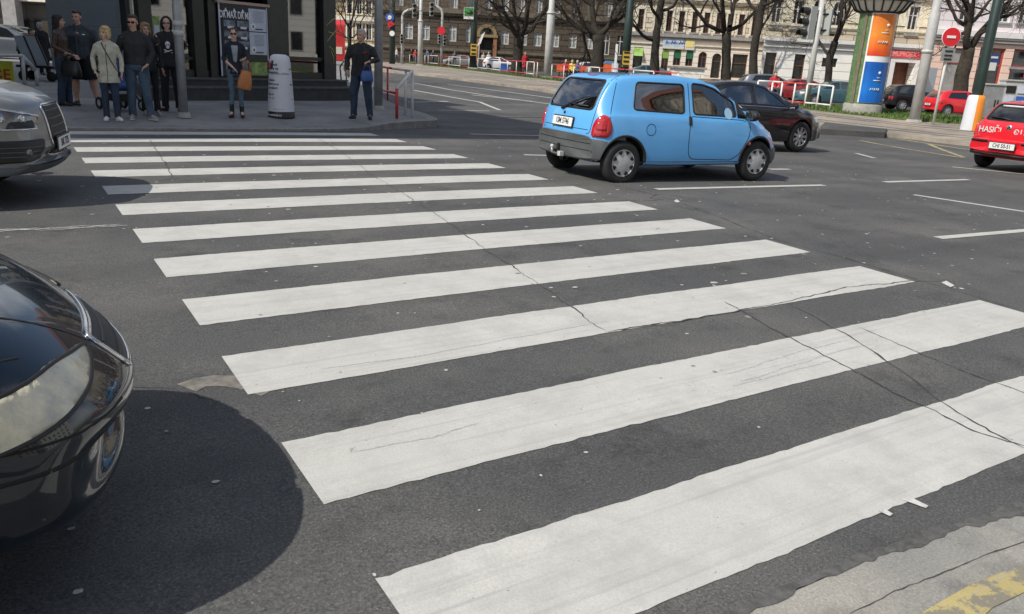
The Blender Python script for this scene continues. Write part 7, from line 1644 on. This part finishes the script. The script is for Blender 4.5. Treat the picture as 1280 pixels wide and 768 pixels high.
k = MB()
for q in (-1, 1): k.ell((.115+q*.02, -.155, 1.30+q*.008), (.022, .012, .012), 'jacket_red', 8, 6)
k.build('chest_badge', r1)
q = wpt(r1, .17, -.24, 1.07); bag('handbag', 'shiny blue bag hanging from the grey haired man\'s hand', (q.x, q.y, q.z-.12), .27, .22, .12, 'bag_blue', .13, rz=-YAW+.2)
# 2 woman with sunglasses and tan handbag
p = PV(297, 147)
r2, bv, tp, V, FN = person('woman in sunglasses, dark blazer over a pale grey top, skinny jeans and ankle boots', p, face_cam(p, .05), 1.74,
    pose(kneeL=(.085, -.02, .50), kneeR=(-.085, -.02, .50), ankL=(.09, 0, .11), ankR=(-.10, 0, .11), toeL=(.10, -.14, .03), toeR=(-.15, -.13, .03), shL=(.160, 0, 1.375), shR=(-.160, 0, 1.375), elL=(.215, .01, 1.15), wrL=(.10, -.20, 1.12), haL=(.17, -.25, 1.14), elR=(-.225, .0, 1.14), wrR=(-.06, -.19, .99), haR=(.01, -.22, .92), turn=-.1, curlL=.9, curlR=.3),
    'navy_blazer', 'jeans_mid', 'shoe_black', 'hair_brown', 'tied', .86, True, 'skin_pale', 'sun', hem=.86, sleeve=False, collar=True, inner=('tee_grey', rounded([(-.025, 1.08), (.03, 1.08), (.065, 1.40), (-.065, 1.40)], .03)), boots=True, shoe_sole=None, legw=.82)
q = wpt(r2, .20, -.22, 1.10); bag('handbag', 'tan leather shoulder bag on the arm of the woman in sunglasses', (q.x, q.y, q.z-.17), .27, .36, .13, 'bag_tan', .20, tilt=.18, rz=-YAW+.1, taper=.7)
# 3 blonde woman in beige parka
p = PV(141, 151)
r3_, bv, tp, V, FN = person('blonde woman in a pale beige parka, dark jeans and white trainers', p, face_cam(p, -.12), 1.64,
    pose(kneeL=(.09, -.02, .50), kneeR=(-.09, -.02, .50), ankL=(.095, 0, .085), ankR=(-.095, 0, .085), toeL=(.17, -.13, .03), toeR=(-.10, -.16, .03), shL=(.165, 0, 1.375), shR=(-.165, 0, 1.375), elL=(.24, .03, 1.14), wrL=(.24, -.03, .90), haL=(.23, -.07, .83), elR=(-.25, .02, 1.15), wrR=(-.215, -.10, .92), haR=(-.17, -.15, .86), turn=-.5),
    'parka_beige', 'jeans_dark', 'shoe_white', 'hair_blonde', 'bob', 1.02, True, 'skin_pale', hem=.72, zipm='leather_brown', legw=.9)
strip(bv, FN, [(-.07, 1.44), (-.02, 1.33), (.06, 1.15), (.13, 1.0), (.18, .9)], .020, 'leather_brown', 'bag_strap', r3_)
for s_ in (-1, 1): project(bv, rounded([(s_*.08-.05, .86), (s_*.08+.05, .86), (s_*.08+.05, .95), (s_*.08-.05, .95)], .01), FN, .008, 'parka_beige', 'pocket_flap', tp, .03, rim=.006)
# 4 man in black jacket and sunglasses
p = PV(176, 149.5)
r4, bv, tp, V, FN = person('man in dark sunglasses, zipped black jacket, faded jeans and grey trainers', p, face_cam(p, -.15), 1.86,
    pose(kneeL=(.13, -.03, .50), kneeR=(-.11, -.02, .50), ankL=(.17, -.01, .085), ankR=(-.12, 0, .085), toeL=(.27, -.13, .03), toeR=(-.12, -.17, .03), elL=(.27, .02, 1.13), wrL=(.19, -.11, .93), haL=(.13, -.14, .88), elR=(-.27, .01, 1.14), wrR=(-.215, -.12, .91), haR=(-.20, -.17, .84), turn=-.15, tilt=.08, curlR=1.0),
    'jacket_black', 'jeans_blue', 'shoe_grey', 'hair_brown', 'short', 1.05, glasses='sun', hem=.93, zipm='black_cloth')
# 5 man in hooded top with skull print
p = PV(216, 139.5)
r5, bv, tp, V, FN = person('man in a black hooded top with a white skull print, hand on a grey post', p, face_cam(p, -.05), 1.84,
    pose(kneeL=(.11, -.02, .50), ankL=(.12, 0, .085), ankR=(-.12, 0, .085), toeR=(-.24, -.12, .03), toeL=(.14, -.16, .03), elL=(.30, -.05, 1.20), wrL=(.27, -.22, 1.32), haL=(.24, -.28, 1.40), elR=(-.25, .03, 1.13), wrR=(-.25, -.05, .88), haR=(-.24, -.09, .80), curlL=.9),
    'black_cloth', 'trousers_black', 'shoe_black', 'hair_dark', 'short', 1.0, skin='skin_pale', glasses='clear', hem=.84, hood=True, collar=True, shoe_sole=None)
n = 16; sk = [(.045*cos(2*pi*i/n), 1.245+.050*sin(2*pi*i/n)) for i in range(n)]
o = project(bv, sk, FN, .004, 'letter_white', 'skull_print', tp, .03, rim=.003); project(bv, rounded([(-.028, 1.17), (.028, 1.17), (.03, 1.215), (-.03, 1.215)], .01), FN, .004, 'letter_white', 'jaw_print', o, .03, rim=.003)
for e in (-1, 1): project(bv, [(e*.018+.013*cos(2*pi*i/10), 1.235+.013*sin(2*pi*i/10)) for i in range(10)], FN, .007, 'black_cloth', 'eye_print', o, .03, rim=.002); ribbon(bv, [(-e*.07, 1.145), (0, 1.12), (e*.07, 1.095)], FN, .017, .004, 'letter_white', 'bone_print', o)
for e in (-1, 1): strip(bv, FN, [(e*.16, 1.36), (e*.13, 1.2), (e*.125, .95)], .010, 'coat_grey', 'jacket_edge', tp, .003)
# 6 woman with long dark hair, seen from the side
p = PV(84, 132.5)
r6, bv, tp, V, FN = person('woman with long dark hair, brown jacket and flared jeans, in profile with a black bag', p, face_cam(p, 1.15), 1.76,
    pose(kneeL=(.08, -.03, .50), kneeR=(-.08, .0, .50), ankL=(.08, -.02, .085), ankR=(-.08, .06, .085), toeL=(.09, -.20, .03), toeR=(-.08, -.11, .03), shL=(.165, 0, 1.375), shR=(-.165, 0, 1.375), elR=(-.22, .03, 1.14), wrR=(-.20, -.17, 1.02), haR=(-.17, -.24, 1.0), elL=(.22, .04, 1.14), wrL=(.2, -.14, .98), haL=(.17, -.2, .95), turn=.15, curlR=1.2, gripR=True),
    'leather_brown', 'jeans_dark', 'shoe_black', 'hair_dark', 'long', 1.0, True, hem=.90, legw=1.12, shoe_sole=None)
q = wpt(r6, -.22, -.25, .98); bag('handbag', 'big black handbag held by the dark haired woman', (q.x, q.y, q.z-.10), .40, .30, .17, 'bag_black', .12, rz=-YAW)
# 7 heavy man in shorts
p = PV(107, 131)
r7, bv, tp, V, FN = person('heavily built man in a charcoal zipped jacket and black shorts with bare calves', p, face_cam(p, -.25), 1.88,
    pose(hipL=(.11, 0, .93), hipR=(-.11, 0, .93), kneeL=(.17, -.02, .50), kneeR=(-.13, -.02, .50), ankL=(.22, 0, .085), ankR=(-.14, 0, .085), toeL=(.28, -.15, .03), toeR=(-.14, -.18, .03), shL=(.215, 0, 1.385), shR=(-.215, 0, 1.385), elL=(.34, .02, 1.14), wrL=(.28, -.14, .95), haL=(.24, -.18, .89), elR=(-.33, .02, 1.14), wrR=(-.27, -.14, .95), haR=(-.23, -.2, .90), turn=-.2, tilt=.12),
    'coat_charcoal', 'shorts_black', 'shoe_black', 'hair_brown', 'short', 1.36, hem=.86, bare_calves=True, zipm='coat_grey', shoe_sole=None)
project(bv, rounded([(.10, 1.295), (.145, 1.295), (.145, 1.31), (.10, 1.31)], .004), FN, .005, 'letter_white', 'chest_mark', tp, .03, rim=.003)
# 8 person hidden behind the man in sunglasses
p = PV(190, 143.5); 
r8 = person('fair haired person in black, mostly hidden behind the man in sunglasses', p, face_cam(p, .2), 1.70,
    pose(toeL=(.12, -.18, .03)), 'black_cloth', 'trousers_black', 'shoe_grey', 'hair_fair', 'bob', .85, True, hem=.85)[0]
# pushchair between the groups
p = PV(152, 138); pc = empty('pushchair', p, face_cam(p, .5), 'dark pushchair with a blue cover behind the blonde woman', 'pushchair')
for s in (-1, 1):
    k = MB(); k.tube([(s*.24, .35, 1.0), (s*.24, .10, .55), (s*.22, -.30, .18)], .016, 'shoe_black', 8); k.tube([(s*.24, -.20, .60), (s*.23, .05, .42), (s*.24, .32, .16)], .016, 'shoe_black', 8); k.build('frame', pc)
    for y, z in ((-.32, .12), (.34, .12)):
        k = MB(); k.lathe([(.07, -.02), (.11, -.025), (.12, 0), (.11, .025), (.07, .02)], 'tyre', 20, (0, 0, 0)); o = k.build('wheel', pc); o.location = (s*.25, y, z); o.rotation_euler = (0, pi/2, 0); h = MB(); h.lathe([(.07, -.012), (.0, -.015)], 'bag_grey', 14); h.lathe([(.07, .012), (.0, .015)], 'bag_grey', 14); h.build('hub', o)
k = MB(); k.tube([(-.24, .35, 1.0), (.24, .35, 1.0)], .02, 'shoe_black', 8); k.build('handle', pc)
k = MB(); k.prism(rounded([(-.30, .42), (-.02, .36), (.20, .80), (.12, .92), (-.04, .55), (-.30, .52)], .05), -.20, .20, 'bag_blue', plane='yz'); k.build('seat', pc); k = MB(); k.ell((0, .12, .86), (.23, .26, .20), 'coat_blue', 16, 10); k.build('canopy', pc); k = MB(); k.box((0, .02, .25), (.36, .4, .14), 'bag_black'); k.build('basket', pc)
# people further away
def far_person(label, px, py, D, H, turn, top, legs, hair, style='short', pose_=None, group='people on the far side of the junction', dz=.12, **kw):
    x, z = F(px, py, D); v = RH*x+FH*D; v.z = gz(v.x, v.y)+dz
    return person(label, v, face_cam(v, turn), H, pose_ or STAND, top, legs, 'shoe_black', hair, style, kw.pop('build', 1.0), fine=False, group=group, **kw)[0]
WALK = pose(kneeL=(.10, -.20, .52), ankL=(.10, -.26, .085), toeL=(.10, -.42, .04), kneeR=(-.10, .05, .50), ankR=(-.10, .30, .14), toeR=(-.10, .18, .03), wrL=(.24, .10, .90), haL=(.24, .12, .82), wrR=(-.24, -.18, .92), haR=(-.24, -.24, .85))
far_person('person in a long dark red coat standing behind the railing', 655.5, 90, 72, 1.8, .4, 'jacket_red', 'trousers_grey', 'hair_fair', 'bob', hem=.5)
for i, (px, D, H, tp_, lg_, hr, lab) in enumerate(((495.5, 94, 1.75, 'coat_pale', 'jeans_blue', 'hair_fair', 'person in a pale jacket walking left of the far traffic light pole'), (504.5, 94, 1.72, 'coat_blue', 'jeans_dark', 'hair_brown', 'person in a blue jacket just right of the far traffic light pole'),
      (514, 96, 1.7, 'leather_brown', 'trousers_black', 'hair_dark', 'person in a dark brown coat between the traffic light and the slim mast'), (519, 95, 1.6, 'jacket_red', 'trousers_grey', 'hair_brown', 'short person in dark red beside the slim mast'),
      (534, 95, 1.75, 'coat_blue', 'trousers_black', 'hair_brown', 'person in a navy jacket directly right of the slim mast'), (541, 97, 1.7, 'coat_grey', 'jeans_dark', 'hair_dark', 'person in a grey coat right of the slim mast'), (568, 96, 1.7, 'coat_grey', 'trousers_grey', 'hair_brown', 'person in grey behind the middle of the far railing'),
      (604, 93, 1.7, 'coat_pale', 'jeans_dark', 'hair_brown', 'person in a pale top left in the institute doorway'), (610.5, 93, 1.75, 'coat_pale', 'trousers_grey', 'hair_grey', 'white haired person in a pale top right in the institute doorway'))):
    far_person(lab, px, 78, D, H, (-1.2, 1.3, .4, 0, -.9, 1.0, .3, .2, -.2)[i], tp_, lg_, hr, 'short' if i % 2 else 'bob', WALK if i % 3 == 0 else None)
SIT = pose(hipL=(.10, 0, .50), hipR=(-.10, 0, .50), waist=(0, .03, .66), chest=(0, .04, .90), neck=(0, 0, 1.07), head=(0, -.03, 1.22), shL=(.18, .02, 1.02), shR=(-.18, .02, 1.02), elL=(.24, -.05, .76), elR=(-.24, -.05, .76), wrL=(.14, -.28, .66), wrR=(-.14, -.28, .66), haL=(.08, -.33, .64), haR=(-.08, -.33, .64),
    kneeL=(.13, -.42, .50), kneeR=(-.13, -.42, .50), ankL=(.13, -.40, .085), ankR=(-.13, -.40, .085), toeL=(.14, -.56, .03), toeR=(-.14, -.56, .03))
for px, tp_, hr, lab in ((706.5, 'jacket_red', 'hair_grey', 'person in dark red sitting left on the bench behind the railing'), (714.5, 'coat_yellow', 'hair_blonde', 'blonde person in yellow sitting in the middle of the bench'), (721, 'coat_blue', 'hair_grey', 'grey haired person in navy sitting right on the bench')):
    x, z = F(px, 92, 62); v = RH*x+FH*62; v.z = gz(v.x, v.y)+.14; person(lab, v, face_cam(v, 0), 1.7, SIT, tp_, 'trousers_black', 'shoe_black', hr, 'bob', 1.0, fine=False, group='people sitting behind the railing', hem=.46)
x, z = F(714, 92, 62.2); v = RH*x+FH*62.25; bn_ = empty('park_bench', (v.x, v.y, gz(v.x, v.y)+.12), -YAW, 'wooden park bench with three people sitting on it, behind the railing', 'bench')
k = MB(); k.box((0, 0, .44), (2.2, .42, .05), 'bin_orange'); k.build('seat', bn_); k = MB(); k.box((0, .24, .72), (2.2, .05, .40), 'bin_orange'); k.build('backrest', bn_)
for s in (-1, 1): k = MB(); k.box((s*.9, .02, .21), (.08, .40, .42), 'post_green'); k.build('leg', bn_)
x, z = F(968, 104, 40); v = RH*x+FH*40; v.z = gz(v.x, v.y)+.16
person('person in a red jacket sitting on the railing left of the traffic light', v, face_cam(v, .3), 1.72, SIT, 'jacket_red', 'jeans_dark', 'shoe_black', 'hair_brown', 'short', 1.1, fine=False, hem=.46)
# upper left: white haired woman, person in green, leaning boards on a trolley
def Lp(px, D): x, z = F(px, 60, D); v = RH*x+FH*D; v.z = gz(v.x, v.y)+.13; return v
v = Lp(53, 27); person('white haired person in a long black coat behind the leaning boards, upper left', v, face_cam(v, .6), 1.66, STAND, 'black_cloth', 'trousers_black', 'shoe_black', 'hair_grey', 'bob', 1.1, fine=False, hem=.5)
v = Lp(27, 25.5); person('person in a green jacket bending beside the leaning boards, upper left', v, face_cam(v, 1.2), 1.62, pose(chest=(0, -.12, 1.24), neck=(0, -.26, 1.36), head=(0, -.36, 1.46), shL=(.18, -.22, 1.32), shR=(-.18, -.22, 1.32), elL=(.22, -.30, 1.05), elR=(-.22, -.30, 1.05), wrL=(.2, -.42, .86), wrR=(-.2, -.42, .86), haL=(.2, -.46, .8), haR=(-.2, -.46, .8)), 'coat_green', 'trousers_black', 'shoe_black', 'hair_brown', 'short', 1.1, fine=False, hem=.85)
v = Lp(48, 24.5); tc_ = empty('display_trolley', v, -YAW, 'low black trolley with wheels carrying pale leaning boards, upper left', 'trolley')
k = MB(); k.box((0, 0, .42), (1.1, .6, .07), 'shoe_black'); k.build('deck', tc_)
for a in (-.42, .42):
    for c_ in (-.22, .22): k = MB(); k.lathe([(.0, -.03), (.13, -.03), (.15, 0), (.13, .03), (0, .03)], 'tyre', 16, axis='y'); o = k.build('wheel', tc_); o.location = (a, c_, .15); k = MB(); k.tube([(a, c_, .15), (a, c_, .4)], .02, 'galv', 6); k.build('strut', tc_)
for q in (0, 1): w_ = empty('display_board', v+RH*(-.42+q*.36)+Vector((0, 0, .46)), -YAW, ('left', 'right')[q]+' one of the two pale boards leaning on the black trolley', 'board', 'pale boards on the trolley'); k = MB(); k.prism([(-.02, 0), (.28, 0), (.0, .82), (-.28, .80)], -.02, .02, 'bag_grey'); k.build('panel', w_); k = MB(); k.prism([(.28, 0), (.32, 0), (.04, .82), (.0, .82)], -.025, .025, 'shoe_black'); k.build('edge', w_)
for o in bpy.data.objects:
    if '_h' in o: del o['_h']
bpy.data.scenes.remove(SIDE_SCENE)
